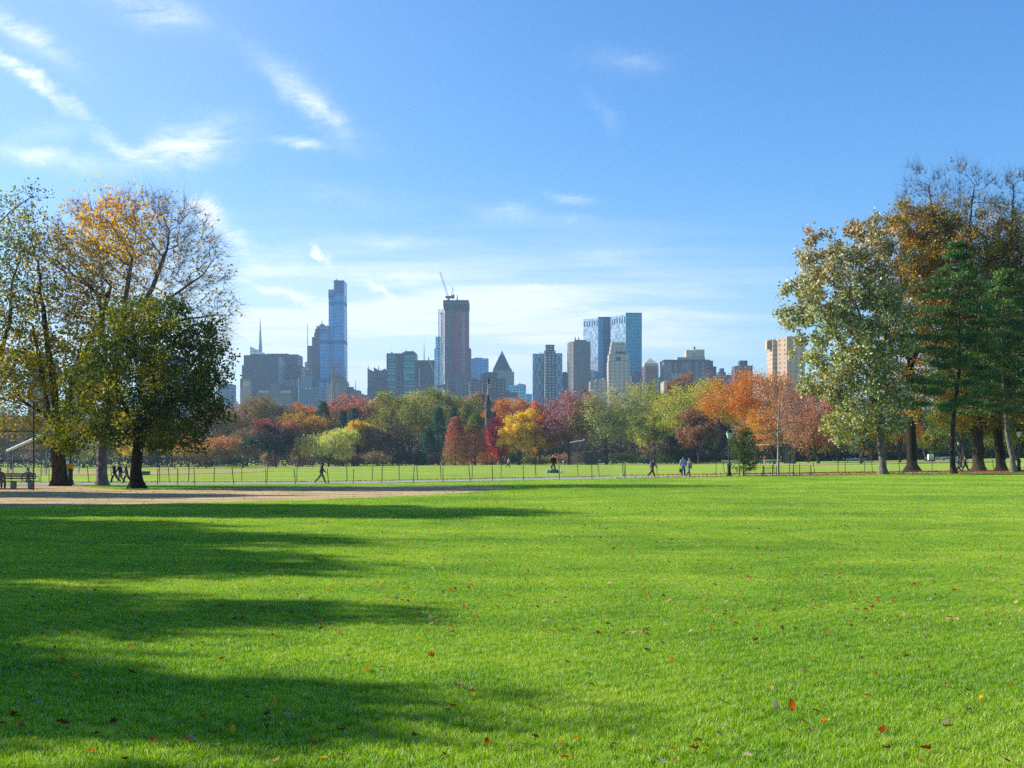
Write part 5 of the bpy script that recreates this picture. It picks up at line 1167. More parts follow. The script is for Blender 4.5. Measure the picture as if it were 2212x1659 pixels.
mb = MB(); lattice(mb, (b.P(130), 4, -2), (b.P(130), 4, b.z(512)), 3.4, 90, .45); lattice(mb, (b.P(154), 4, -2), (b.P(154), 4, b.z(545)), 3.2, 80, .45); mb.box(b.P(118), b.P(146), 2, 6, b.z(552), b.z(546)); b.free('hoist', plain('hoist_pink', '9a7480', .7), mb)
mb = MB(); lattice(mb, (b.P(222), -4.5, -2), (b.P(222), -4.5, b.z(480)), 2.4, 100, .35); b.free('hoist', plain('hoist_grey', '67707c', .7), mb); b.mast(282, 436, 382, 1.3, M_DSTEEL)
crane('luffing crane on top of the tower under construction', K4, 1960, (202, 430), (203, 408), (200, 405), (122, 170), M_DSTEEL, 1.6)
# B19.. 
b = Tower('glass_block', 'pale blue glass block right of the tower under construction', K4, 490, 2300); b.blk('shaft', f_blue, 409, 569, 968, 0, 45); b.blk('penthouse', M_STEEL, 440, 475, 961, 10, 14, bot=968); b.blk('penthouse', M_STEEL, 478, 515, 961, 10, 14, bot=968)
b = Tower('apartment_tower', 'brown apartment tower with white corner strips and square windows', K4, 452, 1870); b.blk('shaft', facade('br2', '3f3436', '647080', 4, 3.5, .5, .45), 388, 515, 1170, 0, 30); b.blk('penthouse', f_dark, 415, 470, 1155, 5, 12, bot=1170)
mb = MB()
for x in (387, 394, 510): mb.box(b.P(x), b.P(x + 3), -.8, -.1, -2, b.z(1182))
b.free('corner_strip', M_WHITE, mb)
b = Tower('office_tower', 'plain dark purple brown tower in front of the beige pyramid topped one', K4, 612, 1900); b.blk('shaft', facade('dkbr', '382c34', '322a34', 4, 4, .5, .5), 500, 648, 1108, 0, 35); b.blk('penthouse', f_dark, 536, 648, 1094, 2, 30, bot=1108); b.blk('wing', facade('dkbr2', '3c3036', '5c5a68', 4, 3.6, .5, .5), 648, 728, 1150, 4, 30)
# B22
b = Tower('pyramid_tower', 'pinkish stone tower with a steep dark green pyramid roof and glass tip', K4, 697, 2250); b.blk('shaft', f_stone, 608, 806, 1090, 0, 48); b.blk('upper_shaft', f_stone, 610, 786, 1072, 3, 42, bot=1090)
cxp = b.P(694); hw = (b.P(783) - b.P(610)) / 2; z0, z1, za = b.z(1075), b.z(932), b.z(885); fr_ = (za - z1) / (za - z0)
mb = MB(); mb.prism([(cxp - hw, 5), (cxp + hw, 5), (cxp + hw, 5 + 2 * hw), (cxp - hw, 5 + 2 * hw)], z0, z1, [(cxp - hw * fr_, 5 + hw * (1 - fr_)), (cxp + hw * fr_, 5 + hw * (1 - fr_)), (cxp + hw * fr_, 5 + hw * (1 + fr_)), (cxp - hw * fr_, 5 + hw * (1 + fr_))]); b.free('roof', plain('roof_green', '243c40', .6), mb)
h2 = hw * fr_; c2 = 5 + hw; mb = MB(); mb.cone([(cxp - h2, c2 - h2), (cxp + h2, c2 - h2), (cxp + h2, c2 + h2), (cxp - h2, c2 + h2)], z1 + .05, (cxp, c2, za)); b.free('glass_tip', plain('tip_glass', '9cacb4', .25), mb)
mb = MB()
for x in np.linspace(618, 778, 12): mb.tube((b.P(x), 3.5, b.z(1076)), (b.P(x), 3.5, b.z(1058)), 1.4, .3, 5)
b.free('pinnacle', M_DARKROOF, mb)
b = Tower('glass_block', 'pale cyan glass office with a roof crane rail, right of the pyramid topped tower', K4, 862, 2150); b.blk('shaft', f_cyan, 813, 916, 1212, 0, 40); b.blk('wing', f_cyan, 750, 813, 1218, 4, 36); b.blk('penthouse', M_DSTEEL, 838, 905, 1206, 6, 16, bot=1212); b.mast(855, 1206, 1190, 1.2); b.mast(872, 1206, 1192, 1.0)
b = Tower('glass_block', 'low pale cyan block left of the tower with criss cross bracing', K4, 944, 2200); b.blk('shaft', f_cyan, 917, 970, 1298, 0, 30); b.blk('penthouse', M_WHITE, 925, 940, 1292, 4, 8, bot=1298)
b = Tower('low_building', 'low dark building with a pale lettered board behind the castle turret', K4, 783, 1850, 'building'); b.blk('wall', f_dark, 726, 840, 1308); b.blk('penthouse', f_brown, 728, 838, 1280, 4, 16, bot=1308); b.blk('roof_tank', M_DSTEEL, 735, 765, 1265, 6, 8, bot=1280); b.blk('board', M_WHITE, 728, 836, 1330, -1, .5, bot=1337); b.blk('lower_wall', M_CREAM, 705, 845, 1340, -4, 6)
# B25 diagrid tower and the green tower before it
b = Tower('diagrid_tower', 'glass tower with silver criss cross diamond bracing behind the green grey tower', K4, 1115, 2000)
b.blk('shaft', f_hearst, 978, 1085, 925, 0, 45); b.blk('shaft', f_hearst, 1085, 1250, 920, 0, 45)
def dl(mb, x0, y0, x1, y1): mb.tube((b.P(x0), -.9, b.z(y0)), (b.P(x1), -.9, b.z(y1)), 1.25, 1.25, 4)
mb, mc = MB(), MB()
for k in range(5):
    y = 935 + k * 125
    for seg in ((1220, y - 10, 1194, y + 52), (1194, y + 52, 1222, y + 115), (1220, y - 10, 1249, y + 52), (1249, y + 52, 1222, y + 115)): dl(mb, *seg)
    for seg in ((1042, y - 10, 1012, y + 52), (1012, y + 52, 1046, y + 115), (980, y + 10, 1000, y + 100), (1005, y - 10, 980, y + 70), (1042, y - 10, 1068, y + 52), (1068, y + 52, 1046, y + 115)): dl(mc, *seg)
b.free('diagrid', M_WHITE, mc)
b.free('diagrid', M_WHITE, mb)
mb = MB(); lattice(mb, (b.P(1058), -3, -2), (b.P(1058), -3, b.z(918)), 2.2, 60, .4); b.free('mast_frame', plain('mast_green', '7c9c98', .6), mb); b.mast(1043, 930, 905, 1.0)
b = Tower('apartment_tower', 'dark green grey apartment tower with rows of pale windows and a taller roof box', K4, 1135, 1900); b.blk('shaft', f_green, 1085, 1188, 895, 0, 36); b.blk('penthouse', f_green, 1100, 1176, 842, 4, 26, bot=895); b.blk('parapet', M_DSTEEL, 1097, 1179, 842, 3, 28, bot=848); b.mast(1090, 1400, 900, .8, M_WHITE, 'pale_edge', -1.5)
b = Tower('office_block', 'dark blue block between the diamond braced tower and the grey ribbed tower', K4, 1280, 2050); b.blk('shaft', f_blueslab, 1248, 1310, 1100); b.blk('penthouse', f_dark, 1256, 1290, 1093, 5, 12, bot=1100)
b = Tower('concrete_tower', 'grey concrete tower with a smooth rounded left side, grid front and roof dishes', K4, 1410, 1880)
mb = MB(); mb.prism([(b.P(1350), 0), (b.P(1510), 0), (b.P(1510), 45), (b.P(1308), 45), (b.P(1305), 25), (b.P(1318), 8)], -2, b.z(812)); b.free('shaft', facade('cgrid2', '6a635e', '39434e', 5.6, 5.2, .6, .62), mb)
mb = MB(); mb.prism([(b.P(1307), 12), (b.P(1352), -1.2), (b.P(1352), 8), (b.P(1307), 30)], -2, b.z(822)); b.free('smooth_side', plain('side_grey', '6c6662', .8), mb)
b.blk('penthouse', M_CONC, 1365, 1475, 797, 8, 20, bot=812); b.mast(1368, 797, 768, 1.2, M_DSTEEL); b.mast(1400, 797, 770, 1.2, M_DSTEEL)
# B29, B30 twin towers of dark teal glass
def tw(label, K, Y, xl, xc, xr, ql, qc, qr, sec, xd=None):
    t_ = Tower('glass_skyscraper', label, K, xc, Y); h = t_.z(qc); a = 42
    mb = MB(); xa = (t_.P(xc), 0); xb = ((K(xl, 0)[0] - CX) / F * (Y + a) - t_.x0, a)
    mb.prism([(xb[0], a), xa, (xa[0] + 6, 30), (xb[0] + 10, a + 20)], -2, [h + (t_.z(ql, a) - h), h, h, t_.z(ql, a)]); t_.free('side_wall', f_twl, mb)
    mb = MB(); mb.prism([(xa[0] + .1, -.1), (t_.P(xd or xr), 0), (t_.P(xd or xr), 50), (xa[0] + .1, 50)], -2, t_.z(qr)); t_.free('front_wall', f_tw, mb)
    if xd: mb = MB(); mb.prism([(t_.P(xd) + .1, 1), (t_.P(xr), 4), (t_.P(xr), 50), (t_.P(xd) + .1, 50)], -2, t_.z(qr)); t_.free('dark_wall', f_twd, mb)
    mb = MB()
    for i in range(6):
        f_ = (i + .5) / 6; xx = xb[0] + (xa[0] - xb[0]) * f_; yy = a * (1 - f_); z1 = t_.z(ql, a) + (h - t_.z(ql, a)) * f_
        mb.box(xx - .5, xx + .5, yy - 1.6, yy - .3, z1 - 75 / F * Y * .234, z1 - 4)
    t_.free('crown_fins', f_twd, mb)
    mb = MB(); mb.box(t_.P(xc), t_.P(xr), -1, 2, t_.z(qr) - .1, t_.z(qr) + 1.5); t_.free('parapet', f_twd, mb)
    return t_
tw('left one of the two dark teal glass twin skyscrapers with pale reflecting sides', K4, 2000, 1443, 1580, 1700, 607, 596, 594, 0, 1626)
tw('right one of the two dark teal glass twin skyscrapers, slightly taller and wider', K4, 1900, 1695, 1835, 1983, 585, 562, 557, 0)
# B31 art deco
b = Tower('stone_tower', 'pale stepped art deco stone tower in front of the right twin skyscraper', K4, 1770, 1780)
for part, x0, x1, y0, y1, dd in [('shaft', 1675, 1872, None, 995, 0), ('shaft', 1680, 1870, 995, 928, 2), ('upper_shaft', 1692, 1842, 928, 890, 4), ('upper_shaft', 1697, 1838, 890, 850, 6), ('crown', 1704, 1832, 850, 820, 8)]: b.blk(part, facade('deco', 'b4a49c', '6c6c74', 4.2, 3.8, .4, .52), x0, x1, y1, dd, 30 - dd, bot=y0)
b.blk('dark_bay', f_brown, 1745, 1790, 955, 1.4, 1, bot=990); b.blk('cornice', M_CREAM, 1703, 1834, 818, 7.6, 23, bot=823); b.blk('loggia', f_brown, 1742, 1832, 905, 3.4, 1, bot=935)
b = Tower('low_building', 'beige low apartment houses left of the stepped stone tower', K4, 1580, 1800, 'building'); b.blk('wall', f_stone, 1508, 1558, 1178); b.blk('wall', f_stone, 1558, 1662, 1162, 4, 25); b.blk('penthouse', M_CREAM, 1622, 1640, 1150, 6, 8, bot=1162)
b = Tower('low_building', 'small pale building beneath the right twin skyscraper', K4, 1975, 1780, 'building'); b.blk('wall', f_stone, 1955, 1997, 1218); b.blk('penthouse', M_CREAM, 1965, 1985, 1210, 4, 8, bot=1218)
b = Tower('office_block', 'dim grey block standing in for the reflection in the right twin skyscraper glass', K4, 1930, 1850); b.blk('shaft', f_mauve, 1885, 1990, 1130); b.blk('penthouse', facade('pk', '8c6068', '54586a', 3, 3, .4, .5), 1910, 1975, 1085, 4, 14, bot=1130)  # reflection in the twin tower's glass, put in as a block
# B34
b = Tower('brick_tower', 'red brick tower with stone corners and a small pale pyramid roof', K4, 2068, 1750); b.blk('lower_shaft', f_red, 2000, 2142, 1175, -1.5, 30); b.blk('shaft', f_red, 2003, 2138, 1040, 0, 28, bot=1175)
mb = MB()
for x in (2003, 2014, 2122, 2133): mb.box(b.P(x), b.P(x + 4), -2.1, -1.6, -2, b.z(1040))
b.free('corner_strip', M_CREAM, mb)
mb = MB(); mb.prism([(b.P(2003), 0), (b.P(2138), 0), (b.P(2138), 28), (b.P(2003), 28)], b.z(1040), b.z(1012), [(b.P(2010), 2), (b.P(2132), 2), (b.P(2132), 26), (b.P(2010), 26)]); b.free('cornice', M_CREAM, mb)
mb = MB(); mb.cone([(b.P(2011), 2), (b.P(2131), 2), (b.P(2131), 26), (b.P(2011), 26)], b.z(1012), (b.P(2068), 14, b.z(957))); b.free('roof', M_CREAM, mb)
b = Tower('low_building', 'grey building right of the red brick tower', K5, 260, 1900, 'building'); b.blk('wall', f_mauve, 226, 290, 838); b.blk('penthouse', M_CONC, 240, 262, 828, 4, 8, bot=838)
b = Tower('low_building', 'sunlit cream block below the large mauve apartment block', K5, 305, 1700, 'building'); b.blk('wall', facade('cr2', 'b8a894', '6c6c70', 4, 3.6, .35, .5), 258, 345, 884, 0, 25, xm=285); b.blk('penthouse', M_CREAM, 300, 325, 878, 5, 8, bot=884)
# B36
b = Tower('apartment_block', 'large mauve grey apartment block with a pale rounded penthouse on its roof', K5, 560, 1750); b.blk('shaft', f_mauve, 282, 830, 655, 0, 45); b.blk('top_storey', f_mauved, 279, 832, 628, -1, 46, bot=655)
for x0, x1 in ((384, 402), (438, 485), (612, 650), (700, 715), (768, 832)): b.blk('dark_bay', f_mauved, x0, x1, 655, -.8, .7)
b.blk('roof_level', M_CREAM, 440, 772, 598, 4, 30, bot=628); b.blk('penthouse', M_CREAM, 548, 640, 515, 8, 20, bot=598); b.blk('penthouse', M_CREAM, 646, 764, 508, 6, 22, bot=598); b.blk('chimney', M_DARKROOF, 641, 656, 472, 12, 5, bot=515)
b.blk('side_wing', f_mauved, 830, 905, 708, 6, 35); b.blk('side_wing', f_mauved, 832, 866, 640, 8, 30, bot=708); b.blk('front_wing', f_stone, 355, 565, 790, -6, 5, xm=380, setb=3)
b = Tower('apartment_block', 'stepped grey blue apartment house with a narrow roof tower, right of the mauve block', K5, 985, 1800, 'building'); b.blk('wall', f_bluegrey, 865, 985, 812, 3, 25); b.blk('wall', f_bluegrey, 985, 1102, 808, 0, 25); b.blk('upper_wall', f_bluegrey, 930, 1018, 775, 4, 20, bot=812); b.blk('roof_tower', f_bluegrey, 950, 998, 730, 7, 12, bot=775); b.blk('pale_wing', M_CREAM, 864, 908, 814, -2, 4)
b = Tower('apartment_tower', 'purple brown apartment tower with a roof box, left above the broad orange tree', K5, 1230, 1700); b.blk('shaft', facade('pbr', '584850', '7c8090', 4, 3.4, .5, .4), 1170, 1335, 698, 0, 30); b.blk('wing', f_mauved, 1125, 1170, 702, 5, 25); b.blk('penthouse', f_mauved, 1184, 1274, 638, 6, 16, bot=698)
# B39
b = Tower('tan_tower', 'sunlit salmon coloured apartment tower with ribbed corner, left of the pair at the silvery oak', K5, 1575, 1300, 'apartment tower'); b.blk('shaft', f_tan, 1503, 1648, 400, 0, 25, xm=1570, setb=8)
mb = MB()
for x in (1512, 1525, 1540, 1556): mb.box(b.P(x), b.P(x + 5), 3, 12, b.z(500), b.z(393))
b.free('ribs', plain('tan_plain', 'c89c7c', .8), mb); b.blk('parapet', plain('tan_plain', 'c89c7c', .8), 1520, 1645, 392, 6, 18, bot=402); b.mast(1600, 400, 365, .5); b.mast(1555, 400, 378, .4)
b = Tower('tan_tower', 'sunlit salmon coloured apartment tower with a rounded right shoulder, partly behind the silvery oak', K5, 1800, 1290, 'apartment tower')
mb = MB(); mb.prism([(b.P(1650), 8), (b.P(1735), -2), (b.P(1955), 0), (b.P(1980), 12), (b.P(1980), 35), (b.P(1650), 35)], -2, [b.z(372), b.z(362), b.z(372), b.z(415), b.z(415), b.z(372)]); b.free('shaft', f_tan, mb)
mb = MB()
for x in (1655, 1672, 1690, 1707, 1722): mb.box(b.P(x), b.P(x + 6), -1 + (1735 - x) * .1, 8, b.z(480), b.z(362))
b.free('ribs', plain('tan_plain', 'c89c7c', .8), mb); b.blk('parapet', plain('tan_plain', 'c89c7c', .8), 1740, 1930, 352, 4, 18, bot=365)
# castle turret on its rock
b = Tower('castle', 'grey stone castle turret with a pointed slate roof and a flag above the autumn trees', C7 and (lambda x, y: (944.7 + x * .2865, 806.5 + y * .2865)), 380, 470, 'castle')
M_CSTONE = bark('castle_stone', '3c3c40', '6c6c70', .4); cxr = b.P(379); rt = b.P(402) - cxr
mb = MB(); mb.lathe([(rt * 1.1, -2), (rt, b.z(440)), (rt * .92, b.z(290)), (rt * .92, b.z(262)), (rt * 1.05, b.z(255)), (rt * 1.05, b.z(225)), (rt * 1.0, b.z(222))], (cxr, 4), 16); b.free('turret', M_CSTONE, mb)
mb = MB(); mb.lathe([(rt * 1.08, b.z(222)), (rt * .7, b.z(195)), (.35, b.z(162)), (.2, b.z(158))], (cxr, 4), 12); b.free('turret_roof', M_DARKROOF, mb)
mb = MB(); mb.box(b.P(388), b.P(440), 3, 12, -2, b.z(290)); 
for x in (390, 402, 414, 426, 436): mb.box(b.P(x), b.P(x + 5), 3, 12, b.z(290), b.z(283))
b.free('keep', M_CSTONE, mb)
mb = MB(); mb.box(b.P(370), b.P(374), 4 - rt * 1.02, 4 - rt * .8, b.z(300), b.z(285)); mb.box(b.P(384), b.P(387), 4 - rt * 1.05, 4 - rt * .8, b.z(345), b.z(330)); b.free('window', M_DARKROOF, mb)
mb = MB(); mb.tube((cxr, 4, b.z(165)), (cxr, 4, b.z(66)), .14, .08, 6); b.free('flagpole', M_WHITE, mb)
fx, fz = cxr, b.z(112); mb = MB()
fl = thing('x', 'x', 'x'); bpy.data.objects.remove(fl)
def flag_bits(rows, x0, x1):
    m_ = MB()
    for i in rows: z0 = fz + i * .3; m_.box(fx + x0, fx + x1, 3.95 + .05 * math.sin(i), 4.0, z0, z0 + .28)
    return m_
fo = flag_bits(range(0, 13, 2), .1, 1.6).build('flag', plain('flag_red', 'b02838', .7), b.root); flag_bits(range(1, 12, 2), .1, 1.6).build('white_stripes', M_WHITE, fo)
m_ = MB(); m_.box(fx + .1, fx + .8, 3.9, 4.05, fz + 2.0, fz + 3.9); m_.build('blue_corner', plain('flag_blue', '28346c', .7), fo)
# ------------------------------------------------------------------ fences along the path
M_STAKE = plain('stake_green', '2c4a34', .7, .1, .2); M_RUST = plain('stake_rust', '5a3a2a', .8, .1, .2); M_WIRE = plain('wire_green', '6f8a6a', .6, .3); M_BLK = plain('black_paint', '15171a', .45)
def path_fence(label, off, plist, h=1.16, seed=1):
    r = random.Random(seed); ys = lambda x: ypath(x) + off
    def xof(p):
        y = 95.0
        for _ in range(20): y = ys(X(p, y))
        return X(p, y)
    xs = [xof(p) for p in plist]; x0, x1 = xs[0], xs[-1]; xm = (x0 + x1) / 2; ym = ys(xm); zm = float(G(xm, ym))
    root = thing('wire_fence', label, 'fence', (xm, ym, zm), group='wire fences along the path')
    for x in xs:
        y = ys(x); z = float(G(x, y)); hh = h * r.uniform(.93, 1.08); tx = r.uniform(-.13, .05); m_ = MB()
        b_ = (x - xm, y - ym, z - zm); m_.box(-.022, .022, -.022, .022, -.05, hh)
        o = m_.build('post', M_STAKE if r.random() < .7 else M_RUST, root, loc=b_); o.rotation_euler = (r.uniform(-.04, .04), tx, r.uniform(0, 1))
    V = []; T3 = []
    def wire(a, b_, w=.0035):
        k = len(V); a = np.array(a) - (xm, ym, zm); b_ = np.array(b_) - (xm, ym, zm); d = b_ - a
        s = np.array([w, 0, 0]) if abs(d[2]) > .5 else np.array([0, 0, w]); s2 = np.array([0, w, 0])
        V.extend([a - s, a + s, a + s2, b_ - s, b_ + s, b_ + s2]); T3.extend([(k, k + 1, k + 4, k + 3), (k + 1, k + 2, k + 5, k + 4), (k + 2, k, k + 3, k + 5)])
    for x in np.arange(x0, x1, .12):
        y = ys(x); z = float(G(x, y)); wire((x, y, z + .02), (x, y, z + h * .94))
    xr = np.arange(x0, x1, 1.5)
    for i in range(len(xr) - 1):
        ya, yb = ys(xr[i]), ys(xr[i + 1]); za, zb = float(G(xr[i], ya)), float(G(xr[i + 1], yb))
        for h_ in np.arange(.05, h, .12): wire((xr[i], ya, za + h_), (xr[i + 1], yb, zb + h_), .003 if h_ < h * .9 else .006)
    link('wire_mesh', mesh_np('wire_mesh', V, quads=T3), M_WIRE, root)
near_p = [340, 384, 421, 505, 575, 639, 710, 763, 825, 893, 957, 1016, 1064, 1131, 1209, 1279, 1349]
far_p = [88, 106, 192, 224, 243, 345, 366, 407, 462, 522, 577, 641, 750, 804, 862, 902, 953, 1020, 1082, 1158, 1249, 1295, 1346, 1351, 1419, 1486, 1547, 1565, 1672, 1706, 1760, 1810, 1826, 1868, 1885, 1944, 2014, 2090, 2147, 2186]
path_fence('low green wire fence on bare stakes along the near side of the path', -4.2, near_p, seed=1)
path_fence('low green wire fence on leaning stakes along the far side of the path', 4.4, far_p, seed=2)

# ------------------------------------------------------------------ street lamps
def lamp(label, p, Y, h, yellow=False, loc=None):
    loc = loc or at(p, Y); s = h / 3.95
    root = thing('street_lamp', label, 'street lamp', loc, group='black street lamps')
    m_ = MB(); m_.lathe([(.26, -.05), (.26, .1), (.2, .14), (.2, .3), (.15, .36), (.155, .9), (.19, .95), (.19, 1.02), (.12, 1.1), (.065, 1.2), (.05, 2.9), (.075, 2.95), (.05, 3.02), (.09, 3.12)], n=14)
    o = m_.build('pole', M_BLK, root, smooth=False); o.scale = (s,) * 3
    m_ = MB(); m_.lathe([(.08, 3.12), (.13, 3.2), (.25, 3.6), (.24, 3.66)], n=8); o = m_.build('lantern_glass', plain('lantern_glass', 'cdd6c0', .25), root); o.scale = (s,) * 3
    m_ = MB(); m_.lathe([(.27, 3.66), (.25, 3.76), (.14, 3.88), (.05, 3.92), (.02, 3.99)], n=12)
    for k in range(4):
        a = math.pi / 4 + k * math.pi / 2; m_.tube((.11 * math.cos(a), .11 * math.sin(a), 3.14), (.27 * math.cos(a), .27 * math.sin(a), 3.68), .014, .014, 4)
    o = m_.build('lantern_cap', M_BLK, root); o.scale = (s,) * 3
    if yellow:
        m_ = MB(); m_.prism([(-.2, -.14), (.2, -.14), (.2, .06), (-.2, .06)], Z(1015, Y) - loc[2], Z(1001.5, Y) - loc[2]); m_.build('sign_panel', plain('sign_yellow', 'c8961c', .6), root)
        root['label'] = label
    return root
lamp('black street lamp with a pale glass lantern standing left of the ragged little conifer', 1575, 105.5, 3.98)
lamp('black lamp post at the right edge beyond the thick tree trunks, lantern lost in leaves', 2201, 122, 4.2)
lamp('black lamp post with a yellow panel beside the old forked tree', 152, 82.5, 4.1, True)
for p, Y, lb in [(541 * .2865 + 368.7, 395, 'far street lamp left of the red topped tree'), (675, 398, 'far street lamp left of the willow'), (826.5, 402, 'far street lamp below the bare grey tree'), (959, 400, 'far street lamp left of the redwoods'), (1062, 404, 'far street lamp under the crimson tree'),
                 (1718, 270, 'slim street lamp behind the young bare tree'), (2070, 262, 'slim street lamp beyond the right ball field')]:
    lamp(lb, p, Y, 4.2)

# ------------------------------------------------------------------ benches, backstops, boxes
M_SLAT = plain('bench_wood', '3c3630', .8); M_BCONC = plain('bench_concrete', '6e6c66', .9)
def bench(label, x, y, rz, L=7.0, group=None, mat=M_SLAT, nleg=4):
    root = thing('park_bench', label, 'bench', (x, y, float(G(x, y))), rz, group)
    m_ = MB()
    for k in range(4): m_.box(-L / 2, L / 2, -.25 + k * .13, -.15 + k * .13, .42, .46)
    m_.build('seat', mat, root); m_ = MB()
    for k in range(3): m_.box(-L / 2, L / 2, .27 + k * .03, .30 + k * .03, .56 + k * .13, .65 + k * .13)
    m_.build('backrest', mat, root)
    for i in range(nleg):
        xx = -L / 2 + .4 + (L - .8) * i / (nleg - 1); m_ = MB(); m_.box(xx - .09, xx + .09, -.25, .25, -.02, .42); m_.build('leg', M_BCONC, root)
        m_ = MB(); m_.tube((xx, .28, .4), (xx, .36, .94), .025, .025, 5); m_.build('back_support', M_BLK, root)
    for s_ in (-1, 1):
        m_ = MB(); pts = [(-.22, .46), (-.24, .66), (-.12, .72), (.22, .7), (.3, .62)]
        for a, b_ in zip(pts[:-1], pts[1:]): m_.tube((s_ * (L / 2 - .03), a[0], a[1]), (s_ * (L / 2 - .03), b_[0], b_[1]), .022, .022, 5)
        m_.build('armrest', M_BLK, root)
    return root
YB = 73.0
bx_ = X(10, YB); bench('long wooden slatted bench behind the chain link backstop at the left edge', bx_, YB, math.pi, 3.9)
def wiremesh(xa, xb, za, zb, step, w, y=0, top=None):
    """diamond mesh clipped to a rectangle (or under a sloping top edge)"""
    m_ = MB(); H = zb - za; L = xb - xa; n = int((L + H) / step) + 1
    for k in range(n):
        for sgn in (1, -1):
            s0 = -H + k * step
            a0 = max(0, s0); a1 = min(L, s0 + H)
            if a1 <= a0: continue
            z0, z1 = (a0 - s0), (a1 - s0)
            if sgn > 0: A0, A1 = (xa + a0, y, za + z0), (xa + a1, y, za + z1)
            else: A0, A1 = (xb - a0, y, za + z0), (xb - a1, y, za + z1)
            m_.tube(A0, A1, w, w, 3, cap=False)
    return m_
Yk = 68.0; xk = X(72.5, Yk); zk = float(G(xk, Yk)); hk = Z(866, Yk) - zk
root = thing('backstop', 'tall black chain link backstop panel at the left edge of the dirt infield', 'backstop', (xk, Yk, zk))
for x_ in (0, -2.9): m_ = MB(); m_.tube((x_, 0, -.1), (x_, 0, hk), .045, .045, 8); m_.build('post', M_BLK, root)
for z0, z1 in ((.1, .1), (1.62, 1.62), (3.25, 3.25), (hk - .35, hk + .05)):
    m_ = MB(); m_.tube((0, 0, z0), (-3.0, 0, z1 if z0 < 4 else hk + .45), .03, .03, 6); m_.build('rail', M_BLK, root)
wiremesh(-3.0, 0, .1, hk - .35, .14, .0035).build('wire_mesh', M_DSTEEL, root)
def backstop(label, Y, pl, pr, q0, qt, qs, mat, beam=None, mesh=True):
    """frame from pl to pr: posts up to qs on the left, canopy rising to qt on the right"""
    x0 = X(pl, Y); z0 = float(G(x0, Y)); root = thing('backstop', label, 'backstop', (x0, Y, z0)); W = X(pr, Y) - x0
    hs, ht = Z(qs, Y) - z0, Z(qt, Y) - z0
    for a, h in ((0, hs), (.5, hs), (W * .55, hs), (W, hs)): m_ = MB(); m_.tube((a, 0, 0), (a, 0, h), .06, .06, 6); m_.build('post', mat, root)
    m_ = MB()
    for dy in (0, -.35): m_.tube((0, dy, hs), (W, dy - .8, ht), .11, .11, 6)
    m_.build('canopy_beam', M_WHITE, root); m_ = MB(); m_.tube((0, 0, hs), (W, 0, hs), .04, .04, 5); m_.tube((0, 0, hs * .5), (W, 0, hs * .5), .035, .035, 5); m_.build('rail', M_DSTEEL, root)
    if mesh: wiremesh(0, W, 0, hs, .25, .009).build('wire_mesh', M_DSTEEL, root)
backstop('white framed ball field backstop with a sloping canopy beam, left of the old forked tree', 128, 17, 100, 1022, 940, 974, M_STEEL)
backstop('distant ball field backstop with a white canopy edge, between the maroon tree and the elm', 372, 1231, 1262, 1000, 950.5, 956, M_DSTEEL)
x0 = X(1265, 374); z0 = float(G(x0, 374)); root = thing('windscreen', 'dim grey brown slatted screen under the grey green elm, right of the distant backstop', 'screen', (x0, 374, z0)); W_ = X(1290, 374) - x0
m_ = MB(); m_.box(0, W_, 0, .12, .05, Z(977, 374) - z0); m_.build('panel', facade('screen', '4c443c', '38322e', 3, .5, .98, .4, .8), root)
for a in (-.14, W_ * .5, W_ + .02): m_ = MB(); m_.box(a, a + .12, -.14, -.02, 0, Z(976, 374) - z0); m_.build('post', M_DSTEEL, root)
backstop('grey wire backstop with a white beam behind the young bare tree', 262, 1632, 1670, 995, 961, 961, M_DSTEEL)
x0 = X(1694, 258); z0 = float(G(x0, 258)); hz2 = Z(956, 258) - z0; W_ = X(1718, 258) - x0
root = thing('backstop_net', 'tall grey slatted panel right of the young bare tree', 'panel', (x0, 258, z0))  # dark backstop net, built as a slatted panel
m_ = MB(); m_.box(0, W_, 0, .1, 0.05, hz2); m_.build('panel', facade('slatpanel', '6c665e', '4c4a48', 4, .35, .98, .4, .7), root)
for a in (-.12, W_ * .52, W_ + .02): m_ = MB(); m_.box(a, a + .1, -.12, -.02, 0, hz2 + .1); m_.build('post', M_DSTEEL, root)
for p, Y, L, rz, lb in [(1667, 262, 3.6, 0, 'pale far bench behind the trunk of the young bare tree'), (1655, 266, 2.4, 0, 'far bench beside the person in the orange shirt'), (1578, 300, 4.5, 0, 'far pale bench behind the black street lamp'), (1848, 300, 4.5, 0, 'far pale bench behind the short thick trunk'), (2020, 300, 5.0, 0, 'far pale bench beyond the right ball field, near the white cart'), (2050, 305, 4.0, 0, 'far pale bench right of the white cart')]:
    bench(lb, X(p, Y), Y, rz + math.pi, L, mat=M_WHITE, nleg=2)
x0, y0, z0 = at(313, 118); root = thing('litter_box', 'dark green box on the far lawn right of the knobbly trunk', 'box', (x0, y0, z0)); m_ = MB(); m_.box(-.42, .42, -.3, .3, .04, .36); m_.build('body', plain('box_green', '1e4c2c', .6), root); m_ = MB(); m_.box(-.45, .45, -.33, .33, .36, .41); m_.build('lid', M_STAKE, root)
x0, y0, z0 = at(2010, 255); root = thing('food_cart', 'small white cart with an orange and green front panel on the far right lawn', 'cart', (x0, y0, z0)); 
m_ = MB(); m_.box(-.5, .5, -.4, .4, .25, 1.5); m_.build('body', M_WHITE, root); m_ = MB(); m_.box(-.4, .4, -.42, -.405, .75, 1.0); m_.build('orange_panel', plain('cart_orange', 'd88030', .6), root); m_ = MB(); m_.box(-.4, .4, -.42, -.405, .35, .6); m_.build('green_panel', plain('cart_green', '5c9c50', .6), root)
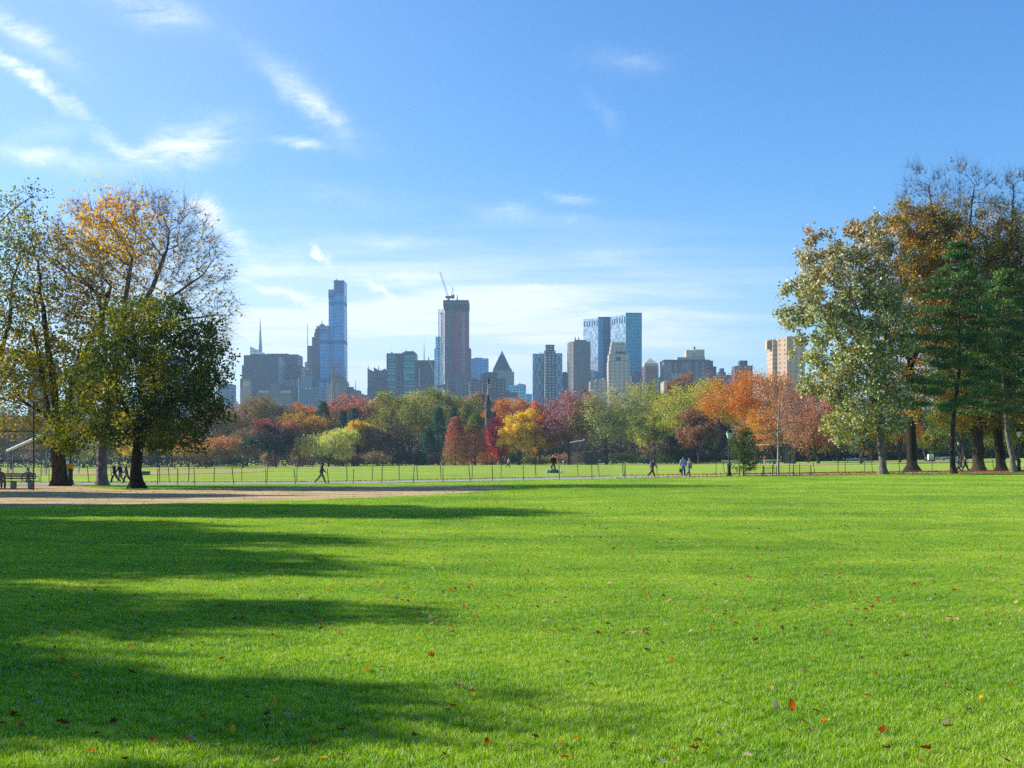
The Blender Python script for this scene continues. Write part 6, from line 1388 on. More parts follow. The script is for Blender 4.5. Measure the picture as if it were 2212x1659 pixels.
for s_ in (-.35, .35): m_ = MB(); m_.tube((s_, -.45, .2), (s_, .45, .2), .2, .2, 10); m_.build('wheel', M_BLK, root)
# guard stakes and hoops round the young trees
r4 = random.Random(9)
def guard(label, p, Y, w=.9, h=.55, n=7):
    x, y, z = at(p, Y); root = thing('tree_guard', label, 'tree guard', (x, y, z), group='low wire guards round the young trees')
    m_ = MB()
    for i in range(n): a = -w / 2 + w * i / (n - 1); m_.tube((a, 0, 0), (a, 0, h * .9), .008, .008, 4)
    m_.tube((-w / 2, 0, h * .9), (w / 2, 0, h * .9), .01, .01, 4); m_.build('hoops', M_STAKE, root)
    for a in (-w / 2, w / 2): m_ = MB(); m_.tube((a, .02, -.05), (a + r4.uniform(-.03, .03), .02, h * 1.15), .035, .03, 6); m_.build('post', BARKD, root)
guard('low wire guard just right of the street lamp', 1586, 104, .9, .8); guard('low wire guard right of the ragged conifer', 1640, 104.5, 2.2, .85, 14); guard('low wire guard left of the young bare tree trunk', 1664, 103, 1.0, .75); guard('low wire guard with two dark stumps right of the young bare tree', 1700, 103.5, 4.0, .8, 22); guard('short dark guard posts at the right end of the wire guards', 1721, 103, .5, .95, 3)

# ------------------------------------------------------------------ people
SKIN = plain('skin', 'b08468', .6, var=.05); HAIRM = {}
def cloth(c): return plain('cloth_' + c, c, .85, var=.12, scale=14)
def skin_obj(name, verts, edges, rads, mat, parent, roots=(0,), sub=1):
    me = bpy.data.meshes.new(name); me.from_pydata([tuple(v) for v in verts], edges, []); me.update()
    o = link(name, me, mat, parent); o.modifiers.new('skin', 'SKIN')
    sv = me.skin_vertices[0].data
    for i, r_ in enumerate(rads):
        sv[i].radius = r_ if hasattr(r_, '__len__') else (r_, r_); sv[i].use_root = i in roots
    s = o.modifiers.new('smooth', 'SUBSURF'); s.levels = sub; s.render_levels = sub
    md_ = o.modifiers['skin']; md_.use_smooth_shade = True; md_.branch_smoothing = .6
    return o
def person(label, p, Y, hgt, yaw, top='1a1c22', legs='22242a', hair='2a2018', shoes='1a1a1a', pose='stand', phase=1, coat=.0, hood=False, skirt=None, hat=None, pack=None, group=None, loc=None, bag=None, bat=False, arms='down', fine=True, shortp=False):
    """yaw: direction faced, 0 = away from the camera, 90 = towards the left, -90 = towards the right, 180 = towards the camera"""
    loc = loc or at(p, Y); root = thing('person', label, 'person', loc, R(yaw), group); H = hgt
    st = {'walk': 22, 'stand': 5, 'sit': 80, 'wide': 9}[pose]
    def leg(sd, ang, knee):
        hip = np.array([sd * .052, 0, .52]); a = R(ang); kn = hip + .245 * np.array([sd * .05, math.sin(a), -math.cos(a)]); b_ = R(ang - knee); an = kn + .235 * np.array([0, math.sin(b_), -math.cos(b_)])
        toe = an + np.array([sd * .012, .075 * math.cos(R(min(0, ang - knee) * .6)), -.02 + .05 * math.sin(R(min(0, ang - knee)))]); return hip, kn, an, toe
    if pose == 'sit': LL = [leg(-1, 82, 80), leg(1, 80, 84)]
    elif pose == 'walk': LL = [leg(-1, st * phase if phase > 0 else st * phase, 3 if phase > 0 else 28), leg(1, -st * phase, 28 if phase > 0 else 3)]
    elif pose == 'wide': LL = [leg(-1, 2, 2), leg(1, 2, 2)]; LL[0][1][0] -= .03; LL[0][2][0] -= .06; LL[0][3][0] -= .07; LL[1][1][0] += .03; LL[1][2][0] += .06; LL[1][3][0] += .07
    else: LL = [leg(-1, 3, 4), leg(1, -3, 2)]
    low = min(min(l[2][2] - .035, l[3][2] - .012) for l in LL) if pose != 'sit' else .52 - .45 / H * .98
    lean = .03 if pose == 'walk' else .0
    spine = [np.array([0, 0, .535]), np.array([0, lean * .3, .62]), np.array([0, lean * .8, .72]), np.array([0, lean, .80]), np.array([0, lean * 1.1, .845])]
    def arm(sd, sw, out_, bend):
        s = np.array([sd * .105, lean, .80]); a = R(sw); e = s + .165 * np.array([sd * math.sin(R(out_)), math.sin(a), -math.cos(a)]); b_ = R(sw + bend); w = e + .15 * np.array([sd * .05, math.sin(b_), -math.cos(b_)]); return s, e, w
    if arms == 'bat': AA = [arm(-1, 60, 5, 50), arm(1, 60, -8, 50)]
    elif arms == 'phone': AA = [arm(-1, 15, 8, 95), arm(1, -5, 10, 20)]
    elif arms == 'rest': AA = [arm(-1, 20, 60, 30), arm(1, 30, 5, 60)]
    elif pose == 'walk': AA = [arm(-1, -22 * phase, 8, 22), arm(1, 22 * phase, 8, 22)]
    else: AA = [arm(-1, 2, 12, 10), arm(1, 4, 12, 12)]
    head = [np.array([0, lean * 1.2, .868]), np.array([0, lean * 1.2 + .008, .905]), np.array([0, lean * 1.2 + .002, .945])]
    T_ = lambda v: (np.array(v) - [0, 0, low]) * H
    # body: one continuous skin
    V = [spine[0], spine[1], spine[2], spine[3], spine[4]] + head; E = [(i, i + 1) for i in range(7)]
    Rr = [.058, .055, .062, .052, .028, .038, .052, .046]
    for sd, (hip, kn, an, toe) in zip((-1, 1), LL):
        b0 = len(V); V += [hip, kn, an, toe]; E += [(0, b0), (b0, b0 + 1), (b0 + 1, b0 + 2), (b0 + 2, b0 + 3)]; Rr += [.048, .032, .021, .018]
    wr = []
    for sd, (s, e, w) in zip((-1, 1), AA):
        b0 = len(V); d = (w - e) / np.linalg.norm(w - e); palm = w + d * .035; V += [s, e, w, palm]; E += [(3, b0), (b0, b0 + 1), (b0 + 1, b0 + 2), (b0 + 2, b0 + 3)]; Rr += [.03, .021, .014, .018]; wr.append((palm, d, sd))
    b0 = len(V); V += [head[1] + [0, .05, -.002]]; E += [(6, b0)]; Rr += [.009]      # nose
    roots = [0]
    if fine:
        for palm, d, sd in wr:
            side = np.array([0, 1., 0]) if abs(d[1]) < .7 else np.array([1., 0, 0]); inn = np.array([-sd, 0, 0.])
            for k in range(4):
                o_ = side * (.012 - .008 * k); L_ = [.04, .046, .043, .034][k]; b1 = len(V)
                V += [palm - d * .004 + o_, palm + d * (.012 + L_ * .45) + o_, palm + d * (.01 + L_ * .85) + o_ + inn * .010]; E += [(b1, b1 + 1), (b1 + 1, b1 + 2)]; Rr += [.0052, .005, .0042]; roots.append(b1)
            b1 = len(V); V += [palm - d * .012 + side * .012, palm + d * .006 + side * .024 + inn * .008, palm + d * .024 + side * .026 + inn * .014]; E += [(b1, b1 + 1), (b1 + 1, b1 + 2)]; Rr += [.006, .0056, .0046]; roots.append(b1)
    skin_obj('body', [T_(v) for v in V], E, [r_ * H * .96 for r_ in Rr], SKIN, root, roots)
    # jacket
    hem = spine[0] - [0, 0, .02 + coat]
    V = [hem, spine[0], spine[1], spine[2], spine[3], spine[4] - [0, 0, .005]]; E = [(i, i + 1) for i in range(5)]; wd = .012
    Rr = [(.1, .08) if not coat else (.108, .092), (.1, .08), (.096, .076), (.104, .078), (.09, .066), (.04, .038)]; Rr = [(a + .006, b_ + .006) for a, b_ in Rr]
    for s, e, w in AA: b0 = len(V); V += [s, e, w]; E += [(4, b0), (b0, b0 + 1), (b0 + 1, b0 + 2)]; Rr += [.052, .041, .031]
    if hood: b0 = len(V); V += [head[0], head[1] - [0, .012, 0], head[2] - [0, .012, 0]]; E += [(5, b0), (b0, b0 + 1), (b0 + 1, b0 + 2)]; Rr += [.05, .062, .05]
    skin_obj('jacket', [T_(v) for v in V], E, [tuple(x * H for x in (r_ if hasattr(r_, '__len__') else (r_, r_))) for r_ in Rr], cloth(top), root, (0,))
    # trousers
    V = [spine[0] - [0, 0, .005], spine[0] - [0, 0, .035]]; E = [(0, 1)]; Rr = [.066, .06]
    for hip, kn, an, toe in LL:
        b0 = len(V); end = an if not shortp else kn + (an - kn) * .2; V += [hip - [0, 0, .02] if pose != 'sit' else hip, kn, end]; E += [(1, b0), (b0, b0 + 1), (b0 + 1, b0 + 2)]; Rr += [.068, .05, .038]
    skin_obj('trousers', [T_(v) for v in V], E, [r_ * H for r_ in Rr], cloth(legs), root, (0,))
    for hip, kn, an, toe in LL:
        heel = an + (an - toe) * .25; heel[2] = an[2] - .018; skin_obj('shoe', [T_(heel), T_((heel + toe) / 2), T_(toe)], [(0, 1), (1, 2)], [(.02 * H, .024 * H), (.021 * H, .02 * H), (.017 * H, .013 * H)], cloth(shoes), root)
    if skirt:
        m_ = MB(); c = T_([0, 0, .56]); c2 = T_([0, .01, .36]); m_.lathe([(.078 * H, c[2]), (.1 * H, (c[2] + c2[2]) / 2), (.118 * H, c2[2])], n=14); m_.build('skirt', cloth(skirt), root, smooth=True)
    if not hood:
        hc = head[2]
        V = [hc + [0, -.018, -.045], hc + [0, -.012, -.005], hc + [0, .004, .016]]; skin_obj('hair' if not hat else 'hat', [T_(v) for v in V], [(0, 1), (1, 2)], [(.042 * H, .036 * H), (.057 * H, .054 * H), (.045 * H, .045 * H)], cloth(hat or hair), root)
        if hat: V = [hc + [0, -.03, -.05], hc + [0, -.03, -.02]]; skin_obj('hair', [T_(v) for v in V], [(0, 1)], [.03 * H, .034 * H], cloth(hair), root)
    if fine:
        for sd in (-1, 1):
            m_ = MB(); c = T_(head[1] + [sd * .018, .044, .012]); m_.lathe([(.0005, -.005 * H), (.005 * H, 0), (.0005, .005 * H)], n=6); o = m_.build('eye', M_BLK, root, loc=tuple(c))
    if pack:
        c = T_([0, -.085 + lean, .72]); m_ = MB(); w_, d_, h_ = .085 * H, .05 * H, .12 * H; pr = [(-w_, -d_ * .4), (-w_ * .7, -d_), (w_ * .7, -d_), (w_, -d_ * .4), (w_, d_), (-w_, d_)]
        m_.prism([(c[0] + a, c[1] + b_) for a, b_ in pr], c[2] - h_, c[2] + h_ * .6); m_.prism([(c[0] + a, c[1] + b_) for a, b_ in pr], c[2] + h_ * .6, c[2] + h_, [(c[0] + a * .6, c[1] + b_ * .7) for a, b_ in pr]); m_.build('backpack', cloth(pack), root)
    if bag:
        palm = T_(wr[0][0]); m_ = MB(); m_.prism([(palm[0] - .05, palm[1] - .14), (palm[0] + .05, palm[1] - .14), (palm[0] + .05, palm[1] + .14), (palm[0] - .05, palm[1] + .14)], palm[2] - .42, palm[2] - .12); m_.tube((palm[0], palm[1] - .1, palm[2] - .12), (palm[0], palm[1], palm[2] + .01), .012, .012, 5); m_.tube((palm[0], palm[1] + .1, palm[2] - .12), (palm[0], palm[1], palm[2] + .01), .012, .012, 5); m_.build('handbag', cloth(bag), root)
    if bat:
        a = T_(wr[0][0]); m_ = MB(); m_.tube(a, a + np.array([.1, .55, .55]), .014, .032, 8); m_.build('bat', plain('bat_wood', '8c6a4c', .5), root)
    return root
person('person in a dark hooded jacket and khaki trousers walking in front of the willow', 694, 88.3, 1.68, -90, '23262a', '6a6350', pose='walk', phase=1, coat=.06, hood=True)
person('person with grey white hair and a black coat walking left, leftmost of the three walkers', 247.5, 87.5, 1.52, 78, '191c24', '23242a', hair='b8b4ac', pose='walk', phase=1, coat=.08)
person('person in a blue cap, grey skirt and dark boots, middle of the three walkers', 259.5, 88.4, 1.50, 82, '1c2230', 'a08a80', hair='2a2420', shoes='1a1a1c', hat='243c6c', skirt='5c606a', pose='walk', phase=-1)
person('person with reddish brown hair in a dark coat walking left just behind the knobbly trunk', 273.5, 86.6, 1.50, 95, '1b2226', '2a3438', hair='6c3828', pose='walk', phase=1, coat=.1)
person('grey haired person in black, back turned, standing beside a heap of bags', 1195, 118, 1.76, 8, '14161e', '171a26', hair='a8a49c', shoes='16161a', pose='wide', coat=.02)
person('person in a grey top, black trousers and yellow green shoes on the lawn', 1098, 205, 1.72, -70, '8c929c', '1a1c22', hair='a09488', shoes='a8c83c', pose='walk', phase=1)
person('person in a red coat with a blue backpack walking right on the path', 1409, 103.5, 1.66, -72, '7c2030', '22222a', hair='2a2220', shoes='b090a0', pose='walk', phase=1, coat=.12, pack='22508c')
person('person in a light blue top and jeans with a brown handbag, left of a pair', 1476, 104.6, 1.78, 6, '8c9cb8', '2c4c80', hair='3c3028', pose='stand', bag='4c3024')
person('person in an olive grey coat and grey trousers, right one of the walking pair', 1488, 104.2, 1.70, -50, '6c685c', '6c6a6c', hair='8c7868', pose='walk', phase=1, coat=.12, arms='phone')
person('person with blond hair and a blue black jacket strolling behind the left pine trunk', 2070, 115.5, 1.62, 100, '2c3c48', '2a2c34', hair='a8785c', pose='walk', phase=1)
person('person in a dark purple padded coat between the pine trunk and thick trunk', 2085, 116, 1.74, 110, '2a2030', '28283c', hair='201c1c', pose='walk', phase=-1, coat=.14)
def seat_loc(dx): return (bx_ + dx, YB - .02, float(G(bx_, YB)))
person('person with blond hair sitting at the left end of the slatted bench, seen from behind', 3, YB, 1.66, 0, '4c443c', '2c2c30', hair='8c7a64', pose='sit', loc=(bx_ - .25, YB, float(G(bx_, YB)) + .02))
person("person in a pale blue jacket and dark cap sitting at the bench's right end", 59, YB, 1.70, 0, '8ca0a8', '7c7468', hair='2a2a2c', hat='1c2028', pose='sit', arms='rest', loc=(X(60, YB), YB, float(G(bx_, YB)) + .02))
person('person with grey hair holding a bat on the far dirt field', 170.5, 152, 1.68, -60, '4c5468', '9c8c84', hair='b8b0a8', shoes='a88c80', pose='stand', arms='bat', bat=True)
person('person in a white shirt on the far lawn just left of the yellow panel', 145, 150, 1.6, 180, 'c8ccdc', '3c4050', hair='3a2c24', pose='stand')
# far figures, a few pixels each: two patterns, copied with their own clothes
def copy_tree(o, parent=None):
    c = o.copy(); COL.objects.link(c)
    if parent is not None: c.parent = parent
    for ch in o.children: copy_tree(ch, c)
    return c
first = {}
def far_person(label, p, Y, top, legs, hair='3a2c24', pose='stand', yaw=180, hgt=1.7):
    if pose not in first:
        first[pose] = person(label, p, Y, 1.7, yaw, top, legs, hair=hair, pose='walk' if pose == 'walk' else 'stand', fine=False, group='far off people on and beyond the lawn'); c = first[pose]
    else:
        c = copy_tree(first[pose]); c.location = at(p, Y); c.rotation_euler = (0, 0, R(yaw)); c['label'] = label
        for ch in c.children:
            mt = cloth({'jacket': top, 'trousers': legs, 'hair': hair}.get(ch.name.split('.')[0], '1a1a1a')) if ch.name.split('.')[0] != 'body' else SKIN
            ch.data = ch.data.copy() if False else ch.data
            ch.material_slots[0].link = 'OBJECT'; ch.material_slots[0].material = mt
    c.scale = (hgt / 1.7,) * 3
for a in [('far person in black, left of two standing by the red topped round tree trunk', 579, 402, '1c1c22', '1c1c22'), ('far person in black, right of two standing by the red topped round tree trunk', 583.5, 404, '24242a', '1a1a20'), ('far person in green beside a dark figure right of the red topped tree', 612, 402, '2c6c5c', '2c5c50'), ('far dark figure beside the person in green', 617, 402, '1c1c24', '1c1c20'),
          ('far person in purple grey below the mauve shrub left of the willow', 640, 425, '4c4860', '2c2c34', '3a2c24', 'walk', 90), ('far person in grey green left of the willow lamp', 652, 402, '5c6c60', '3c4440'), ('far child in dark clothes right of the willow', 771, 415, '24302c', '2c2c2c', '3a2c24', 'stand', 180, 1.3),
          ('far person in navy, leftmost of the trio under the bare grey tree', 820.5, 412, '242c48', '22242c', '3a2c24', 'walk', 90), ('far person in grey blue, middle of the trio under the bare grey tree', 828.5, 412, '3c5468', '3c4858'), ('far person in red brown, right of the trio under the bare grey tree', 834.5, 412, '6c3c40', '3c2c34', '3a2c24', 'walk', -90),
          ('far person in dark blue with a pale pack left of the evergreens', 876, 410, '1c284c', '1c1c28', '8c8c90'), ('far person in dark clothes left of the left redwood', 925, 415, '3c3c40', '2c2c30'), ('far person in green left of the left redwood lamp', 955, 405, '3c6c4c', '2c3c34'),
          ('far person in grey below the right redwood', 1052, 405, '4c5064', '3c4450'), ('far person in mauve grey below the crimson tree', 1061, 405, '6c6470', '4c4854', '3a2c24', 'walk', 90), ('far person in white left of the yellow tree', 1069, 403, '8c8884', '8c8884'), ('far person in pale tan left of the yellow tree', 1075.8, 400, 'a89c90', '988c80', '8c7c70', 'walk', -90),
          ('far person in teal under the yellow tree', 1147, 402, '2c6c78', '284c6c'), ('far person in white under the maroon tree', 1217, 395, 'c8c8cc', 'a8a8b0', '8c6c5c', 'walk', 90), ('far person in teal green right of the elm trunks', 1331, 405, '3c8c88', '2c3c40'), ('far person in white beside the teal one', 1334.5, 404, 'b0b8c8', '2c2c38', '3a2c24', 'walk', 90),
          ('far person in grey walking behind the fence right of the elm', 1369, 404, '4c545c', '3c4448', '3a2c24', 'walk', -90), ('far person in purple left of the beige bare tree', 1392, 402, '6c648c', '4c4860'), ('far person in pink near the person with the red coat', 1427, 402, 'a8606c', '8c5860'), ('far person in bright green left of the walking pair', 1457, 404, '5ca880', '3c7c5c', '3a2c24', 'stand', 180, 1.5),
          ('far person in a dark top and teal trousers left of the orange shirt', 1643.5, 250, '2c3034', '2c6478'), ('far person in an orange shirt and white trousers behind the young bare tree', 1652.5, 244, 'c8501c', 'b8c0d8', 'c86438'), ('far person in dark blue right of the young bare tree trunk', 1687.5, 244, '1c2434', '181c28', '3a2c24', 'walk', -90),
          ('far person in blue beyond the right field, left of the silvery oak trunk', 1874, 282, '2c3468', '38487c'), ('far person in pale clothes beside the blue one at the silvery oak', 1879, 284, '5c6078', '4c6480'), ('far person in a blue top leaning beside the white cart', 2016, 256, '4c5c90', '5c7cac', '3a2c24', 'walk', 90)]:
    far_person(*a)
def seated(label, p, Y, c):
    x, y, z = at(p, Y); r_ = thing('person', label, 'person', (x, y, z), 0)
    bpy.data.objects.remove(r_); person(label, p, Y, 1.6, 180, c, '2c2c34', pose='sit', fine=False, loc=(x, y, z - .3))
seated('far person sitting on the grass by the slatted screen under the elm', 1256, 400, '3c3440'); seated('far person in red sitting on the grass right of the screen under the elm', 1276, 400, '8c3040'); seated('far person in blue sitting beside the grey slatted panel', 1712, 252, '2c4c8c')
# bags by the standing figure
def bagpile():
    x, y, z = at(1191, 117.3); 
    def lump(name, lb, dx, dy, w, d, h, col, z0=0):
        r_ = random.Random(name + lb); m_ = MB(); n = 10; pr = []
        root = thing(name, lb, 'bag', (x + dx, y + dy, z + z0), group='bags heaped on the far lawn')
        rings = [(1.0, 0), (1.06, .3), (.85, .7), (.45, .95), (.12, 1.0)]
        vs = []; 
        for s_, hz3 in rings:
            for k in range(n): a = 2 * math.pi * k / n; q = s_ * (1 + .12 * math.sin(a * 3 + hz3 * 4)); vs.append((math.cos(a) * w * q, math.sin(a) * d * q, hz3 * h))
        fs = [[i * n + k, i * n + (k + 1) % n, (i + 1) * n + (k + 1) % n, (i + 1) * n + k] for i in range(4) for k in range(n)] + [[4 * n + k for k in range(n)]]
        m_.add(vs, fs); m_.build('body', cloth(col), root, smooth=True); m_ = MB()
        for k in range(8): a0, a1 = math.pi * k / 8, math.pi * (k + 1) / 8; m_.tube((math.cos(a0) * w * .5, -.02, h + math.sin(a0) * .08 - .02), (math.cos(a1) * w * .5, -.02, h + math.sin(a1) * .08 - .02), .012, .012, 4)
        m_.build('handle', M_BLK, root)
    lump('bag', 'dark blue bag, largest of the heap on the far lawn', .34, 0, .36, .22, .34, '1c2c6c'); lump('bag', 'pale mauve bag at the left of the heap on the far lawn', -.32, 0, .25, .2, .28, 'a89cb0'); lump('bag', 'bright green bag on top of the heap on the far lawn', .02, .05, .24, .18, .2, '7cd878', .24); lump('bag', 'small white bag lying on the mauve one', -.28, .05, .15, .13, .12, 'd8c8cc', .25)
    x2, y2, z2 = at(1212, 117); root = thing('ball', 'small white and red ball on the far lawn right of the bag heap', 'ball', (x2, y2, z2 + .12)); m_ = MB(); m_.lathe([(.13 * math.cos(a) + .001, .13 * math.sin(a)) for a in np.linspace(-1.5, 1.5, 9)], n=14); m_.build('shell', plain('ball_white', 'd8c4c0', .5), root, smooth=True); m_ = MB(); m_.lathe([(.132, -.02), (.136, 0), (.132, .02)], n=14); m_.build('stripe', M_REDN, root)
bagpile()

# ------------------------------------------------------------------ fallen leaves
LC = {'orange': 'c8641c', 'rust': '8c4420', 'tan': 'c0986c', 'yellow': 'dcb02c', 'brown': '6c4630', 'pale': 'bca88c'}
LM = {}
for k, c in LC.items():
    m, t = mat_new('leaf_' + k); g = t.new('ShaderNodeTexCoord'); n = t.noise(g.outputs['Object'], 30, 3); cc = lin(c)
    col_ = t.ramp(n, [(.3, tuple(v * .7 for v in cc[:3])), (.7, tuple(min(1, v * 1.2) for v in cc[:3]))])
    d = t.new('ShaderNodeBsdfDiffuse'); t.put(d.inputs[0], col_); tr = t.new('ShaderNodeBsdfTranslucent'); t.put(tr.inputs[0], col_); x = t.new('ShaderNodeMixShader'); x.inputs[0].default_value = .35; t.l.new(d.outputs[0], x.inputs[1]); t.l.new(tr.outputs[0], x.inputs[2]); out(t, x.outputs[0]); LM[k] = m
def leaf_mesh(kind, seed):
    """oak / maple like outline, curled; about 1 unit long"""
    r = random.Random(seed); rim = []
    if kind == 'oval': prof = [(0, -.5), (.14, -.35), (.27, -.1), (.28, .12), (.17, .36), (0, .5)]
    elif kind == 'maple': prof = [(0, -.42), (.1, -.28), (.42, -.22), (.28, -.05), (.5, .12), (.24, .16), (.26, .34), (.1, .3), (0, .55)]
    else: prof = [(0, -.5), (.06, -.36), (.2, -.3), (.1, -.2), (.26, -.1), (.12, 0), (.3, .12), (.12, .2), (.2, .34), (.06, .36), (0, .5)]
    cu, tw_ = r.uniform(.5, 1.6), r.uniform(-.8, .8); V = []; 
    def bend(x, y): return (x * math.cos(x * cu), y, cu * x * x * .9 + tw_ * x * y + .25 * abs(y) ** 1.5 * cu)
    mid = [bend(0, y) for x, y in prof]; rt_ = [bend(x, y) for x, y in prof]; lf = [bend(-x, y) for x, y in prof]; n = len(prof)
    V = mid + rt_[1:-1] + lf[1:-1]; F_ = []
    R_ = lambda i: i if i in (0, n - 1) else n + i - 1
    L_ = lambda i: i if i in (0, n - 1) else n + (n - 2) + i - 1
    for i in range(n - 1):
        a = [i, R_(i), R_(i + 1), i + 1]; b_ = [i, i + 1, L_(i + 1), L_(i)]
        F_.append([v for k, v in enumerate(a) if v not in a[:k]]); F_.append([v for k, v in enumerate(b_) if v not in b_[:k]])
    V += [(-.01, -.5, 0.02), (.01, -.5, .02), (0, -.75, .06)]; F_.append([len(V) - 3, len(V) - 2, len(V) - 1])
    return mesh_np('fallen_leaf', V, faces=F_, smooth=True)
LMESH = {}
for kd in ('oval', 'maple', 'oak'):
    for s in range(3): LMESH[(kd, s)] = leaf_mesh(kd, s + 5)
for me in LMESH.values(): me.materials.append(LM['orange'])
rl = random.Random(21)
def put_leaf(kind, s, col, x, y, size, label, group, dz=.038, rot=None):
    o = bpy.data.objects.new('fallen_leaf', LMESH[(kind, s)]); COL.objects.link(o); o.location = (x, y, float(G(x, y)) + dz); o.scale = (size,) * 3
    o.rotation_euler = rot or (rl.uniform(-.5, .6), rl.uniform(-.5, .5), rl.uniform(0, 6.28)); o.material_slots[0].link = 'OBJECT'; o.material_slots[0].material = LM[col]; tag(o, label, 'leaf', group)
BIG = [(503, 1594, 'oval', 'yellow', .055, 'round bright yellow leaf standing upright in the shaded grass at the lower left', (1.2, 0, .1)), (417, 1617, 'oak', 'pale', .07, 'pale lobed leaf near the bottom left edge of the shade'), (404, 1630, 'maple', 'orange', .06, 'orange leaf lying under the pale lobed one at the lower left'), (382, 1584, 'oak', 'pale', .055, 'pale crumpled leaf in the shade left of the round yellow one'),
       (246, 1586, 'maple', 'brown', .055, 'dark brown leaf in the shade at the lower left'), (131, 1583, 'maple', 'rust', .07, 'rust leaf lying flat in the shade far to the lower left'), (41, 1572, 'oval', 'tan', .05, 'tan leaf in the shade at the left edge'), (283, 1407, 'oval', 'orange', .05, 'small upright orange leaf left of the middle shade band'), (414, 1412, 'oval', 'pale', .05, 'pale leaf at the edge of the middle shade band'),
       (135, 1438, 'maple', 'orange', .07, 'orange leaf in the lit strip at the left'), (232, 1440, 'oak', 'pale', .05, 'pale leaf in the lit strip at the left'), (794, 1460, 'oval', 'orange', .06, 'flat orange leaf left of centre just below the sunlit stripe'), (990, 1502, 'maple', 'orange', .065, 'larger orange leaf below the centre'), (978, 1542, 'oval', 'rust', .055, 'rust leaf beneath the larger orange one below the centre'),
       (1208, 1375, 'maple', 'orange', .06, 'orange leaf right of centre in mid lawn'), (1443, 1306, 'oak', 'tan', .09, 'tan leaf lying flat in mid lawn right of centre'), (1576, 1358, 'oak', 'tan', .075, 'tan leaf standing with an orange one in mid lawn at the right'), (1590, 1362, 'maple', 'orange', .06, 'orange leaf beside the standing tan one in mid lawn'), (1318, 1421, 'oak', 'pale', .06, 'pale leaf with a brown back right of centre'),
       (1485, 1481, 'oval', 'tan', .055, 'rounded tan leaf right of centre in the near lawn'), (1674, 1552, 'oval', 'pale', .075, 'pale upright leaf left of the bright orange one in the lower right', (1.1, .3, .4)), (1712, 1550, 'oval', 'orange', .075, 'bright orange upright leaf in the lower right', (1.15, -.2, -.4)), (1587, 1592, 'oak', 'pale', .06, 'pale curled leaf at the bottom right of centre'), (1702, 1598, 'oak', 'orange', .06, 'flat orange brown leaf below the bright upright one'),
       (1245, 1617, 'oval', 'yellow', .05, 'yellow orange leaf at the bottom just right of centre'), (1500, 1647, 'maple', 'rust', .075, 'rust brown leaf cut by the bottom edge right of centre'), (2050, 1502, 'oak', 'tan', .07, 'tan leaf at the right in the near lawn'), (2042, 1585, 'oval', 'pale', .055, 'pale oval leaf in the lower right corner area'), (2015, 1541, 'oval', 'tan', .05, 'small tan leaf left of the oval pale one at the lower right'),
       (1780, 1583, 'maple', 'orange', .05, 'orange leaf between the bright upright one and the right edge'), (2000, 1645, 'maple', 'rust', .08, 'rust leaf at the bottom right corner'), (1930, 1308, 'oval', 'orange', .05, 'upright orange leaf at the right in mid lawn'), (1873, 1311, 'oval', 'tan', .05, 'small tan leaf left of the upright orange one in mid lawn'), (2200, 1331, 'oval', 'pale', .06, 'pale leaf at the right edge in mid lawn')]
for b_ in BIG:
    p, q, kd, c_, sz, lb = b_[:6]; Y = gy(p, q); put_leaf(kd, int(p) % 3, c_, X(p, Y), Y, sz * 1.25, lb, None, .04, b_[6] if len(b_) > 6 else None)
names = {'orange': 'orange', 'rust': 'rust brown', 'tan': 'tan', 'yellow': 'yellow', 'brown': 'dark brown', 'pale': 'pale cream'}
for i in range(262):
    q = 1660 - (1660 - 1150) * rl.random() ** 1.25; p = rl.uniform(-10, 2222); Y = (EYE) * F / (q - HZ); x = X(p, Y)
    c_ = rl.choice(['orange'] * 4 + ['rust'] * 4 + ['tan'] * 3 + ['yellow', 'brown', 'brown', 'pale', 'pale']); kd = rl.choice(['oval', 'maple', 'oak'])
    put_leaf(kd, rl.randrange(3), c_, x, Y, rl.uniform(.04, .072) * (1.0 + .012 * Y), 'small %s leaf lying in the grass' % names[c_], 'small %s leaves scattered on the lawn' % names[c_], .036)
def scatter_leaves(name, label, pts_, sizes, cols, seed):
    r = np.random.default_rng(seed); n = len(pts_); u = r.normal(size=(n, 3)); u[:, 2] *= .35; u /= np.linalg.norm(u, axis=1)[:, None]; w = np.cross(u, np.array([0, 0, 1.]) + r.normal(size=(n, 3)) * .35); w /= np.linalg.norm(w, axis=1)[:, None]
    s = sizes[:, None]; V = np.stack([pts_ - u * s * .5, pts_ + w * s * .33, pts_ + u * s * .5, pts_ - w * s * .33], 1).reshape(-1, 3)
    o = link(name, mesh_np(name, V, quads=np.arange(n * 4).reshape(-1, 4), attrs={'var': np.repeat(r.random(n), 4)}), foliage(cols)); tag(o, label, 'leaves', kind='stuff')
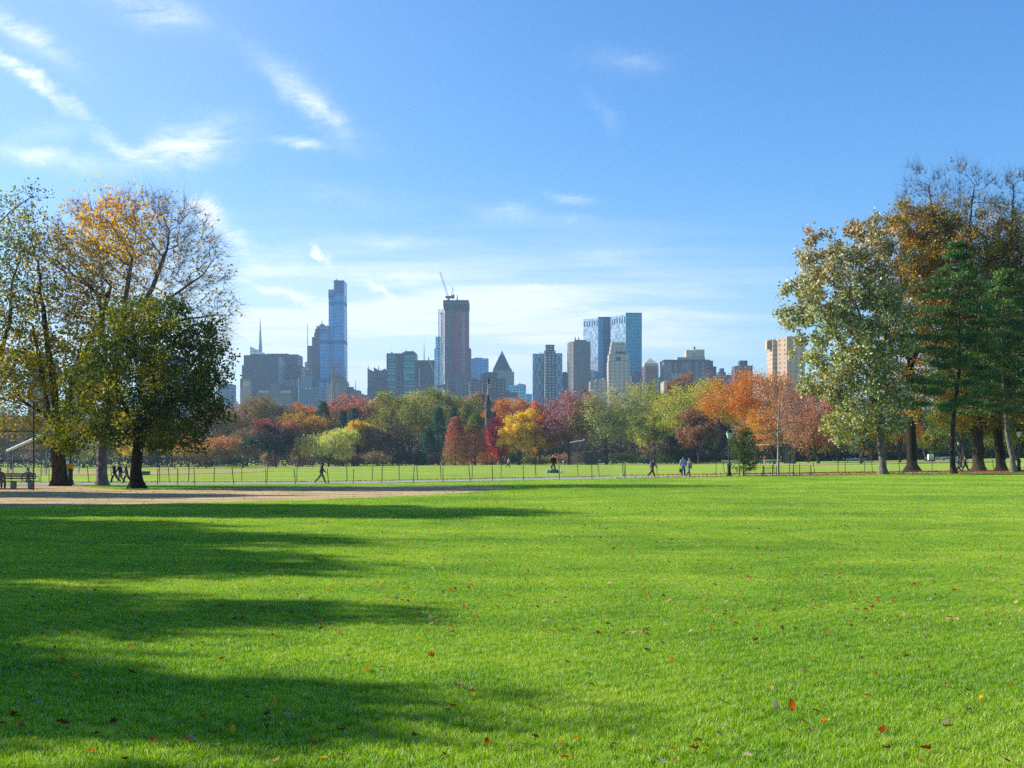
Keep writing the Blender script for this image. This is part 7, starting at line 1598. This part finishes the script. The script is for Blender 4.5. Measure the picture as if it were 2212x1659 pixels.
r = np.random.default_rng(5); n = 8000; y_ = 12 + 90 * r.random(n) ** 1.1; x_ = r.uniform(-.46, .46, n) * y_; ok = y_ < np.array([ypath(a) for a in x_]) - 4; x_, y_ = x_[ok], y_[ok]
scatter_leaves('leaf_scatter', 'thin scatter of fallen leaves over the lawn', np.stack([x_, y_, G(x_, y_) + .040], -1), .03 + .04 * r.random(len(x_)) + .0006 * y_, ['7c4a2c', 'b8602c', 'c08c5c', 'c8b088'], 6)
n = 15000; x_ = r.uniform(8, 75, n); yc = np.array([ypath(a) for a in np.linspace(5, 78, 74)]); yl = np.interp(x_, np.linspace(5, 78, 74), yc); side = r.random(n); y_ = yl + np.where(side < .62, 3.4 + np.abs(r.normal(size=n)) * 1.4, -3.1 + r.normal(size=n) * .9)
keep = r.random(n) < np.clip((x_ - 6) / 22, .12, 1); x_, y_ = x_[keep], y_[keep]
scatter_leaves('leaf_litter', 'band of red brown fallen leaves along the path at the right', np.stack([x_, y_, G(x_, y_) + .05 + .05 * r.random(len(x_))], -1), .12 + .1 * r.random(len(x_)), ['5c3020', '8c4424', 'b0603c', 'a88058'], 7)
n = 2500; x_ = r.uniform(-40, 8, n); y_ = np.array([ypath(a) for a in x_]) + 3.3 + np.abs(r.normal(size=n)) * .6
scatter_leaves('leaf_litter', 'thin line of dry leaves along the far edge of the path at the left', np.stack([x_, y_, G(x_, y_) + .05], -1), .1 + .06 * r.random(n), ['7c5c3c', 'b07c50', '6c7030'], 8)

# ------------------------------------------------------------------ haze: even air from the ground to above the towers
m, t = mat_new('haze_air'); pv = t.new('ShaderNodeVolumePrincipled'); pv.inputs['Color'].default_value = (.5, .74, 1, 1); pv.inputs['Density'].default_value = HAZE; pv.inputs['Anisotropy'].default_value = .3
o_ = t.new('ShaderNodeOutputMaterial'); t.l.new(pv.outputs[0], o_.inputs['Volume'])
mb = MB(); mb.box(-3450, 3450, -300, 4350, -4.5, 345); hz_o = mb.build('haze', m); tag(hz_o, 'pale blue air over the park and city', 'haze', kind='stuff')
